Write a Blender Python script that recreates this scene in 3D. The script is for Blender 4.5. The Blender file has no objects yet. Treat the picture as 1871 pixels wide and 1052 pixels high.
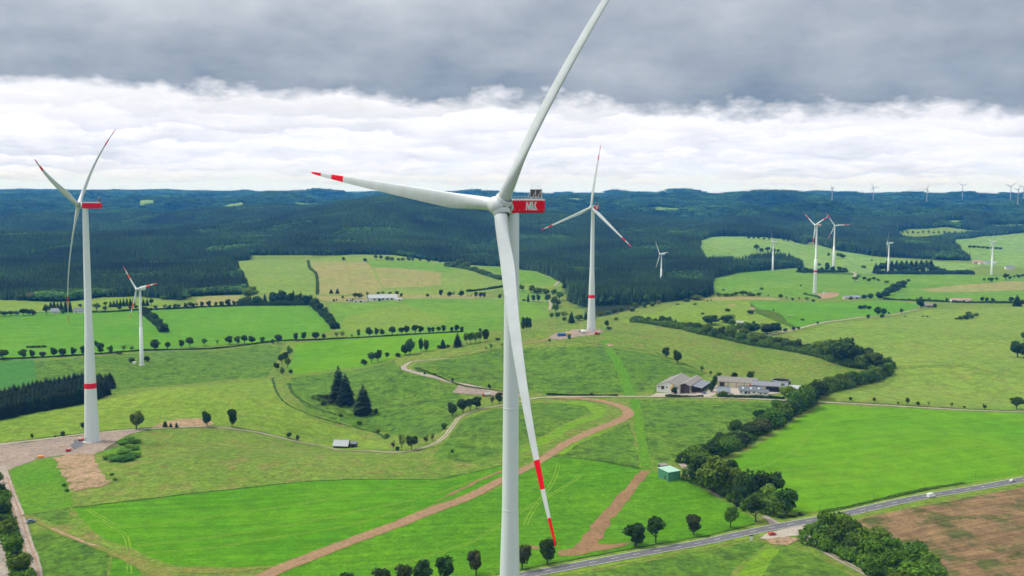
HAZE, SUN_E, EXPO = 6.5e-5, 2.7, 0.12
import bpy, bmesh, math, random
import numpy as np
from mathutils import Vector, Matrix

rnd = random.Random(7)
rng = np.random.default_rng(11)
SC = bpy.context.scene
COL = SC.collection
R = math.radians

# ------------------------------------------------------------------ camera model (pixels of the 1871 x 1052 photo)
FPX = 1900.0
CX, CY = 935.5, 526.0
PITCH = math.atan(168.5 / FPX)
ROLL = R(0.4)
CAMZ = 173.0
_F = np.array([0, math.cos(PITCH), -math.sin(PITCH)])
_U0 = np.array([0, math.sin(PITCH), math.cos(PITCH)])
_R0 = np.array([1.0, 0, 0])
_R = math.cos(ROLL) * _R0 + math.sin(ROLL) * _U0
_U = -math.sin(ROLL) * _R0 + math.cos(ROLL) * _U0
CAM = np.array([0, 0, CAMZ])


def ray(px, py):
    return _F + (px - CX) / FPX * _R - (py - CY) / FPX * _U


def project(x, y, z):
    vx, vy, vz = x, y, z - CAMZ
    d = vx * _F[0] + vy * _F[1] + vz * _F[2]
    return (CX + FPX * (vx * _R[0] + vy * _R[1] + vz * _R[2]) / d,
            CY - FPX * (vx * _U[0] + vy * _U[1] + vz * _U[2]) / d)


# ------------------------------------------------------------------ terrain height
TC = [-400, -100, 200, 500, 700, 930, 1100, 1250, 1450, 1700, 1950, 2300]
TD = [60, 900, 1500, 2000, 2500, 3000, 3600, 4300, 5200, 6300, 7600, 9200, 11000, 13500, 17000]
TZ = {
    200:  [0, 0, 0, 2, 12, 35, 20, 25, 60, 95, 110, 130, 165, 183, 150],
    500:  [0, 0, 0, 2, 14, 40, 58, 75, 85, 100, 115, 140, 163, 179, 150],
    700:  [0, 0, 0, 2, 14, 42, 105, 143, 100, 100, 120, 145, 160, 174, 150],
    930:  [0, 0, 0, 1, 2, 16, 62, 106, 100, 95, 120, 140, 160, 173, 150],
    1100: [0, 0, 0, 0, 6, 25, 50, 70, 100, 125, 140, 150, 165, 172, 150],
    1250: [0, 0, 0, 0, 12, 42, 28, 45, 95, 136, 140, 155, 168, 172, 150],
    1450: [0, 0, 0, -4, 0, 18, 30, 45, 100, 141, 155, 165, 175, 180, 150],
    1700: [0, 0, 0, -5, -5, 5, 22, 40, 75, 110, 145, 177, 184, 170, 150],
}
TZ[-400] = TZ[-100] = TZ[200]
TZ[1950] = TZ[2300] = TZ[1700]
_TZ = np.array([TZ[c] for c in TC], float)
_TA = np.array([(c - CX) / FPX for c in TC])
_TL = np.log(np.array(TD, float))


def _cr(p0, p1, p2, p3, t):      # monotone-ish Catmull-Rom
    return p1 + .5 * t * (p2 - p0 + t * (2 * p0 - 5 * p1 + 4 * p2 - p3 + t * (3 * (p1 - p2) + p3 - p0)))


BUMPS = [  # px, py, radius across, radius along, height  (gentle hills and hollows of the pasture)
    (640, 765, 55, 75, -20), (1080, 640, 190, 130, 19), (1150, 690, 110, 80, 9), (330, 730, 120, 60, 8), (790, 690, 60, 55, 12), (560, 720, 45, 60, -5), (1250, 700, 60, 60, -5),
    (1330, 590, 150, 100, 15), (1500, 640, 130, 60, -8), (700, 505, 380, 260, 10), (1700, 640, 150, 140, 8), (1660, 690, 90, 60, -5),
    (420, 860, 90, 50, 5), (1000, 780, 70, 60, 7), (560, 640, 160, 110, -7), (1380, 455, 260, 320, 14), (700, 930, 60, 45, 3), (1230, 780, 60, 50, 4), (1640, 820, 90, 60, 4)]
_B = []
for bx, by, ra, rb, h in BUMPS:
    r_ = ray(bx, by)
    t_ = -CAMZ / r_[2]
    _B.append((r_[0] * t_, r_[1] * t_, ra, rb, h))
_W = [(rng.uniform(0, 6.28), rng.uniform(0, 6.28), 10 ** rng.uniform(2.1, 2.7)) for _ in range(8)]
_WF = [(rng.uniform(0, 6.28), rng.uniform(0, 6.28), 10 ** rng.uniform(2.55, 3.3)) for _ in range(14)]


def height(x, y):
    x = np.asarray(x, float)
    y = np.asarray(y, float)
    D = np.hypot(x, y) + 1e-6
    yy = np.maximum(y, D * .15)
    a = np.clip(x / yy, _TA[0] + 1e-6, _TA[-1] - 1e-6)
    l = np.clip(np.log(np.maximum(yy, 61.)), _TL[0] + 1e-6, _TL[-1] - 1e-6)
    i = np.clip(np.searchsorted(_TA, a) - 1, 0, len(_TA) - 2)
    j = np.clip(np.searchsorted(_TL, l) - 1, 0, len(_TL) - 2)
    ta = (a - _TA[i]) / (_TA[i + 1] - _TA[i])
    tl = (l - _TL[j]) / (_TL[j + 1] - _TL[j])
    na, nl = len(_TA) - 1, len(_TL) - 1

    def col(ii):
        ii = np.clip(ii, 0, na)
        return _cr(_TZ[ii, np.clip(j - 1, 0, nl)], _TZ[ii, j], _TZ[ii, j + 1], _TZ[ii, np.clip(j + 2, 0, nl)], tl)
    z = _cr(col(i - 1), col(i), col(i + 1), col(i + 2), ta)
    for bx, by, ra, rb, h in _B:
        z = z + h * np.exp(-((x - bx) / ra) ** 2 - ((y - by) / rb) ** 2)
    w = 0
    for th, ph, wl in _W:
        w = w + np.sin((x * math.cos(th) + y * math.sin(th)) * 2 * math.pi / wl + ph)
    z = z + .8 * w * np.clip((D - 350) / 400, 0, 1)
    w = 0
    for th, ph, wl in _WF:
        w = w + (wl / 700) * np.sin((x * math.cos(th) + y * math.sin(th)) * 2 * math.pi / wl + ph)
    z = z + 8.5 * w * np.clip((D - 2600) / 3000, 0, 1) * np.clip((15000 - D) / 6000, 0, 1)
    return z


_TS = 300.0 * 1.0035 ** np.arange(1150)


def ground(px, py):
    """point of the terrain seen at a pixel of the photo (its first hit)"""
    r_ = ray(px, py)
    X, Y, Z = r_[0] * _TS, r_[1] * _TS, CAMZ + r_[2] * _TS
    below = Z < height(X, Y)
    k = int(np.argmax(below)) if below.any() else len(_TS) - 1
    if k == 0:
        k = 1
    lo, hi = _TS[k - 1], _TS[k]
    for _ in range(14):
        m = (lo + hi) / 2
        if CAMZ + r_[2] * m < float(height(r_[0] * m, r_[1] * m)):
            hi = m
        else:
            lo = m
    x, y = r_[0] * hi, r_[1] * hi
    return Vector((x, y, float(height(x, y))))


def atD(px, D):
    x = (px - CX) / FPX * D
    return Vector((x, D, float(height(x, D))))


# ------------------------------------------------------------------ object helpers
def tag(o, label=None, cat=None, group=None, kind=None):
    if label:
        o['label'] = label
    if cat:
        o['category'] = cat
    if group:
        o['group'] = group
    if kind:
        o['kind'] = kind
    return o


def empty(name, loc, rz=0.0):
    o = bpy.data.objects.new(name, None)
    o.empty_display_size = .5
    o.location = loc
    o.rotation_euler = (0, 0, rz)
    COL.objects.link(o)
    return o


def link(name, me, parent=None):
    o = bpy.data.objects.new(name, me)
    COL.objects.link(o)
    if parent:
        o.parent = parent
    return o


class MB:
    """collects shapes; build() links them as one mesh object"""
    def __init__(s):
        s.v, s.f, s.m, s.sm = [], [], [], []

    def add(s, verts, faces, mi=0, smooth=False):
        b = len(s.v)
        s.v += [tuple(p) for p in verts]
        for fc in faces:
            s.f.append([b + i for i in fc])
            s.m.append(mi)
            s.sm.append(smooth)
        return s

    def box(s, c, d, mi=0, rz=0, taper=1.0):
        cx, cy, cz = c
        x, y, z = d[0] / 2, d[1] / 2, d[2] / 2
        ca, sa = math.cos(rz), math.sin(rz)
        vs = []
        for k, sx, sy in [(-1, -1, -1), (-1, 1, -1), (-1, 1, 1), (-1, -1, 1), (1, -1, -1), (1, 1, -1), (1, 1, 1), (1, -1, 1)]:
            t = taper if k > 0 else 1
            px, py = sx * x * t, sy * y * t
            vs.append((cx + px * ca - py * sa, cy + px * sa + py * ca, cz + k * z))
        return s.add(vs, [(0, 3, 2, 1), (4, 5, 6, 7), (0, 1, 5, 4), (1, 2, 6, 5), (2, 3, 7, 6), (3, 0, 4, 7)], mi)

    def lathe(s, prof, n=24, mi=None, c=(0, 0, 0), axis=None, cap=True, smooth=True):
        """prof: list of (r, z[, material])"""
        M = Matrix.Identity(3)
        if axis is not None:
            M = Vector((0, 0, 1)).rotation_difference(Vector(axis)).to_matrix()
        c = Vector(c)
        vs = []
        for p in prof:
            for k in range(n):
                a = 2 * math.pi * k / n
                vs.append(c + M @ Vector((p[0] * math.cos(a), p[0] * math.sin(a), p[1])))
        b = len(s.v)
        s.v += [tuple(q) for q in vs]
        for i in range(len(prof) - 1):
            for k in range(n):
                k2 = (k + 1) % n
                s.f.append([b + i * n + k, b + i * n + k2, b + (i + 1) * n + k2, b + (i + 1) * n + k])
                s.m.append(prof[i][2] if len(prof[i]) > 2 else (mi or 0))
                s.sm.append(smooth)
        if cap:
            s.f.append([b + k for k in range(n)][::-1])
            s.m.append(mi or 0); s.sm.append(False)
            s.f.append([b + (len(prof) - 1) * n + k for k in range(n)])
            s.m.append(prof[-1][2] if len(prof[-1]) > 2 else (mi or 0)); s.sm.append(False)
        return s

    def tube(s, p, q, r0, r1=None, n=8, mi=0):
        p, q = Vector(p), Vector(q)
        L = (q - p).length
        return s.lathe([(r0, 0), (r0 if r1 is None else r1, L)], n, mi, p, (q - p) / max(L, 1e-6))

    def mesh(s, name, mats):
        me = bpy.data.meshes.new(name)
        me.from_pydata(s.v, [], s.f)
        for m in mats if isinstance(mats, (list, tuple)) else [mats]:
            me.materials.append(m)
        me.polygons.foreach_set('material_index', s.m)
        me.polygons.foreach_set('use_smooth', s.sm)
        me.update()
        return me

    def build(s, name, mats, parent=None):
        return link(name, s.mesh(name, mats), parent)


def bevel(o, w, seg=2):
    m = o.modifiers.new('bevel', 'BEVEL')
    m.width = w
    m.segments = seg
    m.limit_method = 'ANGLE'
    return o


# ------------------------------------------------------------------ materials
def mat_new(name):
    m = bpy.data.materials.new(name)
    m.use_nodes = True
    nt = m.node_tree
    b = nt.nodes['Principled BSDF']
    b.inputs['Roughness'].default_value = .8
    b.inputs['Specular IOR Level'].default_value = .25
    return m, nt, b


def N(nt, t, **kw):
    n = nt.nodes.new(t)
    for k, v in kw.items():
        setattr(n, k, v)
    return n


def noise(nt, vec, scale, detail=4, rough=.55):
    n = N(nt, 'ShaderNodeTexNoise')
    n.inputs['Scale'].default_value = scale
    n.inputs['Detail'].default_value = detail
    n.inputs['Roughness'].default_value = rough
    nt.links.new(vec, n.inputs['Vector'])
    return n.outputs['Fac']


def ramp(nt, fac, a, b):
    n = N(nt, 'ShaderNodeMapRange')
    n.inputs['From Min'].default_value = a
    n.inputs['From Max'].default_value = b
    n.clamp = True
    nt.links.new(fac, n.inputs['Value'])
    return n.outputs['Result']


def mixc(nt, fac, a, b, mode='MIX'):
    n = N(nt, 'ShaderNodeMix', data_type='RGBA', blend_type=mode)
    for s, v in ((0, fac), (6, a), (7, b)):
        if hasattr(v, 'is_linked'):
            nt.links.new(v, n.inputs[s])
        else:
            n.inputs[s].default_value = (*v, 1) if isinstance(v, tuple) else v
    return n.outputs[2]


def mth(nt, op, a, b=None, c=None):
    n = N(nt, 'ShaderNodeMath', operation=op)
    for i, v in enumerate((a, b, c)):
        if v is None:
            continue
        if hasattr(v, 'is_linked'):
            nt.links.new(v, n.inputs[i])
        else:
            n.inputs[i].default_value = v
    return n.outputs[0]


def plain(name, col, rough=.6, var=.12, scale=1.2, spec=.3, metal=0.0, streak=False):
    m, nt, b = mat_new(name)
    tc = N(nt, 'ShaderNodeTexCoord').outputs['Object']
    if streak:
        mp = N(nt, 'ShaderNodeMapping')
        mp.inputs['Scale'].default_value = (1, 1, .06)
        nt.links.new(tc, mp.inputs['Vector'])
        tc = mp.outputs[0]
    n = noise(nt, tc, scale, 5, .6)
    f = ramp(nt, n, .3, .7)
    lo = tuple(c * (1 - var) for c in col)
    hi = tuple(min(1, c * (1 + var)) for c in col)
    nt.links.new(mixc(nt, f, lo, hi), b.inputs['Base Color'])
    b.inputs['Roughness'].default_value = rough
    b.inputs['Specular IOR Level'].default_value = spec
    b.inputs['Metallic'].default_value = metal
    return m


def grass(name, cA, cB, cC, big=70., mid=11., fine=1.6, stripe=None, midamt=.5, fineamt=.35, bump=.25, cthr=(.52, .72)):
    """grassland: two tones in large patches, a third in blotches, fine tufts, optional mowing stripes (angle, wavelength, amount)"""
    m, nt, b = mat_new(name)
    pos = N(nt, 'ShaderNodeNewGeometry').outputs['Position']
    c = mixc(nt, ramp(nt, noise(nt, pos, 1 / big, 3), .35, .65), cA, cB)
    k = mth(nt, 'MULTIPLY', ramp(nt, noise(nt, pos, 1 / mid, 6, .65), *cthr), midamt)
    c = mixc(nt, k, c, cC)
    fn = noise(nt, pos, 1 / fine, 4, .7)
    v = mth(nt, 'MULTIPLY_ADD', ramp(nt, fn, .32, .68), 2 * fineamt, 1 - fineamt)
    mn = noise(nt, pos, 1 / (mid * .45), 5, .65)
    v = mth(nt, 'MULTIPLY', v, mth(nt, 'MULTIPLY_ADD', ramp(nt, mn, .35, .65), fineamt * 1.7, 1 - fineamt * .85))
    if stripe:
        mp = N(nt, 'ShaderNodeMapping')
        mp.vector_type = 'POINT'
        mp.inputs['Rotation'].default_value = (0, 0, -R(stripe[0]))
        mp2 = N(nt, 'ShaderNodeMapping')
        mp2.inputs['Scale'].default_value = (1 / (stripe[1] * 28), 1 / stripe[1], .01)
        nt.links.new(pos, mp.inputs['Vector'])
        nt.links.new(mp.outputs[0], mp2.inputs['Vector'])
        s = noise(nt, mp2.outputs[0], 1, 3, .6)
        v = mth(nt, 'MULTIPLY', v, mth(nt, 'MULTIPLY_ADD', ramp(nt, s, .32, .68), 2 * stripe[2], 1 - stripe[2]))
    hs = N(nt, 'ShaderNodeVectorMath', operation='SCALE')
    nt.links.new(c, hs.inputs[0])
    nt.links.new(v, hs.inputs['Scale'])
    nt.links.new(hs.outputs[0], b.inputs['Base Color'])
    bp = N(nt, 'ShaderNodeBump')
    bp.inputs['Strength'].default_value = bump
    bp.inputs['Distance'].default_value = 1.0
    nt.links.new(mth(nt, 'ADD', fn, mth(nt, 'MULTIPLY', mn, 2.0)), bp.inputs['Height'])
    nt.links.new(bp.outputs[0], b.inputs['Normal'])
    b.inputs['Roughness'].default_value = .95
    b.inputs['Specular IOR Level'].default_value = .08
    return m


def foliage(name, use_object_color=True, cols=None, trans=.28, spread=.38):
    m, nt, b = mat_new(name)
    oi = N(nt, 'ShaderNodeObjectInfo')
    ge = N(nt, 'ShaderNodeNewGeometry')
    if use_object_color:
        base = oi.outputs['Color']
        v = mth(nt, 'MULTIPLY_ADD', ge.outputs['Random Per Island'], 2 * spread, 1 - spread)
    else:
        base = mixc(nt, oi.outputs['Random'], cols[0], cols[1])
        st = noise(nt, ge.outputs['Position'], 1 / 230, 5, .62)      # stands of different age and kind
        hs0 = N(nt, 'ShaderNodeVectorMath', operation='SCALE')
        nt.links.new(base, hs0.inputs[0])
        nt.links.new(mth(nt, 'MULTIPLY_ADD', ramp(nt, st, .34, .68), 1.7, .42), hs0.inputs['Scale'])
        base = hs0.outputs[0]
        v = mth(nt, 'MULTIPLY_ADD', ge.outputs['Random Per Island'], 2 * spread, 1 - spread)
    hs = N(nt, 'ShaderNodeVectorMath', operation='SCALE')
    nt.links.new(base, hs.inputs[0])
    nt.links.new(v, hs.inputs['Scale'])
    b.inputs['Roughness'].default_value = .75
    b.inputs['Specular IOR Level'].default_value = .15
    nt.links.new(hs.outputs[0], b.inputs['Base Color'])
    tr = N(nt, 'ShaderNodeBsdfTranslucent')
    nt.links.new(hs.outputs[0], tr.inputs['Color'])
    mx = N(nt, 'ShaderNodeMixShader')
    mx.inputs[0].default_value = trans
    nt.links.new(b.outputs[0], mx.inputs[1])
    nt.links.new(tr.outputs[0], mx.inputs[2])
    nt.links.new(mx.outputs[0], nt.nodes['Material Output'].inputs['Surface'])
    return m


BG = (.052, .215, .008)       # bright sown grass
M = {}
M['white'] = plain('turbine_white', (.63, .685, .70), .35, .06, .35, .4, streak=True)
M['farbacklit'] = plain('grey_backlit_far', (.36, .37, .38), .5, .03, .3)  # backlit shade of the far white turbines put into a greyer colour
M['blade'] = plain('blade_grey_white', (.57, .61, .62), .38, .07, .25, .4)
M['red'] = plain('signal_red', (.78, .004, .018), .6, .06, 1., .12)
M['orange'] = plain('orange_red', (.70, .085, .02), .4, .06, 1., .4)
M['hubseam'] = plain('dark_seal', (.06, .065, .065), .6)
M['cooler'] = plain('cooler_grey', (.04, .036, .038), .6, .3, 6)
M['steel'] = plain('galvanised_steel', (.45, .46, .46), .4, .1, 3, .5, .3)
M['concrete'] = plain('concrete', (.42, .41, .38), .9, .15, .6)
M['meadow'] = grass('meadow_floor', (.098, .176, .019), (.132, .196, .028), (.185, .150, .050), 80, 12, 2.1, None, .8, .30, .3, (.5, .68))
M['bright'] = grass('sown_grass', (.058, .190, .002), (.076, .215, .003), (.10, .205, .010), 70, 24, 1.8, (8, 4.5, .16), .5, .2, .12)
M['bright2'] = grass('sown_grass_east', (.076, .212, .003), (.102, .236, .005), (.13, .225, .014), 90, 34, 1.8, (20, 5, .1), .55, .17, .1)
M['bright3'] = grass('sown_grass_road', (.056, .178, .003), (.078, .204, .005), (.05, .13, .008), 50, 14, 1.6, (14, 4, .16), .5, .24, .15)
M['mint'] = grass('valley_grass', (.070, .205, .007), (.09, .222, .010), (.115, .205, .020), 140, 40, 4, (4, 14, .1), .45, .16, .1)
M['mint2'] = grass('valley_pasture', (.090, .205, .013), (.115, .222, .018), (.145, .19, .028), 160, 40, 4, (10, 16, .08), .5, .2, .12)
M['pale'] = grass('pale_hill_pasture', (.125, .21, .027), (.155, .228, .034), (.195, .185, .052), 150, 24, 3, None, .6, .24, .2)
M['tan'] = grass('dry_hay_meadow', (.23, .21, .07), (.20, .22, .06), (.26, .21, .10), 120, 26, 4, None, .6, .22, .2)
M['farmint'] = grass('far_pasture', (.125, .235, .043), (.155, .252, .050), (.185, .225, .062), 260, 60, 9, None, .5, .22, .15)
M['lime'] = grass('mown_verge', (.13, .24, .012), (.105, .225, .013), (.175, .225, .032), 22, 6, 1.3, (35, 3, .18), .5, .26, .2)
M['dry'] = grass('dry_headland', (.17, .165, .04), (.13, .175, .025), (.21, .16, .07), 22, 6, 1.3, None, .6, .26, .2)
M['strip'] = grass('reseeded_strip', (.064, .19, .006), (.088, .195, .010), (.10, .155, .018), 40, 7, 1.4, None, .55, .3, .2)
M['olive'] = grass('rough_pasture', (.070, .155, .013), (.098, .18, .018), (.034, .075, .011), 45, 10, 2.0, None, .85, .32, .35, (.46, .64))
M['pale_and_sunlit'] = grass('pale_and_sunlit_pasture', (.150, .232, .024), (.122, .205, .020), (.19, .19, .05), 90, 16, 2.0, None, .5, .26, .3)  # sunlight on the left meadow put into these greens; plain pale grass elsewhere
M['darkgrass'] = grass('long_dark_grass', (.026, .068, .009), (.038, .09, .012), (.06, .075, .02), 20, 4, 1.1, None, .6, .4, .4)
M['bluegrass'] = grass('young_crop', (.042, .145, .02), (.052, .162, .024), (.045, .115, .02), 50, 12, 2, (60, 4, .14), .4, .15, .12)
M['brown'] = grass('ploughed_soil', (.21, .136, .068), (.158, .102, .050), (.070, .085, .022), 48, 20, 1.6, (24, 2.8, .3), .95, .26, .4, (.49, .6))
M['soil'] = grass('bare_subsoil', (.36, .245, .155), (.28, .19, .115), (.15, .15, .045), 16, 5, 1.0, None, .85, .3, .4, (.5, .64))
M['track'] = grass('red_gravel', (.29, .182, .092), (.24, .150, .078), (.30, .215, .12), 15, 4, .8, None, .7, .24, .2)
M['pad'] = grass('pad_gravel', (.285, .225, .18), (.22, .18, .15), (.36, .27, .20), 24, 6, .9, None, .8, .24, .2)
M['trench'] = grass('backfilled_trench', (.25, .145, .075), (.205, .12, .064), (.15, .15, .035), 15, 4, .8, None, .75, .26, .2)
M['gravel'] = grass('grey_gravel', (.33, .285, .24), (.26, .23, .20), (.36, .27, .20), 14, 5, .8, None, .7, .22, .2)
M['lane'] = grass('pale_lane', (.35, .315, .245), (.30, .27, .21), (.20, .20, .09), 16, 4, .8, None, .45, .15, .1)
M['asphalt'] = grass('asphalt', (.118, .121, .130), (.135, .138, .146), (.095, .098, .105), 30, 6, .5, None, .6, .1, .05)
M['paint'] = plain('road_paint', (.62, .62, .58), .7, .2, 2)
M['yard'] = grass('yard_paving', (.34, .30, .25), (.38, .34, .29), (.27, .25, .2), 10, 3, .7, None, .5, .12, .1)
M['leaf'] = foliage('leaves')
M['needle'] = foliage('needles', trans=.05)
M['bark'] = plain('bark', (.055, .042, .03), .9, .3, 3)
# ------------------------------------------------------------------ forest domain (used by the ground and by the woods)
FCURVE = [(-400, 546), (-60, 547), (60, 549), (110, 552), (180, 543), (250, 541), (330, 549), (345, 541), (440, 538), (452, 528),
          (456, 466), (620, 466), (720, 466), (800, 477), (860, 484), (920, 490), (955, 500), (1010, 508), (1035, 520), (1040, 548),
          (1062, 560), (1085, 581), (1140, 570), (1200, 553), (1290, 543), (1300, 538), (1303, 508), (1345, 498), (1420, 492),
          (1468, 488), (1474, 440), (1530, 457), (1600, 468), (1720, 475), (1790, 477), (2300, 478)]
CLEAR = {  # fields that open the forest, in pixels
    'hill': [(412, 478), (480, 474), (560, 474), (640, 465), (720, 466), (800, 478), (860, 484), (940, 488), (1012, 508), (1035, 522), (990, 530),
             (915, 530), (860, 536), (740, 538), (600, 542), (480, 537), (448, 522), (430, 495)],
    'northeast': [(1278, 440), (1310, 432), (1360, 432), (1440, 437), (1530, 458), (1600, 470), (1720, 478), (1800, 484), (1700, 500), (1480, 500),
                  (1462, 483), (1445, 476), (1400, 473), (1345, 479), (1290, 479), (1278, 462)],
    'east': [(1728, 442), (1790, 432), (1990, 424), (1990, 500), (1800, 486), (1752, 462)],
    'tanhill': [(1636, 424), (1660, 418), (1730, 414), (1805, 421), (1790, 428), (1740, 432), (1690, 436), (1660, 441), (1646, 436)],
    'clearing_west': [(212, 366), (240, 364), (287, 371), (255, 378)],
    'clearing_mid': [(398, 379), (445, 369), (452, 373), (432, 384), (420, 386)],
    'clearing_mid2': [(500, 372), (540, 369), (585, 371), (540, 376)],
    'ridge_field': [(300, 361.5), (350, 360.5), (400, 361.5), (350, 362.6)],
    'ridge_field2': [(560, 363), (640, 361.5), (700, 363), (630, 365)],
    'ridge_field3': [(1150, 384), (1230, 379), (1265, 381), (1200, 388)],
    'ridge_field4': [(1100, 367), (1180, 365.5), (1190, 367), (1120, 369)],
    'clearing_far': [(985, 366), (1040, 362), (1075, 363), (1050, 369)],
    'clearing_northeast': [(1705, 404), (1760, 402), (1775, 410), (1740, 412)],
    'clearing_east': [(1790, 417), (1840, 410), (1990, 409), (1990, 420), (1850, 419)],
}
CLEARW = {k: np.array([tuple(ground(*p))[:2] for p in v]) for k, v in CLEAR.items()}


def inside(poly, x, y):
    x = np.asarray(x, float); y = np.asarray(y, float)
    r = np.zeros(x.shape, bool)
    n = len(poly)
    for i in range(n):
        x1, y1 = poly[i]
        x2, y2 = poly[(i + 1) % n]
        if y1 == y2:
            continue
        c = ((y1 > y) != (y2 > y)) & (x < (x2 - x1) * (y - y1) / (y2 - y1) + x1)
        r ^= c
    return r


_fc = np.array(FCURVE, float)


def in_forest(x, y, z=None):
    if z is None:
        z = height(x, y)
    px, py = project(x, y, z)
    r = (py < np.interp(px, _fc[:, 0], _fc[:, 1])) | (y > 4600)
    r &= y > 1400
    for p in CLEARW.values():
        r &= ~inside(p, x, y)
    return r


# ------------------------------------------------------------------ ground sheet
NA, NR = 300, 500
_ga = np.tan(np.radians(np.linspace(-62, 62, NA)))     # x / y
_gy = 60 * (16500 / 60) ** (np.arange(NR) / (NR - 1))
GX = _ga[None, :] * _gy[:, None]
GY = np.repeat(_gy[:, None], NA, 1)
GZ = height(GX, GY)


def fast_mesh(name, V, Fq, mats, mi=None, smooth=True):
    me = bpy.data.meshes.new(name)
    V = np.asarray(V, np.float32)
    Fq = np.asarray(Fq, np.int32)
    k = Fq.shape[1]
    me.vertices.add(len(V))
    me.vertices.foreach_set('co', V.ravel())
    me.loops.add(Fq.size)
    me.loops.foreach_set('vertex_index', Fq.ravel())
    me.polygons.add(len(Fq))
    me.polygons.foreach_set('loop_start', np.arange(0, Fq.size, k, dtype=np.int32))
    for m in mats if isinstance(mats, (list, tuple)) else [mats]:
        me.materials.append(m)
    if mi is not None:
        me.polygons.foreach_set('material_index', np.asarray(mi, np.int32))
    me.polygons.foreach_set('use_smooth', np.full(len(Fq), smooth))
    me.update(calc_edges=True)
    return me


def tri_cells(ij):
    i, j = ij
    a, b, c, d = i * NA + j, i * NA + j + 1, (i + 1) * NA + j + 1, (i + 1) * NA + j
    return a, b, c, d


_idx = np.arange(NR * NA).reshape(NR, NA)
_a, _b, _c, _d = _idx[:-1, :-1].ravel(), _idx[:-1, 1:].ravel(), _idx[1:, 1:].ravel(), _idx[1:, :-1].ravel()
_tris = np.concatenate([np.stack([_a, _b, _c], 1), np.stack([_a, _c, _d], 1)])

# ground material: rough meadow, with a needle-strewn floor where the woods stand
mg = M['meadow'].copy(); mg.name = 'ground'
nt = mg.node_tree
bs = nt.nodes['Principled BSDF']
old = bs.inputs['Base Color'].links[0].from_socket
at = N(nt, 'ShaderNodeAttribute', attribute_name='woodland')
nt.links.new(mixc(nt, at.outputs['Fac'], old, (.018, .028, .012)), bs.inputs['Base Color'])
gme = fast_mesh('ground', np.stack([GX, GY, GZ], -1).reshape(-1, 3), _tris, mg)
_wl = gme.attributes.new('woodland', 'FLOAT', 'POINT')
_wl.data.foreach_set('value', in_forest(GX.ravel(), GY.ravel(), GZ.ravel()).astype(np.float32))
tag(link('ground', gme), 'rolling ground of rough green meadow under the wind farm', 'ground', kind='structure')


def clip_tri(poly, tri):
    """Sutherland-Hodgman: part of polygon inside the triangle"""
    out = poly
    (x0, y0), (x1, y1), (x2, y2) = tri
    if (x1 - x0) * (y2 - y0) - (x2 - x0) * (y1 - y0) < 0:
        tri = [tri[0], tri[2], tri[1]]
    for k in range(3):
        ax, ay = tri[k]
        bx, by = tri[(k + 1) % 3]
        ex, ey = bx - ax, by - ay
        inp = out
        out = []
        if not inp:
            return out
        sx, sy = inp[-1]
        ds = ex * (sy - ay) - ey * (sx - ax)
        for px, py in inp:
            dp = ex * (py - ay) - ey * (px - ax)
            if (dp >= 0) != (ds >= 0):
                t = ds / (ds - dp)
                out.append((sx + t * (px - sx), sy + t * (py - sy)))
            if dp >= 0:
                out.append((px, py))
            sx, sy, ds = px, py, dp
    return out


def cell_of(x, y):
    yy = np.maximum(y, 60.01)
    j = np.searchsorted(_ga, np.asarray(x) / yy) - 1
    i = np.floor(np.log(yy / 60) / math.log(16500 / 60) * (NR - 1)).astype(int)
    return i, j


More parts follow.
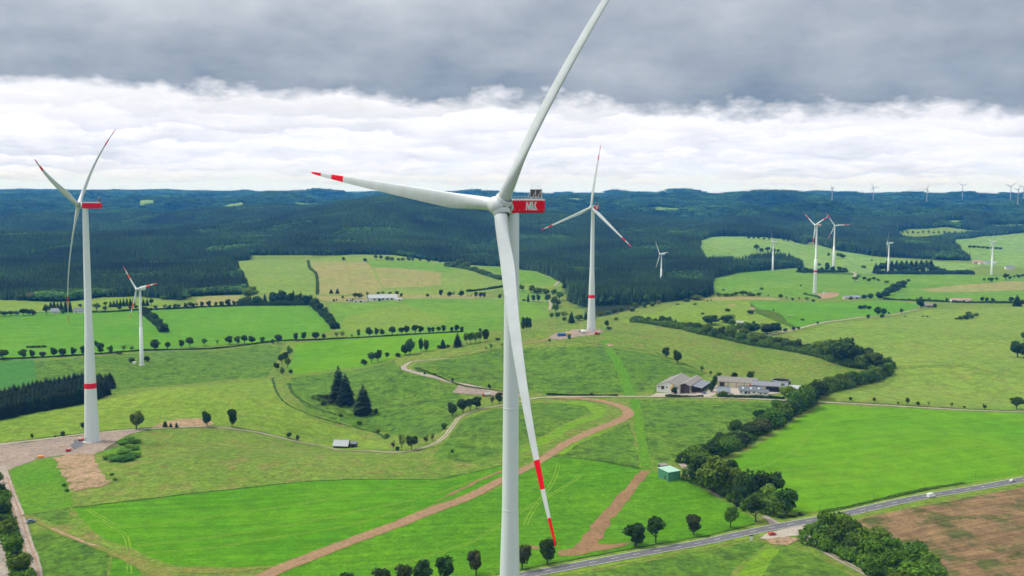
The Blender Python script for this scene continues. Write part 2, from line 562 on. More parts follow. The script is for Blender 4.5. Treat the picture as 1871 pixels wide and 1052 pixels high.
def drape(polys, layer, V, Fs):
    """lay polygons (world xy) on the faces of the ground sheet, a little above it"""
    for P in polys:
        P = np.asarray(P, float)
        dens = []
        for k in range(len(P)):
            a, b = P[k], P[(k + 1) % len(P)]
            n = max(2, int(np.hypot(*(b - a)) / 1.5))
            dens.append(a + (b - a) * np.linspace(0, 1, n, endpoint=False)[:, None])
        dens = np.concatenate(dens)
        bi, bj = cell_of(dens[:, 0], dens[:, 1])
        bset = set(zip(bi.tolist(), bj.tolist()))
        i0, i1, j0, j1 = bi.min(), bi.max(), bj.min(), bj.max()
        PL = [tuple(p) for p in P]
        cells = {}
        if (i1 - i0) > 1 and (j1 - j0) > 1:
            I, J = np.meshgrid(np.arange(i0, i1 + 1), np.arange(j0, j1 + 1), indexing='ij')
            I = I.clip(0, NR - 2); J = J.clip(0, NA - 2)
            mx = (GX[I, J] + GX[I + 1, J + 1]) / 2
            my = (GY[I, J] + GY[I + 1, J + 1]) / 2
            ins = inside(PL, mx, my)
            for i, j, q in zip(I.ravel(), J.ravel(), ins.ravel()):
                if q and (i, j) not in bset:
                    cells[(i, j)] = True
        for (i, j) in cells:
            for t in (((i, j), (i, j + 1), (i + 1, j + 1)), ((i, j), (i + 1, j + 1), (i + 1, j))):
                b0 = len(V)
                for u in t:
                    V.append((GX[u], GY[u], GZ[u] + layer * (.035 + GY[u] * 5e-5)))
                Fs.append([b0, b0 + 1, b0 + 2])
        for (i, j) in bset:
            if not (0 <= i < NR - 1 and 0 <= j < NA - 1):
                continue
            for t in (((i, j), (i, j + 1), (i + 1, j + 1)), ((i, j), (i + 1, j + 1), (i + 1, j))):
                T = [(GX[u], GY[u]) for u in t]
                q = clip_tri(PL, T)
                if len(q) < 3:
                    continue
                (x0, y0), (x1, y1), (x2, y2) = T
                z0, z1, z2 = (GZ[u] for u in t)
                det = (y1 - y2) * (x0 - x2) + (x2 - x1) * (y0 - y2)
                b0 = len(V)
                ok = []
                for (x, y) in q:
                    w0 = ((y1 - y2) * (x - x2) + (x2 - x1) * (y - y2)) / det
                    w1 = ((y2 - y0) * (x - x2) + (x0 - x2) * (y - y2)) / det
                    V.append((x, y, w0 * z0 + w1 * z1 + (1 - w0 - w1) * z2 + layer * (.035 + y * 5e-5)))
                Fs.append(list(range(b0, b0 + len(q))))


def sheet(name, polys, mat, layer, label=None, world=False, kind='structure'):
    W = []
    for P in polys:
        W.append(P if world else [tuple(ground(*p))[:2] for p in P])
    V, Fs = [], []
    drape(W, layer, V, Fs)
    bm = bmesh.new()
    vs = [bm.verts.new(v) for v in V]
    for fc in Fs:
        try:
            bm.faces.new([vs[k] for k in fc])
        except ValueError:
            pass
    bmesh.ops.remove_doubles(bm, verts=bm.verts, dist=.004)
    bmesh.ops.dissolve_degenerate(bm, edges=bm.edges, dist=.003)
    big = [f for f in bm.faces if len(f.verts) > 4]
    if big:
        bmesh.ops.triangulate(bm, faces=big)
    for f in bm.faces:
        f.normal_update()
        if f.normal.z < 0:
            f.normal_flip()
        f.smooth = True
    me = bpy.data.meshes.new(name)
    bm.to_mesh(me)
    bm.free()
    me.materials.append(mat)
    o = link(name, me)
    return tag(o, label, name.replace('_', ' '), kind=kind)


def wob(P, amp, step=6.0):
    """give a world outline a slightly irregular natural edge"""
    out = []
    n = len(P)
    for k in range(n):
        a, b = np.array(P[k]), np.array(P[(k + 1) % n])
        L = np.hypot(*(b - a))
        m = max(1, int(L / step))
        nrm = np.array([-(b - a)[1], (b - a)[0]]) / max(L, 1e-6)
        for q in range(m):
            p = a + (b - a) * q / m
            out.append(tuple(p + nrm * rng.normal(0, amp) * (q > 0)))
    return out


def field(name, px, mat, layer=1, label=None, amp=.5, step=7.):
    W = [tuple(ground(*p))[:2] for p in px]
    return sheet(name, [wob(W, amp, step)], mat, layer, label, world=True)


def smooth_line(pts, step=5.0):
    """Catmull-Rom through world points, evenly sampled"""
    P = [np.array(p[:2], float) for p in pts]
    P = [2 * P[0] - P[1]] + P + [2 * P[-1] - P[-2]]
    out = []
    for k in range(1, len(P) - 2):
        L = np.hypot(*(P[k + 1] - P[k]))
        n = max(1, int(L / step))
        for q in range(n):
            out.append(_cr(P[k - 1], P[k], P[k + 1], P[k + 2], q / n))
    out.append(P[-2])
    return np.array(out)


def ribbon(line, w, jit=0.0, off=0.0):
    """quads along a world line"""
    T = np.gradient(line, axis=0)
    T /= np.hypot(T[:, 0], T[:, 1])[:, None] + 1e-9
    Nn = np.stack([-T[:, 1], T[:, 0]], 1)
    ww = np.broadcast_to(np.asarray(w, float), (len(line),))
    l = line + Nn * (off + ww / 2 + rng.normal(0, 1, len(line)) * jit)[:, None]
    r = line + Nn * (off - ww / 2 + rng.normal(0, 1, len(line)) * jit)[:, None]
    return [[tuple(l[k]), tuple(l[k + 1]), tuple(r[k + 1]), tuple(r[k])] for k in range(len(line) - 1)]


def lane(name, px, w, mat, layer, label=None, jit=.15, step=5.0, kind='structure'):
    ln = smooth_line([ground(*p) for p in px], step)
    if not np.isscalar(w):
        w = np.interp(np.linspace(0, 1, len(ln)), np.linspace(0, 1, len(w)), w)
    return sheet(name, ribbon(ln, w, jit), mat, layer, label, world=True, kind=kind)


# ------------------------------------------------------------------ fields and pastures
field('meadow', [(-200, 580), (0, 574), (150, 568), (250, 565), (420, 559), (560, 554), (590, 580), (607, 603), (540, 623), (480, 626), (380, 631),
                 (250, 641), (150, 648), (0, 656), (-200, 668)], M['mint'], 1, 'bright green sown field behind the long avenue of trees')
field('meadow', [(600, 553), (640, 553), (740, 545), (930, 543), (1000, 550), (1003, 580), (940, 597), (845, 605), (720, 612), (640, 616), (614, 603)],
      M['mint2'], 1, 'light green field below the long grey-roofed barn')
field('meadow', [(632, 578), (700, 562), (742, 555), (818, 590), (750, 599), (640, 607), (620, 598)], M['pale_and_sunlit'], 2, 'brownish triangular patch in the light green field')
field('meadow', [(540, 629), (600, 621), (720, 614), (832, 608), (890, 602), (870, 614), (810, 634), (740, 648), (690, 664), (640, 673), (540, 684), (526, 676)],
      M['bright2'], 1, 'bright green field below the avenue of trees')
field('meadow', [(60, 660), (250, 645), (470, 630), (515, 632), (500, 670), (490, 688), (400, 694), (300, 705), (210, 716), (190, 690), (70, 705)], M['olive'], 1,
      'rough olive pasture around the small white turbine')
field('meadow', [(-100, 664), (62, 658), (70, 704), (-100, 720)], M['bluegrass'], 2, 'dark green crop square beside the conifer belt')
field('meadow', [(-100, 772), (60, 754), (200, 728), (330, 707), (490, 691), (520, 730), (560, 760), (640, 785), (700, 806), (712, 822), (650, 820), (545, 805), (500, 795),
                 (450, 784), (390, 779), (270, 782), (155, 794), (60, 804), (-100, 815)], M['pale_and_sunlit'], 1, 'sunlit yellow-green meadow behind the tall left turbine')
field('meadow', [(530, 690), (640, 677), (720, 657), (735, 672), (800, 695), (840, 712), (850, 740), (825, 770), (806, 790), (770, 800), (710, 790), (640, 775), (560, 752), (532, 715)],
      M['olive'], 1, 'hollow of rough grass around the dark spruces')
field('meadow', [(1000, 635), (1100, 633), (1200, 648), (1290, 684), (1200, 716), (1000, 720), (860, 702), (800, 690), (752, 677), (760, 664), (850, 652), (920, 637)], M['olive'], 1,
      'rough green hilltop pasture in front of the middle turbine')
field('meadow', [(1165, 730), (1420, 735), (1400, 770), (1340, 790), (1290, 840), (1262, 852), (1240, 842), (1195, 855), (1168, 790)], M['olive'], 1,
      'rough pasture between the farm and the green shed')
field('meadow', [(1010, 832), (1050, 815), (1110, 790), (1150, 772), (1170, 858), (1090, 842)], M['olive'], 1, 'dark tussocky grass in the bend of the red track')
field('meadow', [(990, 736), (1060, 738), (1085, 750), (1050, 766), (1000, 792), (950, 815), (860, 845), (790, 836), (820, 800), (845, 768), (900, 748)], M['olive'], 1,
      'rough pasture between lane and red track')
field('meadow', [(1440, 612), (1540, 588), (1690, 567), (1840, 560), (1990, 560), (1990, 700), (1871, 690), (1760, 665), (1640, 668), (1560, 640), (1480, 628)], M['pale'], 1,
      'wide pale pasture east of the wooded valley')
field('meadow', [(1990, 705), (1871, 695), (1760, 670), (1640, 675), (1630, 700), (1520, 730), (1650, 736), (1800, 747), (1990, 757)], M['pale'], 1,
      'yellow-green pasture above the eastern lane')
field('meadow', [(1130, 590), (1260, 552), (1330, 545), (1370, 550), (1440, 590), (1460, 598), (1400, 606), (1300, 600), (1240, 594)], M['pale_and_sunlit'], 1,
      'round grassy knoll with bushes right of the middle turbine')
field('meadow', [(1370, 549), (1500, 552), (1640, 551), (1682, 556), (1660, 568), (1600, 577), (1500, 592), (1450, 600), (1420, 588), (1380, 572)], M['mint'], 1,
      'smooth green field beside the knoll')
field('meadow', [(0, 545), (60, 550), (110, 553), (180, 545), (250, 542), (325, 552), (300, 561), (150, 567), (0, 573), (-200, 580), (-200, 548)], M['pale_and_sunlit'], 1,
      'pale strip of pasture along the forest edge')
field('meadow', [(357, 546), (380, 541), (440, 540), (442, 556), (360, 559)], M['tan'], 2, 'small tan hay field at the forest edge')
field('meadow', [(578, 541), (640, 541), (800, 538), (900, 538), (860, 546), (740, 545), (640, 552), (590, 550)], M['tan'], 2, 'tan strip behind the grey-roofed barn')
field('meadow', CLEAR['hill'], M['pale'], 1, 'pale green hillside below the forest', .8, 14)
field('meadow', [(568, 478), (668, 478), (685, 502), (700, 527), (680, 538), (582, 538), (576, 500)], M['tan'], 2, 'left tan hay parcel on the pale hillside')
field('meadow', [(682, 489), (735, 491), (806, 498), (806, 521), (702, 527), (690, 505)], M['tan'], 2, 'right tan hay parcel on the pale hillside')
field('meadow', [(668, 477), (740, 477), (800, 480), (840, 493), (806, 497), (735, 489), (682, 487)], M['mint2'], 2, 'green strip at the top of the hillside')
field('meadow', [(868, 486), (940, 489), (1008, 509), (1024, 519), (985, 522), (940, 516)], M['mint2'], 2, 'green field beyond the hillside hedge')
field('meadow', [(940, 545), (955, 528), (1000, 541), (1002, 550), (1000, 553)], M['mint2'], 2, 'small green field in the valley')
field('meadow', CLEAR['northeast'], M['farmint'], 1, 'pale green upland field around the far turbines', 1, 20)
field('meadow', [(1262, 517), (1345, 501), (1400, 494), (1462, 490), (1570, 500), (1600, 501), (1780, 503), (1990, 500), (1990, 551), (1640, 549), (1560, 546), (1480, 544), (1380, 540), (1306, 538)],
      M['mint2'], 1, 'broad green fields below the far turbines', 1, 16)
field('meadow', [(1680, 528), (1760, 520), (1990, 511), (1990, 528), (1840, 531), (1700, 533)], M['tan'], 2, 'long tan strip across the green fields')
field('meadow', [(1240, 549), (1310, 541), (1370, 541), (1420, 545), (1440, 549), (1370, 548), (1300, 549)], M['tan'], 2, 'tan crest of the knoll')
field('meadow', CLEAR['east'], M['farmint'], 1, 'pale upland field on the right', 1, 20)
field('meadow', CLEAR['tanhill'], M['pale'], 1, 'pale clearing with trees on the dark hill', 1, 20)
for k, lb in (('ridge_field', 'thin pale field on the left skyline ridge'), ('ridge_field2', 'thin pale field behind the left blade'), ('ridge_field3', 'pale slope clearing right of the hill turbine'),
              ('ridge_field4', 'thin pale field on the skyline right of the hill turbine'), ('clearing_west', 'pale clearing in the far forest on the left'), ('clearing_mid', 'wedge-shaped clearing in the far forest'),
              ('clearing_mid2', 'small clearing on the far ridge'), ('clearing_far', 'pale far clearing beyond the red nacelle'),
              ('clearing_northeast', 'small far clearing on the right'), ('clearing_east', 'far clearing at the right edge')):
    field('meadow', CLEAR[k], M['farmint'], 1, lb, 1, 30)
field('meadow', [(132, 928), (300, 908), (480, 888), (560, 880), (680, 876), (790, 876), (830, 870), (918, 850), (925, 864), (845, 905), (790, 922), (756, 938), (676, 970), (608, 996),
                 (565, 1012), (500, 1032), (440, 1036), (330, 1034), (280, 1020), (240, 1001), (190, 985), (165, 965), (145, 945)], M['bright'], 1,
      'big bright green field left of the red track')
field('meadow', [(947, 866), (985, 846), (1008, 834), (1090, 841), (1170, 855), (1200, 862), (1206, 876), (1245, 874), (1290, 898), (1375, 946), (1383, 955), (1300, 978), (1200, 999),
                 (1100, 1019), (960, 1043), (880, 1058), (760, 1080), (560, 1104), (440, 1095), (500, 1054), (560, 1027), (614, 1007), (680, 983), (756, 953), (845, 920), (925, 884)],
      M['bright3'], 1, 'bright green field between red track and main road')
field('meadow', [(1505, 738), (1600, 744), (1750, 751), (1990, 760), (1990, 842), (1871, 866), (1700, 891), (1560, 924), (1480, 936), (1430, 942), (1400, 928), (1330, 870), (1308, 850), (1340, 838), (1400, 805), (1450, 772)],
      M['bright2'], 1, 'large bright green field right of the tree belt')
field('ploughed_field', [(1558, 951), (1640, 934), (1710, 921), (1871, 889), (2050, 850), (2050, 1160), (1735, 1160), (1712, 1060), (1690, 1020), (1620, 985)], M['brown'], 1,
      'brown ploughed field in the corner beside the road')
field('meadow', [(20, 857), (45, 848), (100, 834), (112, 862), (128, 898), (132, 925), (42, 940)], M['strip'], 1, 'bright square of young grass by the bare plot')
field('meadow', [(42, 941), (130, 926), (128, 955), (105, 960), (75, 945)], M['olive'], 1, 'dark grass triangle beside the gravel road')
field('meadow', [(60, 975), (90, 968), (200, 1000), (195, 1052), (180, 1100), (75, 1100), (58, 985)], M['olive'], 1, 'rough olive patch between gravel road and field')
field('meadow', [(205, 1005), (255, 1040), (300, 1100), (195, 1100)], M['bright3'], 1, 'green wedge at the bottom left')
field('meadow', [(1398, 1004), (1424, 1003), (1406, 1028), (1388, 1060), (1350, 1080), (1335, 1066), (1358, 1036), (1383, 1016)], M['lime'], 2, 'mown lime-green strip below the lay-by')
field('meadow', [(990, 1062), (1371, 990), (1400, 992), (1340, 1040), (1280, 1100), (900, 1110)], M['olive'], 1, 'olive rough meadow south of the main road')
field('meadow', [(1430, 996), (1480, 1010), (1570, 1060), (1600, 1120), (1300, 1120), (1390, 1050)], M['olive'], 1, 'olive meadow beside the farm road')
field('meadow', [(1012, 735), (1070, 733), (1108, 746), (1100, 762), (1040, 786), (1000, 811), (960, 824), (935, 835), (952, 820), (1000, 795), (1050, 768), (1088, 756), (1068, 742)],
      M['lime'], 2, 'yellow-green mown band left of the red track')
field('meadow', [(1152, 766), (1110, 788), (1050, 815), (1032, 829), (1006, 831), (1045, 806), (1090, 786), (1140, 768)], M['lime'], 2, 'yellow-green mown band right of the red track')
field('meadow', [(1142, 724), (1163, 724), (1150, 690), (1130, 652), (1112, 622), (1100, 622), (1116, 655), (1130, 690)], M['strip'], 3, 'bright reseeded strip running up the hill')
field('meadow', [(1151, 729), (1168, 729), (1178, 790), (1192, 856), (1172, 856), (1160, 790)], M['strip'], 3, 'bright reseeded strip down to the green shed')
field('meadow', [(190, 822), (215, 805), (236, 795), (256, 803), (258, 822), (248, 840), (210, 843), (187, 833)], M['strip'], 3, 'overgrown green mound beside the tall left turbine')
field('bare_soil', [(275, 781), (300, 771), (325, 766), (372, 764), (392, 775), (372, 779), (320, 780)], M['soil'], 3, 'bare brown patch behind the young trees')
field('gravel_pad', [(-120, 824), (0, 812), (60, 808), (115, 799), (155, 795), (230, 787), (272, 784), (236, 794), (215, 805), (219, 816), (200, 822), (176, 827), (100, 834), (65, 838), (45, 848), (20, 858), (-120, 880)],
      M['pad'], 3, 'red-brown gravel pad around the tall left turbine', 1.3, 4)
field('bare_soil', [(98, 836), (135, 830), (176, 828), (173, 840), (182, 858), (200, 884), (190, 888), (134, 898), (118, 872), (106, 852)], M['soil'], 4, 'bare excavated plot below the gravel pad', 1.0, 3.5)
field('concrete_patch', [(135, 804), (150, 803), (156, 807), (150, 814), (138, 822), (131, 818)], M['asphalt'], 4, 'grey hardstanding beside the turbine foot')
field('gravel_pad', [(838, 703), (870, 708), (960, 720), (962, 727), (900, 723), (862, 721), (826, 717)], M['pad'], 4, 'reddish lay-by pad where the truck stands', .9, 4)
field('gravel_pad', [(1003, 616), (1012, 609), (1040, 606), (1060, 602), (1098, 602), (1102, 607), (1085, 612), (1050, 616), (1030, 620), (1006, 622)], M['pad'], 3,
      'red gravel pad at the foot of the middle turbine', 1.4, 5)
field('bare_soil', [(1490, 537), (1520, 533), (1535, 536), (1518, 545), (1500, 546), (1497, 541)], M['soil'], 3, 'red soil pad below the far banded turbine')
field('trench_strip', [(1171, 860), (1189, 861), (1163, 893), (1128, 938), (1104, 972), (1092, 994), (1120, 995), (1168, 989), (1140, 998), (1062, 1014), (1022, 1016), (1018, 1007), (1046, 1002), (1063, 985), (1094, 945), (1124, 910)],
      M['trench'], 3, 'brown trench strip from the green shed down to the road', .6, 5)
field('trench_strip', [(966, 996), (984, 998), (984, 1004), (966, 1002)], M['trench'], 3, 'short brown end of the trench behind the trees')
field('layby', [(1388, 984), (1400, 975), (1484, 952), (1508, 944), (1502, 955), (1484, 968), (1470, 978), (1440, 980), (1415, 986)], M['yard'], 3, 'paved lay-by at the road junction', .1, 9)
field('bare_soil', [(1398, 985), (1440, 981), (1462, 985), (1440, 996), (1408, 995)], M['soil'], 4, 'trampled bare soil behind the lay-by')
field('farmyard', [(1188, 724), (1200, 718), (1225, 719), (1290, 716), (1302, 708), (1316, 700), (1320, 706), (1306, 722), (1292, 727), (1230, 726)], M['yard'], 3, 'pale farmyard in front of the big barns', .1, 9)
field('farmyard', [(1322, 719), (1336, 706), (1378, 708), (1436, 712), (1446, 716), (1400, 722), (1340, 722)], M['yard'], 3, 'paved courtyard between the farm houses', .1, 9)
field('rocky_patch', [(1330, 557), (1342, 556), (1345, 557.5), (1334, 558.5)], M['soil'], 3, 'pale stony scar left on the knoll')
field('rocky_patch', [(1370, 561), (1380, 563), (1384, 565.5), (1376, 565), (1369, 563)], M['soil'], 3, 'pale stony scar right on the knoll')
field('bare_soil', [(1103, 629), (1112, 628), (1120, 630), (1122, 632.5), (1110, 633)], M['soil'], 4, 'small bare spot on the hill crest', 2.2, 4)

# ------------------------------------------------------------------ roads and lanes
lane('red_track', [(400, 1104), (440, 1078), (492, 1049), (554, 1023), (608, 1002), (676, 977), (756, 946), (845, 913), (900, 886), (930, 871), (989, 841), (1033, 812), (1078, 790), (1122, 773), (1143, 762),
                   (1148, 753), (1138, 745), (1122, 739), (1095, 732.5), (1052, 728), (1000, 726)], [9, 8.5, 8, 7.5, 7, 7.5, 9, 9, 6], M['track'], 4, 'red gravel track curving up from the foreground', .25)
lane('spoil_bank', [(800, 916), (840, 896), (880, 876), (925, 858), (945, 848)], [1, 3, 3, 2.5, 1], M['trench'], 3, 'brown spoil bank along the red track', .5)
lane('farm_lane', [(-100, 822), (60, 805.5), (160, 793), (230, 786.5), (270, 784), (330, 781), (390, 780.5), (450, 787), (500, 797), (545, 808), (600, 818), (650, 824), (710, 827), (750, 824), (790, 813), (812, 798),
                   (826, 780), (838, 765), (860, 753), (890, 746), (918, 740), (955, 733), (985, 727), (1060, 725), (1190, 725), (1290, 726), (1420, 731), (1500, 735), (1600, 740), (1700, 746), (1800, 751), (1990, 757)],
     3.8, M['lane'], 5, 'pale farm lane winding across the valley')
lane('hill_lane', [(905, 716), (870, 707), (835, 701), (800, 691), (770, 684), (746, 677), (737, 671), (746, 664), (770, 659.5), (816, 655)], [6, 5.5, 5, 4.5, 3], M['gravel'], 5, 'grey lane bending round the hill')
lane('shed_track', [(1246, 848), (1256, 860), (1262, 872), (1275, 881), (1295, 893), (1318, 908)], 4.5, M['gravel'], 5, 'gravel track past the green shed')
lane('shed_track', [(1418, 958), (1406, 950), (1396, 943)], [7, 4, 3], M['gravel'], 5, 'short gravel access beside the tree belt')
lane('gravel_road', [(2, 852), (8, 872), (19, 905), (32, 938), (45, 985), (58, 1020), (66, 1056), (74, 1110)], 6.0, M['gravel'], 4, 'grey gravel road at the left edge')
lane('gravel_road', [(-6, 970), (0, 1005), (8, 1035), (12, 1070), (14, 1110)], 5.5, M['gravel'], 4, 'second gravel road in the bottom left corner')
lane('dirt_path', [(45, 941), (90, 964), (140, 984), (180, 1000), (235, 1022), (290, 1048), (340, 1075)], [4, 3.5, 4, 5, 8, 10], M['dry'], 4, 'dry grassy path along the bright field', .6)
lane('dirt_path', [(95, 966), (130, 981), (160, 993), (190, 1000)], [.8, 2, 2.4, .8], M['soil'], 5, 'bare rut in the grassy path', .2)
lane('dirt_path', [(260, 1034), (330, 1041), (420, 1044), (500, 1036)], [4, 5, 5, 2], M['dry'], 3, 'yellowish headland of the bright field', .7)
lane('valley_lane', [(1395, 616), (1420, 609), (1445, 604), (1480, 595), (1520, 587), (1560, 581.5), (1600, 578), (1645, 572.5), (1684, 565)], 4.5, M['lane'], 4, 'pale lane rising right of the wooded valley')
lane('valley_lane', [(0, 574), (150, 569), (250, 565.5), (440, 557.5), (560, 553.5), (640, 552), (700, 549)], 5, M['lane'], 4, 'lane along the row of trees at the far field')
lane('valley_lane', [(724, 546), (800, 545), (870, 544.5), (1000, 551)], 5, M['lane'], 4, 'lane leading right from the grey-roofed barn')
lane('valley_lane', [(1012, 522), (1018, 517), (1026, 512)], 4.5, M['lane'], 4, 'short pale path climbing to the forest')
lane('valley_lane', [(1557, 497), (1563, 501), (1560, 507), (1567, 513)], 6, M['lane'], 4, 'reddish bend of path near the far copse')
lane('valley_lane', [(955, 628), (985, 624), (1005, 620)], 4, M['track'], 4, 'red path to the middle turbine pad')
lane('valley_lane', [(1003, 566), (1006, 557), (1002, 549)], 4, M['lane'], 4, 'path at the valley trees')

# the main road: both edges measured
_up = [(700, 1092), (800, 1074.5), (950, 1047), (1143, 1013), (1286, 988.5), (1380, 965), (1470, 947.5), (1543, 932), (1688, 898), (1871, 870.5), (2040, 845)]
_lo = [(720, 1102), (820, 1083), (989, 1052), (1078, 1034), (1220, 1006), (1372, 977.5), (1475, 959), (1555, 945), (1706, 915.5), (1871, 882), (2040, 856)]
U_ = smooth_line([ground(*p) for p in _up], 4)
L_ = smooth_line([ground(*p) for p in _lo], 4)


def resamp(A, n):
    s = np.r_[0, np.cumsum(np.hypot(*np.diff(A, axis=0).T))]
    t = np.linspace(0, s[-1], n)
    return np.stack([np.interp(t, s, A[:, 0]), np.interp(t, s, A[:, 1])], 1)


_n = 130
CEN = smooth_line((resamp(U_, 24) + resamp(L_, 24)) / 2, 4)
ROADW = 7.8
sheet('road_verge', ribbon(CEN, ROADW + 7.5, .25), M['pale_and_sunlit'], 2, 'grassy verge along the main road', True)
sheet('main_road', ribbon(CEN, ROADW), M['asphalt'], 5, 'grey asphalt main road crossing the foreground', True)
mk = ribbon(CEN, .28, 0, ROADW / 2 - .35) + ribbon(CEN, .28, 0, -(ROADW / 2 - .35))
fineC = smooth_line(resamp(CEN, 60), 2.0)
for k in range(0, len(fineC) - 2, 6):
    mk += ribbon(fineC[k:k + 3], .22)
sheet('road_markings', mk, M['paint'], 6, 'white edge lines and dashes painted on the main road', True)
lane('farm_road', [(1462, 972), (1485, 992), (1524, 1017), (1560, 1037), (1592, 1054), (1650, 1090)], [6, 4, 4, 4], M['gravel'], 4, 'narrow farm road beside the hedge grove')

# ditches, hedge banks and tractor lines in the grass
for px, w, mt, lb in [
    ([(132, 928), (300, 908), (480, 888), (560, 880), (680, 876), (790, 876), (830, 870), (918, 850)], 1.6, 'darkgrass', 'dark ditch above the bright field'),
    ([(1008, 834), (1090, 841), (1170, 855)], 1.2, 'darkgrass', 'dark grass line above the trench field'),
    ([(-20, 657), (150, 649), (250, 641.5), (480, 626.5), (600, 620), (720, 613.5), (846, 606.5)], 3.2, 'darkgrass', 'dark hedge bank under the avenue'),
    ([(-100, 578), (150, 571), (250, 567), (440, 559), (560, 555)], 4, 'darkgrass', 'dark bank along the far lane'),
    ([(497, 690), (505, 715), (520, 735), (560, 755), (610, 771), (650, 781), (690, 791), (705, 802)], 2.0, 'darkgrass', 'overgrown brook line in the hollow'),
    ([(528, 700), (538, 722), (570, 742), (615, 758)], 3.0, 'darkgrass', 'second overgrown ditch in the hollow'),
    ([(816, 654), (849, 650), (885, 643), (919, 636.5)], 1.8, 'darkgrass', 'dark wall line above the hill lane'),
    ([(745, 663), (770, 658), (816, 652.5)], 1.4, 'lime', 'light verge outside the lane bend'),
    ([(1000, 721), (1060, 722), (1128, 723)], 2.2, 'darkgrass', 'dark hedge bank along the farm lane'),
    ([(1166, 724), (1190, 723)], 2.2, 'darkgrass', 'short hedge bank beside the barns'),
    ([(1031, 624), (1060, 624), (1101, 631), (1186, 642), (1207, 648), (1250, 665), (1292, 683)], 1.6, 'darkgrass', 'old wall line over the hill'),
    ([(845, 706), (880, 711), (930, 717)], 3.0, 'darkgrass', 'dark bank above the truck pad'),
    ([(0, 811), (60, 802.5), (160, 790.5), (230, 784.5), (300, 779.5)], 1.8, 'darkgrass', 'dark verge behind the gravel pad'),
    ([(395, 778.5), (450, 784), (500, 794), (545, 805)], 1.2, 'darkgrass', 'dark verge of the winding lane'),
    ([(1520, 734), (1600, 737.5), (1700, 743), (1800, 748.5), (1990, 755)], 2.4, 'darkgrass', 'dark verge above the eastern lane'),
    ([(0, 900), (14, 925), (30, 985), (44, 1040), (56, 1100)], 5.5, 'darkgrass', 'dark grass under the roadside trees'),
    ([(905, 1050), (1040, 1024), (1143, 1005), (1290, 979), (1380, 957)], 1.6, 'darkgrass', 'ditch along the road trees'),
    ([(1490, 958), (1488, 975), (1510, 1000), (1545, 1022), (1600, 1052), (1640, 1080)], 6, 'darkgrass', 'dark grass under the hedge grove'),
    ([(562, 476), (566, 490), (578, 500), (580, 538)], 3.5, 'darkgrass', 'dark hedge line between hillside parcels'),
    ([(1345, 482), (1400, 476), (1462, 487)], 5, 'darkgrass', 'dark grass edge of the narrow wood'),
    ([(1040, 1010), (1080, 1050)], .5, 'lime', 'faint line in the verge'),
]:
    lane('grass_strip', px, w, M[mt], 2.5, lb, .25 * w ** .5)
tl = []
for px in [[(140, 966), (175, 952), (200, 965), (225, 975), (235, 1000), (236, 1050)], [(160, 930), (185, 945), (240, 962), (420, 940), (640, 905), (900, 862)],
           [(250, 998), (400, 980), (600, 946), (760, 912), (860, 880), (915, 858)], [(260, 1012), (380, 1002), (520, 980), (640, 960), (760, 925)],
           [(1340, 862), (1400, 850), (1460, 815), (1500, 770)], [(1345, 868), (1480, 855), (1600, 835), (1800, 812)],
           [(1020, 850), (1010, 880), (975, 930), (960, 960)], [(700, 1040), (860, 990), (960, 930), (1060, 870)]]:
    ln = smooth_line([ground(*p) for p in px], 5)
    tl += ribbon(ln, .75, .12, .95) + ribbon(ln, .75, .12, -.95)
rl = []
for px, hw in [([(440, 1078), (492, 1049), (554, 1023), (608, 1002), (676, 977), (756, 946), (845, 913), (900, 886), (930, 871), (989, 841), (1033, 812), (1078, 790), (1122, 773), (1143, 762), (1148, 753), (1138, 745), (1122, 739)], 1.5),
               ([(8, 872), (19, 905), (32, 938), (45, 985), (58, 1020), (66, 1056), (74, 1110)], 1.3)]:
    ln = smooth_line([ground(*p) for p in px], 4)
    rl += ribbon(ln, .9, .14, hw) + ribbon(ln, .9, .14, -hw)
sheet('wheel_ruts', rl, grass('packed_ruts', (.30, .20, .13), (.27, .18, .115), (.24, .16, .1), 12, 4, .8, None, .6, .18, .1), 5, 'paler wheel ruts worn into the red track and gravel road', True)
gl_ = []
for px in [[(270, 784), (330, 781), (390, 780.5), (450, 787), (500, 797), (545, 808), (600, 818), (650, 824), (710, 827), (750, 824), (790, 813), (812, 798), (826, 780), (838, 765), (860, 753), (890, 746), (918, 740)],
           [(1262, 872), (1275, 881), (1295, 893), (1318, 908)], [(1485, 992), (1524, 1017), (1560, 1037), (1592, 1054), (1650, 1090)]]:
    ln = smooth_line([ground(*p) for p in px], 4)
    gl_ += ribbon(ln, .8, .2)
sheet('grass_strip', gl_, M['dry'], 6, 'grassy middle strips of the gravel lanes', True)
sheet('tractor_lines', tl, grass('wheel_flattened_grass', (.165, .27, .024), (.14, .26, .02), (.08, .235, .01), 14, 3, 1.2, None, .8, .2, .1, (.45, .65)), 3,
      'paired yellowish tractor wheel lines across the bright fields', True)
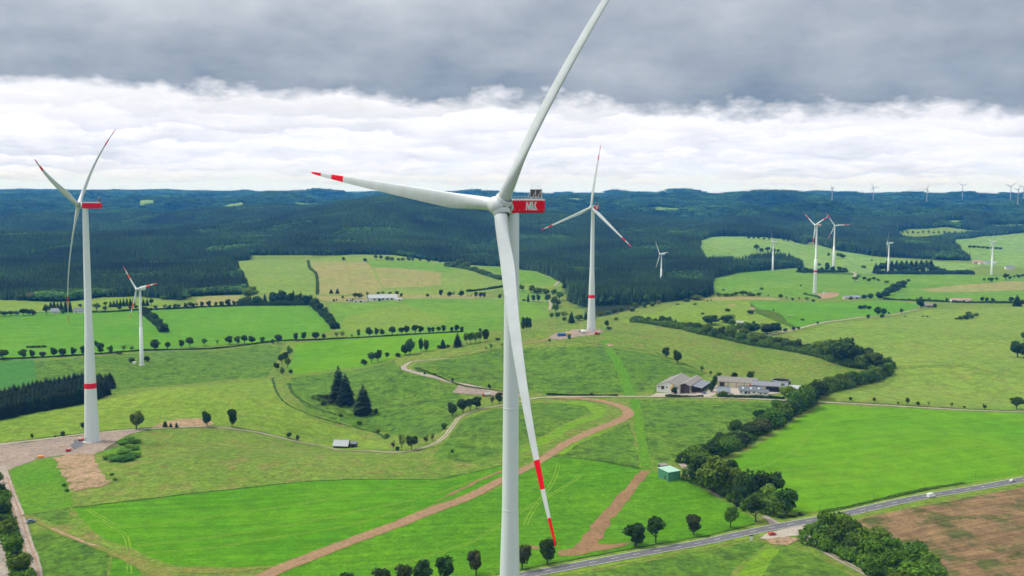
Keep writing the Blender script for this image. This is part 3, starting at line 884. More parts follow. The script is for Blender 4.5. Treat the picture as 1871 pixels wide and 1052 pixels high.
# ------------------------------------------------------------------ wind turbines
def blade_mesh(Rr, root_r, chord, bands, bendA, bendB, nsec=30, npt=18, tip=.5, thick=.22):
    """blade along +Z, leading edge +X, upwind +Y; bands = [(t0,t1,material index)]"""
    ts = set(np.linspace(0, 1, nsec) ** 1.0)
    for a, b_, _ in bands:
        ts |= {a, b_}
    ts |= {.02, .045, .985, .995}
    ts = sorted(ts)
    V, F, MI = [], [], []
    for t in ts:
        k = min(max((t - .03) / .19, 0), 1)
        k = k * k * (3 - 2 * k)
        if t < .22:
            c = 2 * root_r + (chord - 2 * root_r) * k
        else:
            u = (t - .22) / .78
            c = chord * (1 - u) ** .85 * .86 + tip + (chord * .14 - tip) * (1 - u)
        if t > .98:
            c *= max(.12, math.sqrt(max(0, 1 - ((t - .98) / .0202) ** 2)))
        tk = 2 * root_r * (1 - k) + k * c * max(thick * (1.25 - .6 * t), .12)
        tw = R(15) * (1 - t) ** 2 * k + R(2)
        off = -.2 * k
        y0 = bendA * t - bendB * t * t
        for q in range(npt):
            th = 2 * math.pi * q / npt
            x = c * (.5 * math.cos(th) + off)
            s = math.sin(th)
            sharp = (1 - k) + k * math.sqrt(max(0, .5 + .5 * math.cos(th))) * 1.15
            y = .5 * tk * s * sharp
            V.append((x * math.cos(tw) - y * math.sin(tw), y0 + x * math.sin(tw) + y * math.cos(tw), t * Rr))
    n = len(ts)
    for i in range(n - 1):
        tm = (ts[i] + ts[i + 1]) / 2
        mi = 0
        for a, b_, m_ in bands:
            if a <= tm <= b_:
                mi = m_
        for q in range(npt):
            q2 = (q + 1) % npt
            F.append([i * npt + q, i * npt + q2, (i + 1) * npt + q2, (i + 1) * npt + q])
            MI.append(mi)
    F.append([(n - 1) * npt + q for q in range(npt)])
    MI.append(MI[-1])
    F.append([q for q in range(npt)][::-1])
    MI.append(0)
    me = bpy.data.meshes.new('blade')
    me.from_pydata(V, [], F)
    me.polygons.foreach_set('material_index', MI)
    me.polygons.foreach_set('use_smooth', [True] * len(F))
    me.update()
    return me


LETTERS = {  # bold block letters as convex pieces, unit height
    'M': [[(-.16, 0), (.03, 0), (.06, 1), (-.13, 1)], [(-.13, 1), (.1, 1), (.34, .42), (.28, .0)], [(.28, .0), (.34, .42), (.5, 1), (.62, 1), (.40, .0)], [(.54, 0), (.56, 1), (.74, 1), (.72, 0)]],
    'L': [[(.8, 0), (.8, 1), (1.0, 1), (1.0, 0)], [(1.0, 0), (1.0, .2), (1.42, .2), (1.5, 0)]],
    'K': [[(1.06, .34), (1.36, 1), (1.64, 1), (1.26, .34)], [(1.26, .34), (1.36, .62), (1.72, .0), (1.52, .0)]],
}


def nacelle_big(root, z, L0, L1, w, h, style, rivets):
    """box nacelle along local +Y (front), origin at tower axis; returns nothing"""
    m = MB()
    # cross-section with rounded corners, slightly tapered rear
    def sec(y, s, hs):
        c = .35
        W, Hh = w / 2 * s, h / 2 * hs
        return [(W, y, -Hh + c), (W, y, Hh - c), (W - c * .4, y, Hh), (-W + c * .4, y, Hh), (-W, y, Hh - c), (-W, y, -Hh + c), (-W + c, y, -Hh), (W - c, y, -Hh)]
    ss = [(L0, .82, .88), (L0 - .5, 1, 1), (L1 + .6, 1, 1), (L1, .93, .95)]
    vs = []
    for y, s, hs in ss:
        vs += [(x, yy, zz) for x, yy, zz in sec(y, s, hs)]
    n = 8
    if rivets:
        for sx in (-1, 1):
            for y in np.linspace(L0 - .8, L1 + .8, 7):
                for zz in (-h * .27, h * .36):
                    m.box((sx * (w / 2 + .01), y, zz), (.05, .11, .11))
    red = style == 'red'
    for i in range(3):
        for q in range(n):
            q2 = (q + 1) % n
            mi = 1 if red and q in (0, 4, 7, 5, 1, 3) and q not in (1, 3) else 0
            m.add([vs[i * n + q], vs[(i + 1) * n + q], vs[(i + 1) * n + q2], vs[i * n + q2]], [(0, 1, 2, 3)], mi)
    m.add([vs[q] for q in range(n)], [tuple(range(n))], 0)
    m.add([vs[3 * n + q] for q in range(n)], [tuple(range(n))[::-1]], 1 if red else 0)
    o = m.build('nacelle', [M['white'], M['red']], root)
    return o


def wind_turbine(label, base, hub_h, yaw, phi, Rr, tilt=5., over=4.0, tower=None, nac=None, bands=((.765, .845), (.922, 1.0)), band_mat='red', tband=None,
                 root_r=1.45, chord=4.1, bend=(-14, 12), style='red', logo=False, detail=2, door=True, group=None, nat=1.0):
    """base: point on the ground; yaw: compass of the rotor's facing; tower: [(radius, height)]"""
    yaw = R(yaw); tl = R(tilt)
    root = empty('wind_turbine', base)
    tag(root, label, 'wind turbine', group)
    seg = {2: 56, 1: 24, 0: 12}[detail]
    prof = []
    cuts = sorted(set([h for _, h in tower] + ([tband[0], tband[1]] if tband else [])))
    rr = [r for r, h in tower]; hh = [h for r, h in tower]
    for c in cuts:
        r = float(np.interp(c, hh, rr))
        inb = tband and tband[0] <= c < tband[1]
        prof.append((r, c, 1 if inb else 0))
    m = MB()
    m.lathe(prof, seg, cap=False)
    if detail == 2:
        for h in [hh[1]] + [hh[1] + (hub_h - hh[1]) * k for k in (.34, .67)]:
            r = float(np.interp(h, hh, rr))
            m.lathe([(r + .01, h - .16), (r + .045, h - .12), (r + .045, h + .12), (r + .01, h + .16)], seg, 0, cap=False)
    tw = m.build('tower', [M['white' if detail else 'farbacklit'], M[band_mat]], root)
    if detail >= 1:
        f = MB()
        f.lathe([(rr[0] + 1.4, -.8), (rr[0] + 1.2, .28), (rr[0] + .1, .3)], seg, 0)
        f.build('foundation', M['concrete'], root)
    if detail == 2 and door:
        d = MB()
        a = -2.2
        d.box(((rr[0] - .05) * math.cos(a), (rr[0] - .05) * math.sin(a), 2.6), (.3, 1.2, 2.4), 0, a)
        d.build('door', M['steel'], tw)
    # rotor frame
    ha = Vector((math.sin(yaw), math.cos(yaw), 0))
    a = Vector((math.sin(yaw) * math.cos(tl), math.cos(yaw) * math.cos(tl), math.sin(tl)))
    e1 = a.cross(Vector((0, 0, 1))).normalized()
    e2 = e1.cross(a)
    hub = Vector((0, 0, hub_h)) + ha * over
    L0, L1, w, h = nac
    if style == 'red':
        nz = nacelle_big(root, hub_h, L0, L1, w, h, style, detail == 2)
        nz.location = (0, 0, hub_h)
        nz.rotation_euler = (0, 0, -yaw)
        if detail >= 1:
            c = MB()
            y1 = L1 + 1.3
            for sx in (-1, 1):
                c.box((sx * w * .255, y1, h / 2 + 1.35), (w * .46, .22, 1.95), 0)
            c.build('cooler', M['cooler'], nz)
            c = MB()
            c.box((0, y1, h / 2 + 2.37), (w * 1.0, .3, .1))
            for sx in (-1, 0, 1):
                c.box((sx * w * .49, y1, h / 2 + 1.2), (.12, .34, 2.3))
                c.tube((sx * w * .45, y1 + .1, h / 2 + 1.9), (sx * w * .45, y1 + 1.6, h / 2), .05, n=6)
            c.box((0, y1, h / 2 + .32), (w * 1.0, .28, .1))
            c.build('cooler_frame', M['steel'], nz)
            for sx, hh_ in ((-.42, 1.5), (-.2, 1.1), (.05, 1.7), (.3, 1.2), (.45, 1.55)):
                c = MB()
                c.tube((sx * w, y1, h / 2 + 2.3), (sx * w, y1, h / 2 + 2.3 + hh_), .035, n=6)
                c.box((sx * w, y1, h / 2 + 2.3 + hh_), (.16, .16, .1))
                c.build('antenna', M['steel'], nz)
            c = MB()
            for sx in (-1, 1):
                for k in range(9):
                    y = L0 - 1 - k * (L0 - L1 - 2) / 8
                    c.tube((sx * w * .47, y, h / 2), (sx * w * .47, y, h / 2 + .55), .03, n=5)
                c.tube((sx * w * .47, L0 - 1, h / 2 + .55), (sx * w * .47, L1 + 1, h / 2 + .55), .03, n=5)
            c.build('roof_rail', M['steel'], nz)
        if logo:
            S = h * .60
            for sx in (-1, 1):
                c = MB()
                for ch in 'MLK':
                    for P in LETTERS[ch]:
                        # read left to right from outside: on the +X side text runs towards +Y
                        vs = []
                        for (u, v) in P:
                            uu = (u - .78) * S * 1.0
                            yc = (L0 + L1) / 2 - .9
                            vs.append((sx * (w / 2 + .03), yc + uu * sx, (v - .5) * S))
                        n_ = len(vs)
                        inn = [(sx * (w / 2 - .02), y_, z_) for _, y_, z_ in vs]
                        fc = [tuple(range(n_))] + [(k, (k + 1) % n_, n_ + (k + 1) % n_, n_ + k) for k in range(n_)]
                        c.add(vs + inn, fc)
                c.build('lettering', M['white'], nz)
    else:
        # rounded nacelle: lofted superellipse along Y
        m = MB()
        ys = [L0, L0 - .15 * (L0 - L1), L0 - .45 * (L0 - L1), L1 + .25 * (L0 - L1), L1 + .06 * (L0 - L1), L1]
        sc = [.62, .9, 1, .95, .78, .5]
        n = 16
        vs = []
        for y, s in zip(ys, sc):
            for q in range(n):
                t = 2 * math.pi * q / n
                cx, cz = math.cos(t), math.sin(t)
                vs.append((w / 2 * s * math.copysign(abs(cx) ** .55, cx), y, h / 2 * s * math.copysign(abs(cz) ** .55, cz)))
        fs = []
        for i in range(len(ys) - 1):
            for q in range(n):
                q2 = (q + 1) % n
                fs.append((i * n + q, (i + 1) * n + q, (i + 1) * n + q2, i * n + q2))
        fs.append(tuple(range(n)))
        fs.append(tuple((len(ys) - 1) * n + q for q in range(n))[::-1])
        m.add(vs, fs, 0, True)
        nz = m.build('nacelle', [M['white']], root)
        nz.location = (0, 0, hub_h)
        nz.rotation_euler = (0, 0, -yaw)
        if style == 'banded':
            c = MB()
            c.box((0, (L0 + L1) / 2, 0), (w * 1.02, (L0 - L1) * .6, h * .35))
            c.build('warning_stripe', M['red'], nz)
    # hub
    Mh = Matrix((e1, a, e2)).transposed().to_4x4()      # local x=e1, y=axis, z=e2
    Mh.translation = hub
    hr = root_r * 1.5
    m = MB()
    n = 28 if detail == 2 else 12
    pr = []
    for k in range(11):
        t = -1 + 2 * k / 10
        y = hr * (1.02 * t + .1)
        r = hr * math.sqrt(max(0.03, 1 - abs(t) ** 2.6)) * 1.0
        pr.append((r, y))
    m.lathe(pr, n, 0, (0, 0, 0), (0, 1, 0))
    for k in range(3):
        p = R(phi) + k * 2 * math.pi / 3
        d = Vector((math.sin(p), 0, math.cos(p)))
        m.lathe([(root_r * 1.42, hr * .35), (root_r * 1.32, hr * .98), (root_r * 1.22, hr * 1.06), (root_r * 1.08, hr * 1.06)], n, 0, (0, 0, 0), d, cap=False)
        if detail == 2:
            m.lathe([(root_r * 1.45, hr * .36, 1), (root_r * 1.46, hr * .47, 1), (root_r * 1.40, hr * .52, 1)], n, 1, (0, 0, 0), d, cap=False)
            m.lathe([(root_r * 1.20, hr * 1.05, 1), (root_r * 1.16, hr * 1.10, 1), (root_r * .98, hr * 1.10, 1)], n, 1, (0, 0, 0), d, cap=False)
            # stiffening rib between neighbouring sockets
            p2 = p + math.pi / 3
            q0 = Vector((math.sin(p2 - .55), .55, math.cos(p2 - .55))) * hr * .86
            q1 = Vector((math.sin(p2 + .55), .55, math.cos(p2 + .55))) * hr * .86
            m.tube(q0, q1, .2, .2, 8)
            q0 = Vector((math.sin(p2 - .5), .2, math.cos(p2 - .5))) * hr * .99
            q1 = Vector((math.sin(p2 + .5), .2, math.cos(p2 + .5))) * hr * .99
            m.tube(q0, q1, .07, .07, 6, 1)
            m.tube(Vector((math.sin(p) * .5, .92, math.cos(p) * .5)) * hr, Vector((math.sin(p2) * .85, .35, math.cos(p2) * .85)) * hr, .14, .1, 8)
    hb = m.build('rotor_hub', [M['blade'], M['hubseam']], root)
    hb.matrix_local = Mh
    if detail == 2:
        m = MB()
        m.lathe([(root_r * 1.25, -hr * 1.6), (root_r * 1.25, -hr * .8)], 28, 0, (0, 0, 0), (0, 1, 0))
        s = m.build('shaft_collar', M['blade'], root)
        s.matrix_local = Mh
    me = blade_mesh(Rr, root_r, chord, [(a_, b_, 1) for a_, b_ in bands], -bend[0] * nat, bend[1] * nat, *({2: (44, 26), 1: (22, 12), 0: (12, 8)}[detail]),
                    tip=.5 if Rr > 60 else .35)
    me.materials.append(M['blade' if detail else 'farbacklit']); me.materials.append(M[band_mat])
    for k in range(3):
        p = R(phi) + k * 2 * math.pi / 3
        d = math.sin(p) * e1 + math.cos(p) * e2
        le = math.sin(p) * e2 - math.cos(p) * e1
        Mb = Matrix((le, a, d)).transposed()
        Mb = Mb.to_4x4()
        Mb.translation = hub
        b = link('blade', me, root)
        b.matrix_local = Mb
    return root


def turbine_at(label, hubpx, depth, yaw, phi, Rr, over, tower_f, base_z=None, tilt=5., basepx=None, **kw):
    if basepx:          # stands exactly where the photo shows its foot
        gb = ground(*basepx)
        hy_ = gb.y + math.cos(R(yaw)) * over
        d0, depth = depth, hy_ / ray(*hubpx)[1]
        Rr = Rr * depth / d0
    r_ = ray(*hubpx)
    hub = Vector(CAM + r_ * depth)
    ya = R(yaw)
    bx, by = hub.x - math.sin(ya) * over, hub.y - math.cos(ya) * over
    gz = float(height(bx, by)) if base_z is None else base_z
    hh = hub.z - gz
    if kw.get('tband') == 'auto':
        kw['tband'] = (37.5, 41.2)
    return wind_turbine(label, (bx, by, gz), hh, yaw, phi, Rr, tilt, over, tower=tower_f(hh), **kw), hub


def hyb(hh):     # concrete lower tower, steel upper
    return [(5.1, -1), (2.62, hh * .51), (2.55, hh * .51 + .3), (1.95, hh - 1.4)]


# the near turbine: measured joint 76 m below the hub
T_near, HUBN = turbine_at('nearest giant white turbine with red nacelle lettered MLK filling the centre', (914, 376), 252, 227.0, 83.9, 81.5, 4.0,
                          lambda hh: [(2.08 + (hh - 76) * .0265, -1), (2.08, hh - 76), (2.06, hh - 75.7), (1.72, hh - 1.2)], tilt=7.6,
                          nac=(1.9, -9.4, 4.0, 3.45), logo=True, bend=(-14, 10.6), root_r=1.6, chord=3.95, bands=((.765, .845), (.922, 1.0)))
turbine_at('tall white turbine at the left with red nacelle and red tower ring', (144, 375), 725, 266.0, 49.2, 88.2, 4.2, hyb, tilt=8.7,
           nac=(1.6, -10.6, 4.2, 4.2), tband='auto', bend=(-14, 12), chord=4.3, root_r=1.4, basepx=(167.5, 806))
turbine_at('slender white turbine with red ring standing on the hill right of centre', (1080, 379), 1385, 215.6, 112.6, 83.5, 4.0, hyb,
           nac=(1.6, -10, 4.2, 4.2), tband='auto', bend=(-4, 2), chord=3.6, root_r=1.35, logo=True, detail=2, basepx=(1077.5, 603.5))
small_t = lambda rb, rt: (lambda hh: [(rb, -1), (rb * .6 + rt * .4, hh * .5), (rt * .97 + rb * .03, hh * .5 + .2), (rt, hh - .8)])
turbine_at('small white turbine with orange-banded blades on the olive pasture', (249.4, 528.5), 1011, 211, 43.9, 30.5, 4.2, small_t(2.05, 1.15), style='round', nac=(2.5, -6.5, 3.4, 3.4),
           bands=((.47, .66), (.80, 1.)), band_mat='orange', root_r=.9, chord=2.6, bend=(0, 0), detail=1, basepx=(257.5, 667))
turbine_at('white turbine rising out of the dark spruce wood', (1205.6, 464.4), 2060, 247, 40.1, 31.0, 4, small_t(2.1, 1.2), style='round', nac=(2, -8, 3.2, 3.2),
           bands=(), root_r=.9, chord=2.6, bend=(0, 0), detail=1)
turbine_at('white turbine seen edge-on before the narrow spruce strip', (1410, 441.3), 2380, 277, 36, 28, 4, small_t(2.4, 1.4), style='round', nac=(2, -9.5, 3.2, 3.2),
           bands=(), root_r=.9, chord=2.6, bend=(0, 0), detail=1, basepx=(1411.3, 494))
turbine_at('taller white turbine with red-banded blades and a red tower ring on green fields', (1489.5, 411.4), 2020, 246, 57.4, 42.5, 4, small_t(3.6, 1.5), style='banded', nac=(2, -9.5, 4, 4.4),
           bands=((.6, .75), (.86, 1.)), tband=(39, 42.5), root_r=1.2, chord=3.2, bend=(0, 0), detail=1, basepx=(1489.5, 535))
turbine_at('white turbine with red-banded blades behind the hedge, blade pointing right', (1525.5, 412), 2480, 192.2, 34.1, 37.5, 4, small_t(3.2, 1.5), style='round', nac=(2, -8, 4, 4),
           bands=((.6, .75), (.86, 1.)), root_r=1.1, chord=3.0, bend=(0, 0), detail=1, basepx=(1524.7, 488))
turbine_at('white turbine seen edge-on standing before the dark copse', (1621.3, 443.4), 2370, 285, 99.5, 29.3, 4, small_t(2.4, 1.4), style='round', nac=(2, -9.5, 3.2, 3.2),
           bands=(), root_r=.9, chord=2.6, bend=(0, 0), detail=1, basepx=(1623.4, 500))
turbine_at('rightmost white turbine of the upland field near the hamlet', (1811, 441), 2370, 283, 81.5, 33.5, 4, small_t(2.5, 1.4), style='round', nac=(2, -9.5, 3.2, 3.2),
           bands=(), root_r=.9, chord=2.6, bend=(0, 0), detail=1, basepx=(1811, 501.5))
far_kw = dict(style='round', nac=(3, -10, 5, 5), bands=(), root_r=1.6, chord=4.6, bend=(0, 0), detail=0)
FARG = 'turbines along the far ridge'
for (hp, bp, yw, ph, rr_, lb) in [
        ((1519, 343), 372, 275, 4, 40, 'far ridge turbine seen edge-on, leftmost on the skyline ridge'),
        ((1595.4, 341.8), 370, 230, 24.8, 52, 'far ridge turbine second from the left on the skyline ridge'),
        ((1693.5, 345), 375, 223.9, 92.6, 48, 'far ridge turbine standing lowest in the middle of the skyline ridge'),
        ((1759.4, 338.8), 367, 195, 54.6, 46, 'far ridge turbine with a V of two raised blades'),
        ((1847, 340.5), 371, 218.6, 64, 58, 'far ridge turbine third from the right edge'),
        ((1860, 346), 380, 235, 77, 44, 'far ridge turbine second from the right edge, lower than its neighbours'),
        ((1870, 341), 370, 238, 68.6, 55, 'far ridge turbine cut by the right edge of the photo')]:
    r_ = ray(*hp)
    # stand where the line of sight 27 px below the hub meets the ridge
    g = ground(hp[0], bp)
    d = min(g.y / ray(hp[0], bp)[1], 9200)
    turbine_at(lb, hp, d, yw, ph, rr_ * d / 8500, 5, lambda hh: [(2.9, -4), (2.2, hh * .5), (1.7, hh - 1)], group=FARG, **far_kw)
for i, (hx, hy, d) in enumerate([(424.5, 349.5, 12500), (430, 350, 12900), (436, 349.8, 12600), (1063, 357.5, 12400), (1085, 357, 12800), (1146, 357.8, 12500)]):
    lb = ['tiny turbine on the horizon, left of the trio above the clearing', 'tiny turbine on the horizon, middle of the trio above the clearing', 'tiny turbine on the horizon, right of the trio above the clearing',
          'tiny horizon turbine just left of the hill turbine', 'tiny horizon turbine just right of the hill turbine blade', 'tiny horizon turbine farther right of the hill turbine'][i]
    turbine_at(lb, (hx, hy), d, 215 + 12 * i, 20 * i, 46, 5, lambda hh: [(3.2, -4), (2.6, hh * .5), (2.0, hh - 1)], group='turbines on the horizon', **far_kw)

# ------------------------------------------------------------------ vegetation prototypes
def cards(centers, normals, size, jit=.5, aspect=1.0):
    """random quads at points, roughly facing their normals"""
    n = len(centers)
    nn = normals + rng.normal(0, jit, (n, 3))
    nn /= np.linalg.norm(nn, axis=1)[:, None] + 1e-9
    t = rng.normal(0, 1, (n, 3))
    u = np.cross(nn, t); u /= np.linalg.norm(u, axis=1)[:, None] + 1e-9
    v = np.cross(nn, u)
    s = (size * rng.uniform(.6, 1.3, n))[:, None] if np.isscalar(size) else size[:, None]
    q = np.stack([centers + u * s + v * s * .35 * aspect, centers - u * s * .3 + v * s * aspect, centers - u * s - v * s * .3 * aspect, centers + u * s * .35 - v * s * aspect], 1)
    return q.reshape(-1, 3)


def quads(V):
    return np.arange(len(V), dtype=np.int32).reshape(-1, 4)


def sphere_pts(n):
    p = rng.normal(0, 1, (n, 3))
    return p / np.linalg.norm(p, axis=1)[:, None]


def crown_pts(nclump, per, w, zc, hz, zmin, rc, shell=(.7, 1.05), top_bias=.15, inner=.6):
    C_, Nn = [], []
    k = 0
    while k < nclump:
        d = sphere_pts(1)[0]
        d[2] += top_bias
        rr = rng.uniform(inner * .8, 1.0)
        c = np.array([d[0] * w * rr * .62, d[1] * w * rr * .62, zc + d[2] * hz * rr * .66])
        r = rc * rng.uniform(.72, 1.25)
        if c[2] - r * .6 < zmin:
            c[2] = zmin + r * .6
        p = sphere_pts(per)
        rad = rng.uniform(*shell, per)[:, None] * r
        C_.append(c + p * rad * np.array([1, 1, .85]))
        o = p + (c - np.array([0, 0, zc - hz * .3])) / (w * 1.2)
        Nn.append(o / np.linalg.norm(o, axis=1)[:, None])
        k += 1
    return np.concatenate(C_), np.concatenate(Nn)


def trunk_mesh(mb, h, r, limbs=4, spread=2.2, mi=0):
    mb.lathe([(r * 1.5, -.6), (r * 1.05, .3), (r * .8, h * .35), (r * .35, h * .7)], 7, mi, cap=False)
    for k in range(limbs):
        a = k * 2.4 + rnd.random()
        z = h * rnd.uniform(.22, .5)
        mb.tube((0, 0, z), (spread * math.cos(a), spread * math.sin(a), z + h * .3), r * .42, r * .12, 5, mi)


def make_tree_protos():
    P = {}

    def pair(name, V, trunk_args, leafmat, crown_quads=None):
        F = quads(V) if crown_quads is None else crown_quads
        cm = fast_mesh('crown', V, F, leafmat, smooth=False)
        tb = MB(); trunk_mesh(tb, *trunk_args)
        tm = tb.mesh('trunk', M['bark'])
        # joined version for far copies
        nv = len(V)
        me = bpy.data.meshes.new(name)
        me.from_pydata([tuple(p) for p in V] + tb.v, [], F.tolist() + [[nv + i for i in f] for f in tb.f])
        me.materials.append(leafmat); me.materials.append(M['bark'])
        me.polygons.foreach_set('material_index', [0] * len(F) + [1] * len(tb.f))
        me.update()
        P.setdefault(name, []).append((cm, tm, me))

    # every prototype is about 10 m high and 9 m wide (spruce 10 x 4)
    for k in range(5):
        c, n = crown_pts(18, 150, 4.6, 5.75, 4.6, 1.2, 1.75)
        pair('round', cards(c, n, .34), (6.5, .32, 5, 2.4), M['leaf'])
    for k in range(4):
        c, n = crown_pts(13, 120, 4.9, 5.9, 4.6, 1.6, 1.6, inner=.75)
        pair('loose', cards(c, n, .36), (7.5, .28, 6, 2.6), M['leaf'])
    for k in range(4):
        c, n = crown_pts(20, 105, 4.8, 4.9, 4.9, .2, 1.85, inner=.7)
        pair('full', cards(c, n, .4), (7.0, .28, 5, 2.6), M['leaf'])
    for k in range(3):
        c, n = crown_pts(12, 46, 4.6, 6, 4.4, 2.0, 1.7, shell=(.5, 1.1), inner=.7)
        pair('sparse', cards(c, n, .3), (8, .22, 7, 2.8), M['leaf'])
    for k in range(3):
        c, n = crown_pts(16, 110, 4.9, 4.6, 5.2, .0, 2.2)
        pair('bush', cards(c, n, .5), (3, .2, 3, 2), M['leaf'])
    for k in range(4):
        Vs = []
        nw = 26
        for i in range(nw):
            t = i / (nw - 1)
            z = .5 + 9.3 * t
            r = 2.3 * (1 - t) ** .56 * rng.uniform(.85, 1.12) + .06
            if t < .08:
                r *= .8
            nb = max(6, int(17 * (1 - t) + 5))
            for b in range(nb):
                a = 2 * math.pi * (b + rng.uniform(-.4, .4)) / nb + i * .7
                rr = r * rng.uniform(.75, 1.15)
                ca, sa = math.cos(a), math.sin(a)
                wd = .32 * rr + .12
                dz = rng.uniform(.25, .45) * rr
                zz = z + rng.uniform(-.15, .15)
                Vs += [(.12 * ca, .12 * sa, zz + .1), (rr * .6 * ca - wd * sa, rr * .6 * sa + wd * ca, zz - dz * .5),
                       (rr * ca, rr * sa, zz - dz), (rr * .6 * ca + wd * sa, rr * .6 * sa - wd * ca, zz - dz * .55)]
        V = np.array(Vs)
        pair('spruce', V, (9.5, .2, 0, 0), M['needle'])
    return P


PROTO = make_tree_protos()
PW = {'round': 8.6, 'loose': 8.8, 'sparse': 8.8, 'bush': 10.0, 'spruce': 4.3, 'full': 9.2}
PH = {'round': 10.2, 'loose': 10.3, 'sparse': 10.4, 'bush': 9.4, 'spruce': 9.9, 'full': 9.7}
TONE = {
    'dark': (.033, .076, .010), 'mid': (.080, .158, .014), 'light': (.105, .215, .026), 'lime': (.16, .26, .022), 'brown': (.048, .070, .018),
    'spruce': (.017, .041, .012), 'hedge': (.078, .150, .012), 'grove': (.084, .178, .010), 'pale': (.12, .16, .055)}
NAMES = {'round': 'round_tree', 'loose': 'broadleaf_tree', 'sparse': 'thin_tree', 'bush': 'bush', 'spruce': 'spruce_tree', 'full': 'hedge_tree'}
CATS = {'round': 'tree', 'loose': 'tree', 'sparse': 'tree', 'bush': 'bush', 'spruce': 'spruce', 'full': 'tree'}
N_TREES = [0]


def tree(px, py, h, w, kind, tone, label, group=None, big=None):
    g = ground(px, py)
    d = (g.y * _F[1] + (g.z - CAMZ) * _F[2])
    k_ = 1.22 if kind == 'full' else 1.1
    hm, wm = h * d / FPX * (1.16 if kind == 'full' else 1.08), w * d / FPX * k_
    var = rnd.randrange(len(PROTO[kind]))
    cm, tm, me = PROTO[kind][var]
    sx, sz = wm / PW[kind], hm / PH[kind]
    j = rnd.uniform(.68, 1.5) if kind in ('full', 'loose') else rnd.uniform(.82, 1.18)
    c = TONE[tone]
    colr = (c[0] * j * rnd.uniform(.85, 1.3), c[1] * j, c[2] * j * rnd.uniform(.9, 1.1), 1)
    loc = (g.x, g.y, g.z - .12)
    rz = rnd.uniform(0, 6.28)
    if big is None:
        big = h >= 26
    if big:
        r_ = empty(NAMES[kind], loc, rz)
        r_.scale = (sx, sx * rnd.uniform(.92, 1.08), sz)
        a = link('crown', cm, r_); a.color = colr
        b = link('trunk', tm, r_)
    else:
        r_ = link(NAMES[kind], me)
        r_.location = loc
        r_.rotation_euler = (0, 0, rz)
        r_.scale = (sx, sx * rnd.uniform(.92, 1.08), sz)
        r_.color = colr
    N_TREES[0] += 1
    return tag(r_, label, CATS[kind], group)


ORD = ['first', 'second', 'third', 'fourth', 'fifth', 'sixth', 'seventh', 'eighth', 'ninth', 'tenth', 'eleventh', 'twelfth', 'thirteenth', 'fourteenth', 'fifteenth',
       'sixteenth', 'seventeenth', 'eighteenth', 'nineteenth', 'twentieth']


def ordw(k):
    n = k + 1
    return '%d%s' % (n, 'th' if 10 < n % 100 < 14 else {1: 'st', 2: 'nd', 3: 'rd'}.get(n % 10, 'th'))


def ordw_long(k):
    if k < 20:
        return ORD[k]
    tens = ['twenty', 'thirty', 'forty', 'fifty', 'sixty', 'seventy', 'eighty', 'ninety'][(k + 1) // 10 - 2]
    tie = ['twentieth', 'thirtieth', 'fortieth', 'fiftieth', 'sixtieth', 'seventieth', 'eightieth', 'ninetieth'][(k + 1) // 10 - 2]
    u = (k + 1) % 10
    return tie if u == 0 else tens + '-' + ORD[u - 1]


TONEW = {'dark': 'dark', 'mid': 'green', 'light': 'light green', 'lime': 'yellow-green', 'brown': 'brownish', 'spruce': 'dark', 'hedge': 'deep green', 'grove': 'green', 'pale': 'pale'}
KINDW = {'round': 'round tree', 'loose': 'tree', 'sparse': 'thin tree', 'bush': 'bush', 'spruce': 'spruce', 'full': 'hedge tree'}


def row(where, group, items, big=None):
    """items: (px, py, h, w, kind, tone); each labelled by its look and its place counted from the left"""
    items = sorted(items)
    for k, it in enumerate(items):
        t = KINDW[it[4]]
        if len(items) == 1:
            lb = '%s %s %s' % (TONEW[it[5]], t, where)
        else:
            pos = 'leftmost' if k == 0 else 'rightmost' if k == len(items) - 1 else ordw(k) + ' from left,'
            lb = '%s %s, %s %s' % (TONEW[it[5]], t, pos, where)
        tree(*it, lb, group, big)
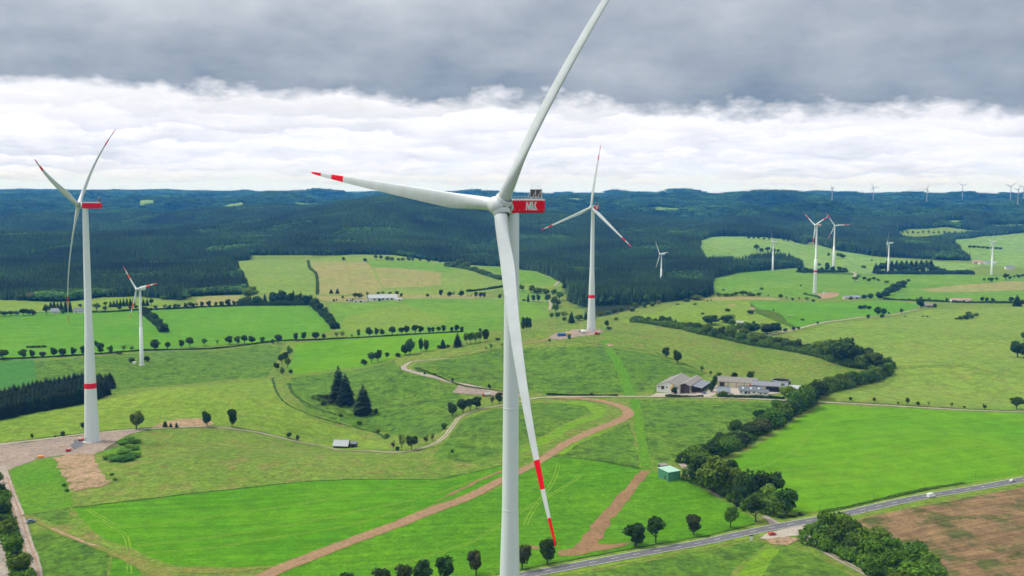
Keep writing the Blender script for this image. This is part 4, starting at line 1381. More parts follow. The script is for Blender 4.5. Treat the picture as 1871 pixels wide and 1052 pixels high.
# ------------------------------------------------------------------ trees one can tell apart
r_, l_, s_, b_, p_, f_ = 'round', 'loose', 'sparse', 'bush', 'spruce', 'full'
row('in the long avenue across the valley', 'trees of the long avenue across the valley', [
    (5, 657.6, 19, 20, r_, 'brown'), (42, 655, 17, 15, r_, 'mid'), (59.5, 654, 15, 12, r_, 'dark'), (78, 653, 12, 13, r_, 'brown'), (99, 651.6, 17, 15, r_, 'dark'),
    (116, 651, 16, 17, r_, 'dark'), (134, 649.6, 15, 12, r_, 'dark'), (151, 649, 17, 12, r_, 'dark'), (185, 647, 20, 16, r_, 'dark'), (202, 646, 15, 12, r_, 'mid'),
    (226, 642, 13, 11, s_, 'light'), (241, 642, 12, 11, s_, 'mid'), (284, 639.6, 19, 20, r_, 'dark'), (306, 637.6, 14, 11, r_, 'dark'), (332, 635.6, 15, 12, r_, 'dark'),
    (347, 634, 18, 17, r_, 'dark'), (373, 631.6, 14, 12, l_, 'light'), (397, 630, 11, 8, s_, 'light'), (419, 629, 15, 14, r_, 'dark'), (434, 629, 15, 12, r_, 'mid'),
    (446.5, 628, 16, 14, r_, 'dark'), (460.5, 627.6, 14, 15, r_, 'dark'), (479, 626, 11, 11, r_, 'mid'), (508, 628, 17, 13, r_, 'dark'), (540, 622.8, 14.5, 11, r_, 'dark'),
    (554, 622, 17, 13, r_, 'dark'), (577, 620.8, 16, 15, r_, 'dark'), (592, 619.5, 10, 8, r_, 'dark'), (615, 617.5, 13, 10, s_, 'pale'), (625.6, 617, 14, 12, s_, 'pale'),
    (643, 616.8, 7, 4, l_, 'mid'), (655.7, 615.5, 14, 9, r_, 'mid'), (675, 614.5, 16.5, 14, r_, 'dark'), (688, 613.5, 15, 9, r_, 'dark'), (698.5, 613.4, 13, 10, r_, 'dark'),
    (717, 612.8, 16.5, 15, r_, 'dark'), (734, 611.6, 14, 11, r_, 'dark'), (742.5, 611, 17.5, 12, r_, 'dark'), (759, 609.4, 16, 14, r_, 'dark'), (768.6, 609, 14, 11, r_, 'dark'),
    (783.6, 608.6, 11, 8, r_, 'dark'), (791.4, 608, 10.5, 8, r_, 'dark'), (801, 607.6, 11, 9, r_, 'dark'), (810, 607, 13, 10, r_, 'dark'), (826, 606.4, 9, 8, r_, 'dark'),
    (834, 605.6, 12.5, 10, r_, 'dark'), (843.5, 606.7, 10, 8.5, r_, 'dark')])
row('beside the avenue above the left turbine tower', None, [(178, 636, 15, 12, l_, 'dark')])
row('under the avenue near its middle', None, [(498, 627, 8, 7, b_, 'mid')])
row("in the clump just below the avenue", 'clump of trees below the avenue', [
    (530, 650, 20, 12, l_, 'mid'), (521, 660, 17, 16, r_, 'dark'), (515, 665, 18, 14, r_, 'dark'), (525, 672, 18, 14, l_, 'mid'), (506, 677, 16, 13, l_, 'dark'),
    (516, 684, 13, 10, b_, 'mid'), (531, 682, 7, 9, b_, 'dark')])
row("in the clump at the left hill foot", 'trees along the hill edge', [
    (690, 661, 24, 17, l_, 'dark'), (678, 664, 20, 15, l_, 'dark'), (665, 667, 10, 13, b_, 'dark'), (707, 656, 13, 9, l_, 'dark'), (727, 652, 7, 11, b_, 'dark')])
row('on the hill edge before the avenue', 'spruces along the hill edge', [
    (749, 648, 28, 15, f_, 'dark'), (739, 649, 19, 13, f_, 'dark'), (769, 642, 21, 9, f_, 'dark'), (779, 642, 21, 9, f_, 'dark'), (809, 635.6, 16, 12, p_, 'spruce'),
    (836, 633, 24, 17, p_, 'spruce'), (886, 624.4, 23, 8, f_, 'dark'), (890, 624, 22, 7, f_, 'dark')], big=False)
row("in the light grove on the hill edge", 'light grove on the hill edge', [
    (852, 629, 22, 12, l_, 'mid'), (860, 628, 23, 12, l_, 'grove'), (869, 627, 22, 12, l_, 'mid'), (877, 626, 22, 11, l_, 'grove')])
row('low on the hill edge', 'bushes low on the hill edge', [
    (801, 636, 6, 7, b_, 'mid'), (818, 634.5, 5, 8, b_, 'mid'), (878, 606, 7, 7, r_, 'dark'), (909, 621, 4, 10, b_, 'dark'), (888, 639, 6, 6, s_, 'mid'), (897, 638.6, 11, 8, s_, 'mid'),
    (917, 633, 7, 6, s_, 'mid')])
row('right of the big turbine blade', 'dark spruces right of the big blade', [(956, 605, 22, 9, f_, 'dark'), (962, 604, 24, 9, f_, 'dark'), (968, 603, 22, 8, f_, 'dark')], big=False)
row('in the hollow', 'big dark spruces in the hollow', [(618, 731, 60, 33, p_, 'spruce'), (631, 739, 53, 36, p_, 'spruce'), (663, 755, 50, 34, p_, 'spruce')])
row('at the foot of the hollow spruces', 'scrub around the hollow spruces', [
    (585, 727, 6, 12, b_, 'dark'), (596, 730, 9, 16, b_, 'dark'), (604, 738, 8, 14, b_, 'brown'), (592, 740, 7, 14, b_, 'dark'), (687, 757, 10, 10, b_, 'brown'),
    (680, 760, 6, 8, b_, 'mid'), (622, 760, 5, 10, b_, 'mid')])
row("at the farm lane's upper bend", 'grove at the upper bend of the farm lane', [
    (827, 761, 26, 23, r_, 'dark'), (846, 754, 28, 22, r_, 'dark'), (859, 750, 22, 16, r_, 'dark'), (871, 747, 22, 20, r_, 'dark'), (899, 740.6, 20, 11, s_, 'brown'), (912, 738, 21, 15, r_, 'dark'),
    (955, 728, 16, 13, l_, 'mid')])
row("at the farm lane's lower bend", 'trees at the lower bend of the farm lane', [
    (718.7, 822, 19, 10, s_, 'brown'), (733.7, 823, 30, 15, s_, 'mid'), (752, 822, 27, 23, l_, 'dark'), (778.6, 811.6, 19, 14, s_, 'brown'), (790, 807, 17, 10, s_, 'mid'), (811, 784, 12, 12, b_, 'mid'),
    (726, 823, 8, 8, b_, 'dark')])
row('scattered along the brook in the hollow', 'bushes along the brook', [(707.5, 800, 8, 12, b_, 'mid'), (656, 775, 6, 11, b_, 'mid'), (690, 790, 6, 9, b_, 'mid'), (623, 761, 4, 7, b_, 'dark')])
row('alone on the pasture below the lane', None, [(826, 827, 6, 6, b_, 'dark')])
row("alone on the lane near the left turbine", 'lone round trees along the winding lane', [
    (249, 784.5, 34, 29, r_, 'mid'), (378, 779, 28, 20, r_, 'dark'), (424, 780.5, 33, 20, r_, 'dark')], big=True)
row("behind the left turbine's foot", None, [(152, 784, 14, 12, r_, 'dark')])
row('newly planted by the brown bank', 'young conifers by the brown bank', [(301.7, 780.5, 12, 9, p_, 'dark'), (312, 781, 9, 7, p_, 'dark'), (322.7, 781.5, 10, 7, p_, 'dark')])
row('in the verge behind the gravel pad', 'bushes behind the gravel pad', [(58.7, 802, 11, 7, l_, 'dark'), (115, 797, 9, 9, b_, 'dark'), (101, 799, 4, 4, b_, 'dark')])
row('along the winding lane left of the field barn', 'small trees left of the field barn', [(527.5, 800, 11, 10, r_, 'mid'), (544, 804, 9, 8, b_, 'dark')])
row('beside the gravel road at the left edge', 'roadside trees at the left edge', [
    (-2, 884, 22, 20, l_, 'mid'), (3, 905, 24, 20, l_, 'dark'), (10, 944, 32, 32, r_, 'dark'), (17, 984, 40, 33, l_, 'mid'), (28, 1022, 40, 36, l_, 'grove'), (37, 1050, 44, 44, r_, 'grove'), (50, 1084, 46, 36, r_, 'grove'),
    (6, 962, 22, 22, l_, 'dark')], big=True)
row("in the row along the main road", 'row of trees along the main road', [
    (634, 1104, 58, 44, r_, 'dark'), (693.7, 1092, 53, 42, r_, 'brown'), (735, 1083, 51, 40, r_, 'brown'), (774, 1074, 49, 39, r_, 'dark'), (817, 1063, 50, 43, r_, 'dark'), (870, 1051, 49, 36, r_, 'brown'),
    (954, 1040, 50, 32, r_, 'brown'), (1000, 1032, 47, 36, r_, 'dark'), (1161, 998, 41, 43, r_, 'dark'), (1198, 992, 49, 34, r_, 'dark'), (1267, 977, 37, 33, r_, 'brown'), (1334.6, 964, 41, 28, l_, 'mid'),
    (1380.6, 953.6, 43, 37, l_, 'dark')], big=True)
row("in the tall belt by the green shed", 'tall tree belt beside the green shed', [
    (1303, 900, 56, 52, f_, 'mid'), (1276, 882, 48, 38, f_, 'dark'), (1366, 918, 53, 40, f_, 'dark'), (1403, 922, 33, 32, f_, 'light'), (1434.6, 936, 43, 40, f_, 'dark'), (1415, 906, 42, 36, f_, 'dark'),
    (1388, 912, 44, 38, f_, 'dark'), (1338, 902, 47, 38, f_, 'hedge'), (1334, 874, 34, 30, f_, 'dark'), (1287, 862, 30, 34, f_, 'hedge'), (1352, 912, 36, 30, f_, 'mid'), (1420, 932, 30, 30, f_, 'mid')], big=True)
row("under the tall belt by the green shed", 'undergrowth along the belt by the green shed', [
    (1318, 906, 13, 15, b_, 'hedge'), (1332, 916, 13, 15, b_, 'hedge'), (1345, 925, 13, 15, b_, 'brown'), (1358, 933, 13, 14, b_, 'hedge'), (1427, 945, 12, 22, b_, 'mid'), (1447, 944, 9, 20, b_, 'mid'), (1463, 942, 6, 12, b_, 'brown'),
    (1407, 940, 14, 18, b_, 'mid')])
row("in the belt from green shed to farm", 'tree belt from the green shed to the farm', [
    (1272, 848, 30, 38, f_, 'hedge'), (1300, 836, 27, 32, f_, 'dark'), (1328, 832, 31, 34, f_, 'hedge'), (1315, 813, 20, 24, f_, 'brown'), (1357, 816, 22, 28, f_, 'brown'), (1345, 794, 27, 28, f_, 'dark'), (1369, 801, 28, 32, f_, 'brown'),
    (1394, 794, 28, 31, f_, 'brown'), (1414, 782, 36, 34, f_, 'hedge'), (1434, 769, 29, 29, f_, 'mid'), (1390, 770, 22, 24, f_, 'dark'), (1422, 750, 19, 24, f_, 'mid'), (1457, 751, 34, 36, f_, 'mid'), (1473, 745, 42, 37, f_, 'hedge'),
    (1440, 733, 28, 26, f_, 'lime'), (1488, 736, 26, 22, f_, 'dark'), (1492, 728, 29, 36, f_, 'dark'), (1285, 838, 26, 28, f_, 'dark'), (1446, 760, 28, 28, f_, 'dark'), (1313, 826, 25, 28, f_, 'hedge')], big=True)
row("in the hedge right of the farm", 'hedge from the farm to the upper right', [
    (1490, 720, 22, 28, f_, 'dark'), (1515, 713, 25, 25, f_, 'hedge'), (1535, 708, 22, 24, f_, 'hedge'), (1559, 705, 27, 28, f_, 'hedge'), (1586, 697, 21, 27, f_, 'hedge'), (1600, 690, 21, 24, f_, 'mid'), (1621, 684, 22, 19, f_, 'hedge'),
    (1623, 672, 19, 15, f_, 'hedge'), (1547, 706, 19, 22, f_, 'brown'), (1573, 701, 21, 24, f_, 'mid'), (1611, 686, 17, 20, f_, 'dark'), (1503, 717, 20, 22, f_, 'mid'), (1526, 711, 20, 22, b_, 'lime')], big=False)
row('in the wooded ridge behind the farm hill', 'wooded ridge behind the farm hill', [
    (1595, 672, 29, 40, f_, 'hedge'), (1572, 672, 24, 26, f_, 'mid'), (1580, 656, 20, 27, f_, 'dark'), (1542, 665, 46, 48, f_, 'dark'), (1520, 657, 31, 33, f_, 'hedge'), (1496, 649, 23, 27, f_, 'hedge'), (1476, 645, 17, 18, f_, 'dark'),
    (1459, 642, 21, 18, f_, 'dark'), (1437, 639, 20, 21, f_, 'hedge'), (1418, 634, 18, 23, f_, 'hedge'), (1404, 632, 17, 20, f_, 'mid'), (1560, 668, 32, 34, f_, 'dark'), (1508, 653, 25, 28, f_, 'dark'), (1448, 640, 18, 18, f_, 'mid'), (1486, 647, 18, 20, f_, 'mid')], big=False)
row('in the bushy valley strip below the knoll', 'bushy valley strip below the knoll', [
    (1234, 596, 14, 9, p_, 'dark'), (1245, 599, 10, 15, b_, 'hedge'), (1260, 602, 14, 16, f_, 'hedge'), (1275, 607, 17, 17, f_, 'hedge'), (1293, 612, 17, 18, f_, 'mid'), (1306, 616, 15, 16, f_, 'hedge'), (1320, 616, 20, 14, f_, 'brown'),
    (1335, 620, 21, 20, f_, 'mid'), (1353, 625, 18, 20, f_, 'mid'), (1374, 629, 18, 22, f_, 'mid'), (1390, 631, 20, 18, f_, 'hedge'), (1338, 607, 14, 22, b_, 'mid'), (1285, 604, 10, 16, b_, 'mid'), (1360, 612, 12, 20, b_, 'hedge'),
    (1383, 621, 13, 20, b_, 'hedge'), (1163, 586, 8, 10, b_, 'hedge'), (1173, 588, 9, 11, b_, 'hedge'), (1184, 590, 10, 11, f_, 'hedge'), (1198, 591, 11, 11, p_, 'dark'), (1211, 593, 14, 14, f_, 'dark'), (1222, 594, 15, 13, f_, 'dark')], big=False)
row("in the dark thicket below the knoll", 'dark thicket at the foot of the knoll', [
    (1300, 593, 17, 29, f_, 'dark'), (1330, 589, 13, 28, f_, 'dark'), (1337, 596, 12, 17, b_, 'mid'), (1352, 601, 10, 17, b_, 'mid'), (1372, 608, 18, 31, f_, 'dark'), (1402, 610, 18, 29, f_, 'dark'), (1418, 608, 18, 21, f_, 'dark'),
    (1435, 606, 6, 9, b_, 'dark')], big=False)
row('dotted over the knoll', 'bushes dotted over the knoll', [
    (1329, 569, 5, 11, b_, 'dark'), (1371, 573, 6, 14, b_, 'dark'), (1270, 557, 3, 8, b_, 'dark'), (1284, 574, 3, 8, b_, 'dark'), (1450, 603, 6, 7, b_, 'dark'), (1459, 601, 4, 7, b_, 'dark'), (1494, 592, 5, 4, b_, 'dark'),
    (1293, 551, 3, 3, b_, 'dark'), (1299, 550, 3, 3, b_, 'dark'), (1413, 569, 4, 3, b_, 'dark'), (1466, 585, 3, 8, b_, 'dark'), (1238, 556.5, 2, 9, b_, 'dark'), (1377, 590, 4, 6, b_, 'brown')])
row('on the hilltop pasture left of the farm', 'two round trees on the hilltop pasture', [(1217, 654, 19, 15, r_, 'dark'), (1238, 664, 24, 20, r_, 'dark')], big=True)
row('around the farm buildings', 'trees around the farm', [
    (1281.7, 679.5, 11, 9, l_, 'mid'), (1298, 686.5, 9, 6, l_, 'dark'), (1313, 690, 12, 13, l_, 'mid'), (1341, 692.5, 13, 13, r_, 'dark'), (1371, 695, 19, 15, l_, 'dark'), (1233, 722, 15, 11, r_, 'dark'),
    (1307, 702, 15, 11, b_, 'dark'), (1303, 709, 15, 12, b_, 'dark'), (1299, 716, 14, 12, b_, 'dark'), (1081, 723, 6, 8, b_, 'dark'), (1322, 723, 9, 13, b_, 'grove'), (1430, 716, 15, 12, b_, 'lime')])
row('around the middle turbine pad', 'bushes around the middle turbine pad', [
    (1108.6, 599, 14, 10, r_, 'dark'), (1113, 602, 5, 13, b_, 'dark'), (1040, 619.5, 9, 8, b_, 'mid'), (1126, 585, 5, 10, b_, 'mid'), (1087, 583.5, 6, 8, b_, 'mid'), (1004, 624, 5, 5, b_, 'dark')])
row('in the valley scrub behind the middle turbine', 'valley scrub behind the middle turbine', [
    (1044, 589.5, 20, 14, p_, 'dark'), (1058, 585.5, 10, 17, b_, 'mid'), (1070, 583.5, 14, 8, p_, 'dark'), (1031, 579, 11, 15, l_, 'hedge'), (1031, 585, 6, 10, b_, 'pale'), (1000, 552, 15, 13, l_, 'dark'), (1012, 560, 20, 13, l_, 'mid'),
    (1015, 573, 19, 14, l_, 'mid'), (1022, 549, 17, 15, l_, 'grove'), (1008, 582, 12, 9, l_, 'grove'), (1019, 579.5, 9, 10, b_, 'grove'), (1031, 526, 14, 9, p_, 'dark'), (1020, 560, 16, 12, l_, 'hedge')], big=False)
row('in the line below the green valley field', 'bush line below the green valley field', [
    (971, 535.5, 16, 14, l_, 'mid'), (954, 532, 13, 13, l_, 'hedge'), (983, 536, 10, 21, b_, 'hedge'), (998, 538, 10, 15, b_, 'hedge'), (1012, 538, 9, 13, b_, 'mid'), (965, 551, 14, 6, p_, 'dark'), (975, 551, 12, 10, r_, 'dark'),
    (984, 551, 13, 10, r_, 'dark'), (957, 549.5, 3, 8, b_, 'dark')])
row('along the spruce wood edge behind the pasture', 'bushes along the spruce wood edge', [
    (1097, 577.5, 7, 13, b_, 'hedge'), (1110, 574.5, 7, 14, b_, 'hedge'), (1122, 571.5, 8, 14, b_, 'hedge'), (1133, 568.5, 8, 14, b_, 'mid'), (1155, 568.5, 8, 13, b_, 'mid'), (1160, 562, 10, 12, l_, 'hedge'), (1176, 562, 9, 13, b_, 'hedge'),
    (1192, 559, 8, 12, b_, 'mid'), (1203, 557, 9, 10, l_, 'pale'), (1273, 547, 8, 30, b_, 'mid'), (1255, 551, 5, 14, b_, 'mid')])
row('in the hedge crossing behind the knoll', 'hedge crossing behind the knoll', [
    (1314, 542, 8, 13, l_, 'hedge'), (1327, 541.5, 6, 18, b_, 'mid'), (1339, 541.5, 6, 12, b_, 'mid'), (1346, 541, 8, 13, l_, 'hedge'), (1357, 541, 10, 14, r_, 'dark'), (1369, 541, 7, 15, b_, 'hedge'), (1377, 541, 5, 8, b_, 'mid'), (1386, 541.5, 8, 11, l_, 'hedge'),
    (1403.6, 542.5, 6, 4, s_, 'mid'), (1426, 546.5, 9, 10, l_, 'dark'), (1436.5, 547, 7, 4, s_, 'mid'), (1448, 548, 4, 6, b_, 'dark'), (1460, 549.5, 8, 4, s_, 'mid'), (1474, 550, 7, 8, l_, 'mid'), (1485.5, 551, 4, 7, b_, 'dark')])
row('along the lane above the grey-roofed barn', 'round trees right of the grey-roofed barn', [
    (805.7, 541.5, 12, 10, r_, 'dark'), (821, 542.5, 10, 10, r_, 'dark'), (829, 542, 11, 5, s_, 'mid'), (842.4, 542.5, 12, 11, r_, 'dark'), (855, 543, 5, 4, s_, 'mid'), (860.5, 543, 5, 4, s_, 'mid'), (869, 543, 10, 8, r_, 'dark'), (878, 543.5, 10, 8, r_, 'dark'),
    (884.5, 544, 10, 8, r_, 'dark'), (781, 543, 7, 7, r_, 'dark'), (913, 546, 9, 8, r_, 'dark')])
row('on the crest of the pale hillside', 'trees on the crest of the pale hillside', [
    (628, 476.5, 7, 7, r_, 'dark'), (667, 477.5, 6, 9, b_, 'dark'), (687, 475.5, 10, 8, l_, 'mid'), (696, 475, 9, 7, l_, 'dark'), (708, 475.5, 7, 9, b_, 'mid'), (716, 475.5, 6, 9, b_, 'mid'), (728, 476, 5, 6, b_, 'dark'), (736, 476, 5, 10, b_, 'mid'), (746.7, 475.5, 7, 10, b_, 'mid'),
    (754, 475.5, 9, 5, p_, 'dark'), (767.5, 477.5, 7, 7, r_, 'dark'), (783, 479, 7, 10, r_, 'dark'), (804, 480.5, 7, 8, r_, 'dark')])
row('in the hedge slanting down from the forest', 'hedge slanting down from the forest', [
    (818, 486, 8, 15, b_, 'hedge'), (831, 488, 10, 17, b_, 'mid'), (840, 489, 16, 14, f_, 'mid'), (852, 491, 11, 15, f_, 'hedge'), (866, 495, 8, 15, b_, 'mid'), (879, 499, 7, 15, b_, 'mid'), (892, 503, 7, 15, b_, 'hedge'), (904, 507, 6, 14, b_, 'hedge'), (915, 510, 6, 12, b_, 'mid'),
    (867, 485, 6, 7, f_, 'dark'), (880.6, 486, 7, 7, f_, 'dark'), (888, 486, 5, 5, f_, 'dark'), (898, 487, 5, 5, f_, 'dark')])
row('around the grey-roofed barn', 'trees around the grey-roofed barn', [
    (605, 536, 8, 8, p_, 'dark'), (616.5, 536, 9, 8, p_, 'dark'), (649, 546, 12, 11, l_, 'mid'), (658, 546, 12, 12, l_, 'dark'), (671.7, 541.5, 9, 7, l_, 'mid'), (626.5, 547.5, 7, 6, l_, 'mid'), (610, 551, 5, 4, b_, 'dark'), (615, 550, 4, 3, b_, 'dark'), (725, 541, 10, 8, l_, 'dark'),
    (732.6, 543, 8, 7, r_, 'dark'), (691, 538.5, 6, 8, l_, 'mid'), (700, 538, 6, 7, l_, 'mid'), (712, 537.5, 5, 8, l_, 'dark'), (645, 552, 6, 7, b_, 'dark'), (634, 551, 4, 4, b_, 'dark'), (694, 550.5, 5, 5, b_, 'dark')])
row("in the hedge left of the grey-roofed barn", 'steep hedge left of the grey-roofed barn', [
    (567, 556, 16, 15, f_, 'dark'), (576, 562, 15, 14, f_, 'dark'), (584, 569, 15, 14, f_, 'dark'), (593, 577, 15, 14, f_, 'dark'), (601, 586, 14, 13, f_, 'dark'), (607, 593, 14, 12, f_, 'dark'), (613, 600.5, 12, 10, f_, 'dark'), (572, 560, 12, 12, f_, 'dark'), (597, 582, 13, 12, f_, 'dark')])
row("in the belt at the far forest corner", 'wooded belt at the corner of the far forest', [
    (458, 546, 22, 27, f_, 'mid'), (452, 557, 15, 19, f_, 'hedge'), (484, 557, 20, 11, p_, 'dark'), (500, 557, 20, 16, f_, 'dark'), (514, 557, 23, 19, f_, 'dark'), (530, 557, 21, 17, f_, 'dark'), (545, 557, 19, 17, f_, 'dark'), (558, 557, 17, 16, f_, 'dark'), (470, 558, 15, 17, f_, 'dark'), (440, 557, 12, 10, f_, 'mid'),
    (536, 552, 22, 9, p_, 'dark'), (550, 553, 20, 9, p_, 'dark')])
row("in the row before the tan hay field", 'row before the tan hay field', [
    (301, 565.5, 11, 10, s_, 'mid'), (309, 565, 9, 9, l_, 'dark'), (319.5, 564.5, 10, 9, l_, 'brown'), (327, 564, 8, 7, l_, 'dark'), (340, 563.5, 11, 10, l_, 'dark'), (347, 563, 11, 9, l_, 'dark'), (353, 562.5, 10, 9, l_, 'dark'), (360, 561.5, 10, 6, s_, 'dark'), (369, 561, 10, 9, r_, 'dark'), (381.6, 560.5, 11, 11, r_, 'brown'),
    (394, 560.5, 9, 8, r_, 'mid'), (406, 560.3, 11, 11, r_, 'dark'), (417, 559.8, 13, 11, r_, 'dark'), (428, 559, 11, 8, l_, 'dark'), (434, 559, 10, 6, l_, 'dark')])
row('at the forest edge above the row of trees', 'trees at the forest edge', [(349, 541.5, 14, 13, l_, 'mid'), (338, 546.5, 15, 18, l_, 'mid'), (60, 549, 16, 26, l_, 'pale'), (35, 549, 10, 14, l_, 'mid'), (300, 547, 7, 14, b_, 'mid')])
row('in the dark hedge at the far left edge', 'dark hedge at the far left edge', [
    (8, 577.5, 11, 17, l_, 'dark'), (20, 577, 9, 15, l_, 'dark'), (31, 576.5, 9, 13, l_, 'dark'), (43, 576.5, 13, 15, l_, 'dark'), (54, 576, 12, 15, l_, 'dark'), (62, 575.8, 8, 10, b_, 'dark'), (-6, 578, 10, 14, l_, 'dark')])
row('around the white cottage on the far left', 'trees around the white cottage', [
    (85.5, 575.5, 18, 15, l_, 'dark'), (93, 566, 15, 9, p_, 'dark'), (99, 565, 16, 9, p_, 'dark'), (105.5, 566, 14, 9, p_, 'dark'), (112, 566, 16, 9, p_, 'dark'), (120, 570, 21, 10, p_, 'dark'), (128, 570, 21, 9, p_, 'dark'), (147, 563, 8, 8, l_, 'dark'),
    (115, 573, 8, 8, b_, 'mid')], big=False)
row('behind the upper part of the small turbine tower', 'young spruces behind the small turbine', [
    (202, 561, 11, 7, p_, 'dark'), (208, 560.5, 12, 7, p_, 'dark'), (214, 560, 13, 7, p_, 'dark'), (220, 559.5, 13, 7, p_, 'dark'), (226, 559, 14, 7, p_, 'dark'), (232, 558.5, 14, 7, p_, 'dark'), (238, 558.5, 14, 7, p_, 'dark'), (244, 558.5, 14, 7, p_, 'dark'), (262, 558.5, 13, 8, p_, 'dark'), (269, 558.5, 13, 8, p_, 'dark'),
    (277, 558, 12, 9, l_, 'dark')])
row('along the far lane left of the small turbine', 'round trees along the far lane', [(176, 567.5, 13, 17, l_, 'mid'), (192, 567.5, 8, 9, r_, 'dark'), (193, 559.5, 8, 9, l_, 'dark'), (218, 567.5, 9, 10, r_, 'dark'), (238, 566.8, 8, 8, r_, 'brown'), (249, 566.5, 9, 8, l_, 'dark'), (285, 566, 8, 10, l_, 'mid'), (276, 567, 5, 8, b_, 'dark')])
row('in the slanting hedge behind the small turbine', 'slanting hedge behind the small turbine', [
    (264, 573, 13, 11, f_, 'dark'), (270, 578, 13, 12, f_, 'dark'), (277, 583, 13, 12, f_, 'dark'), (283, 588, 14, 12, f_, 'dark'), (290, 595, 14, 13, f_, 'dark'), (297, 608, 20, 12, s_, 'brown'), (303, 605, 17, 12, s_, 'brown'), (293, 601, 11, 10, b_, 'dark')])
row('in the low scrub patch of the bright field', 'low scrub patch in the bright field', [(52, 635, 3, 10, b_, 'dark'), (61, 635, 4, 11, b_, 'dark'), (70, 635, 4, 11, b_, 'brown'), (80, 634.5, 4, 11, b_, 'dark')])
row('at the foot of the small turbine', 'bushes at the foot of the small turbine', [(241, 662, 8, 13, b_, 'dark'), (268, 661, 10, 12, b_, 'dark'), (219, 647, 4, 12, b_, 'brown')])
row('at the right edge of the wide pasture', 'trees at the right edge of the wide pasture', [(1859, 652, 28, 28, r_, 'dark'), (1871, 624, 17, 14, l_, 'dark'), (1871, 655, 30, 26, l_, 'dark')], big=True)
row("on the lane above the wide pasture", 'trees along the upper right lane', [
    (1858, 559.5, 20, 17, p_, 'dark'), (1866, 560, 12, 14, l_, 'dark'), (1847, 552, 10, 10, r_, 'dark'), (1795, 551.5, 9, 9, r_, 'dark'), (1803.5, 551.5, 8, 8, r_, 'dark'), (1814, 552, 8, 8, r_, 'dark'), (1730, 551.5, 7, 7, r_, 'dark'), (1698, 549.5, 6, 6, l_, 'mid'), (1682.5, 563.5, 17, 17, r_, 'dark'),
    (1708, 562, 7, 7, b_, 'dark'), (1647, 571.5, 8, 8, r_, 'dark'), (1683, 549, 7, 8, l_, 'mid'), (1675, 548.5, 5, 5, s_, 'mid'), (1660, 548.5, 5, 4, s_, 'mid'), (1624, 573.5, 4, 4, b_, 'dark')])
row('at the bend of the valley lane', 'tree clump at the valley lane', [(1604, 576, 15, 13, r_, 'dark'), (1614, 577, 15, 12, r_, 'dark'), (1612, 581, 7, 10, b_, 'dark'), (1586, 581.5, 7, 8, b_, 'dark')])
row('in the scrub island of the wide pasture', 'scrub island in the wide pasture', [(1755, 583.5, 6, 12, b_, 'mid'), (1765, 583, 8, 13, b_, 'dark'), (1775, 581, 8, 11, b_, 'mid'), (1784, 577, 5, 9, b_, 'mid'), (1747, 583.5, 3, 7, b_, 'mid'), (1770, 576, 7, 12, b_, 'mid'),
                                                                                 (1654, 578.5, 2, 4, b_, 'dark'), (1686, 578.5, 2, 5, b_, 'dark'), (1694, 578.5, 2, 5, b_, 'dark')])
row('in the scrub below the solar roofs', 'scrub below the solar roofs', [(1572, 564.5, 7, 11, b_, 'dark'), (1580, 564.5, 7, 11, b_, 'dark'), (1588, 564.5, 6, 10, b_, 'dark')])
row('in the dense hedge right of the solar roofs', 'dense hedge right of the solar roofs', [
    (1608, 547, 13, 15, f_, 'dark'), (1617, 544, 14, 16, f_, 'dark'), (1626, 539, 15, 17, f_, 'dark'), (1636, 534, 16, 19, f_, 'dark'), (1646, 529, 15, 17, f_, 'dark'), (1651, 523, 11, 11, f_, 'dark'), (1578, 546.5, 8, 10, f_, 'dark'), (1590, 546.5, 9, 11, f_, 'dark'), (1555, 548.5, 7, 6, f_, 'dark')])
row('in the loose row on the green upland', 'loose row on the green upland', [(1562.5, 514, 9, 13, l_, 'mid'), (1578, 513.5, 8, 10, l_, 'dark'), (1587, 515, 8, 10, l_, 'dark'), (1605, 515, 7, 10, s_, 'dark'), (1620, 518, 6, 10, l_, 'mid'), (1660, 514.5, 5, 7, b_, 'dark'), (1597, 513, 7, 8, l_, 'dark'), (1568, 509, 7, 8, l_, 'mid')])
row('in the small copse behind the banded turbine', 'small copse behind the banded turbine', [(1461, 497.5, 12, 11, l_, 'dark'), (1471, 497.5, 9, 11, b_, 'dark'), (1481, 497.5, 7, 11, b_, 'dark'), (1501, 497, 8, 11, b_, 'dark'), (1511, 496.5, 15, 11, l_, 'dark'), (1521, 496.5, 9, 11, b_, 'dark'), (1533, 496.5, 10, 11, l_, 'dark'), (1543, 496.5, 8, 9, l_, 'dark'),
                                                                                                  (1491, 497, 7, 10, b_, 'dark'), (1497, 487, 6, 7, l_, 'dark'), (1511, 487, 8, 8, l_, 'dark')])
copse = [(1600 + 7.2 * k, 499 - (1.2 if k % 2 else 0), 16 + 4 * math.sin(k * 1.1 + .6) if k < 17 else 8, 12, l_ if k % 3 else p_, 'dark') for k in range(18)]
copse += [(1620 + 9 * k, 491 - .4 * k, 15 - .3 * k, 12, p_, 'spruce') for k in range(10)] + [(1730 + 9 * k, 500, 6, 12, b_, 'dark') for k in range(5)]
row('in the dark copse behind the edge-on turbine', 'dark copse behind the edge-on turbine', copse)
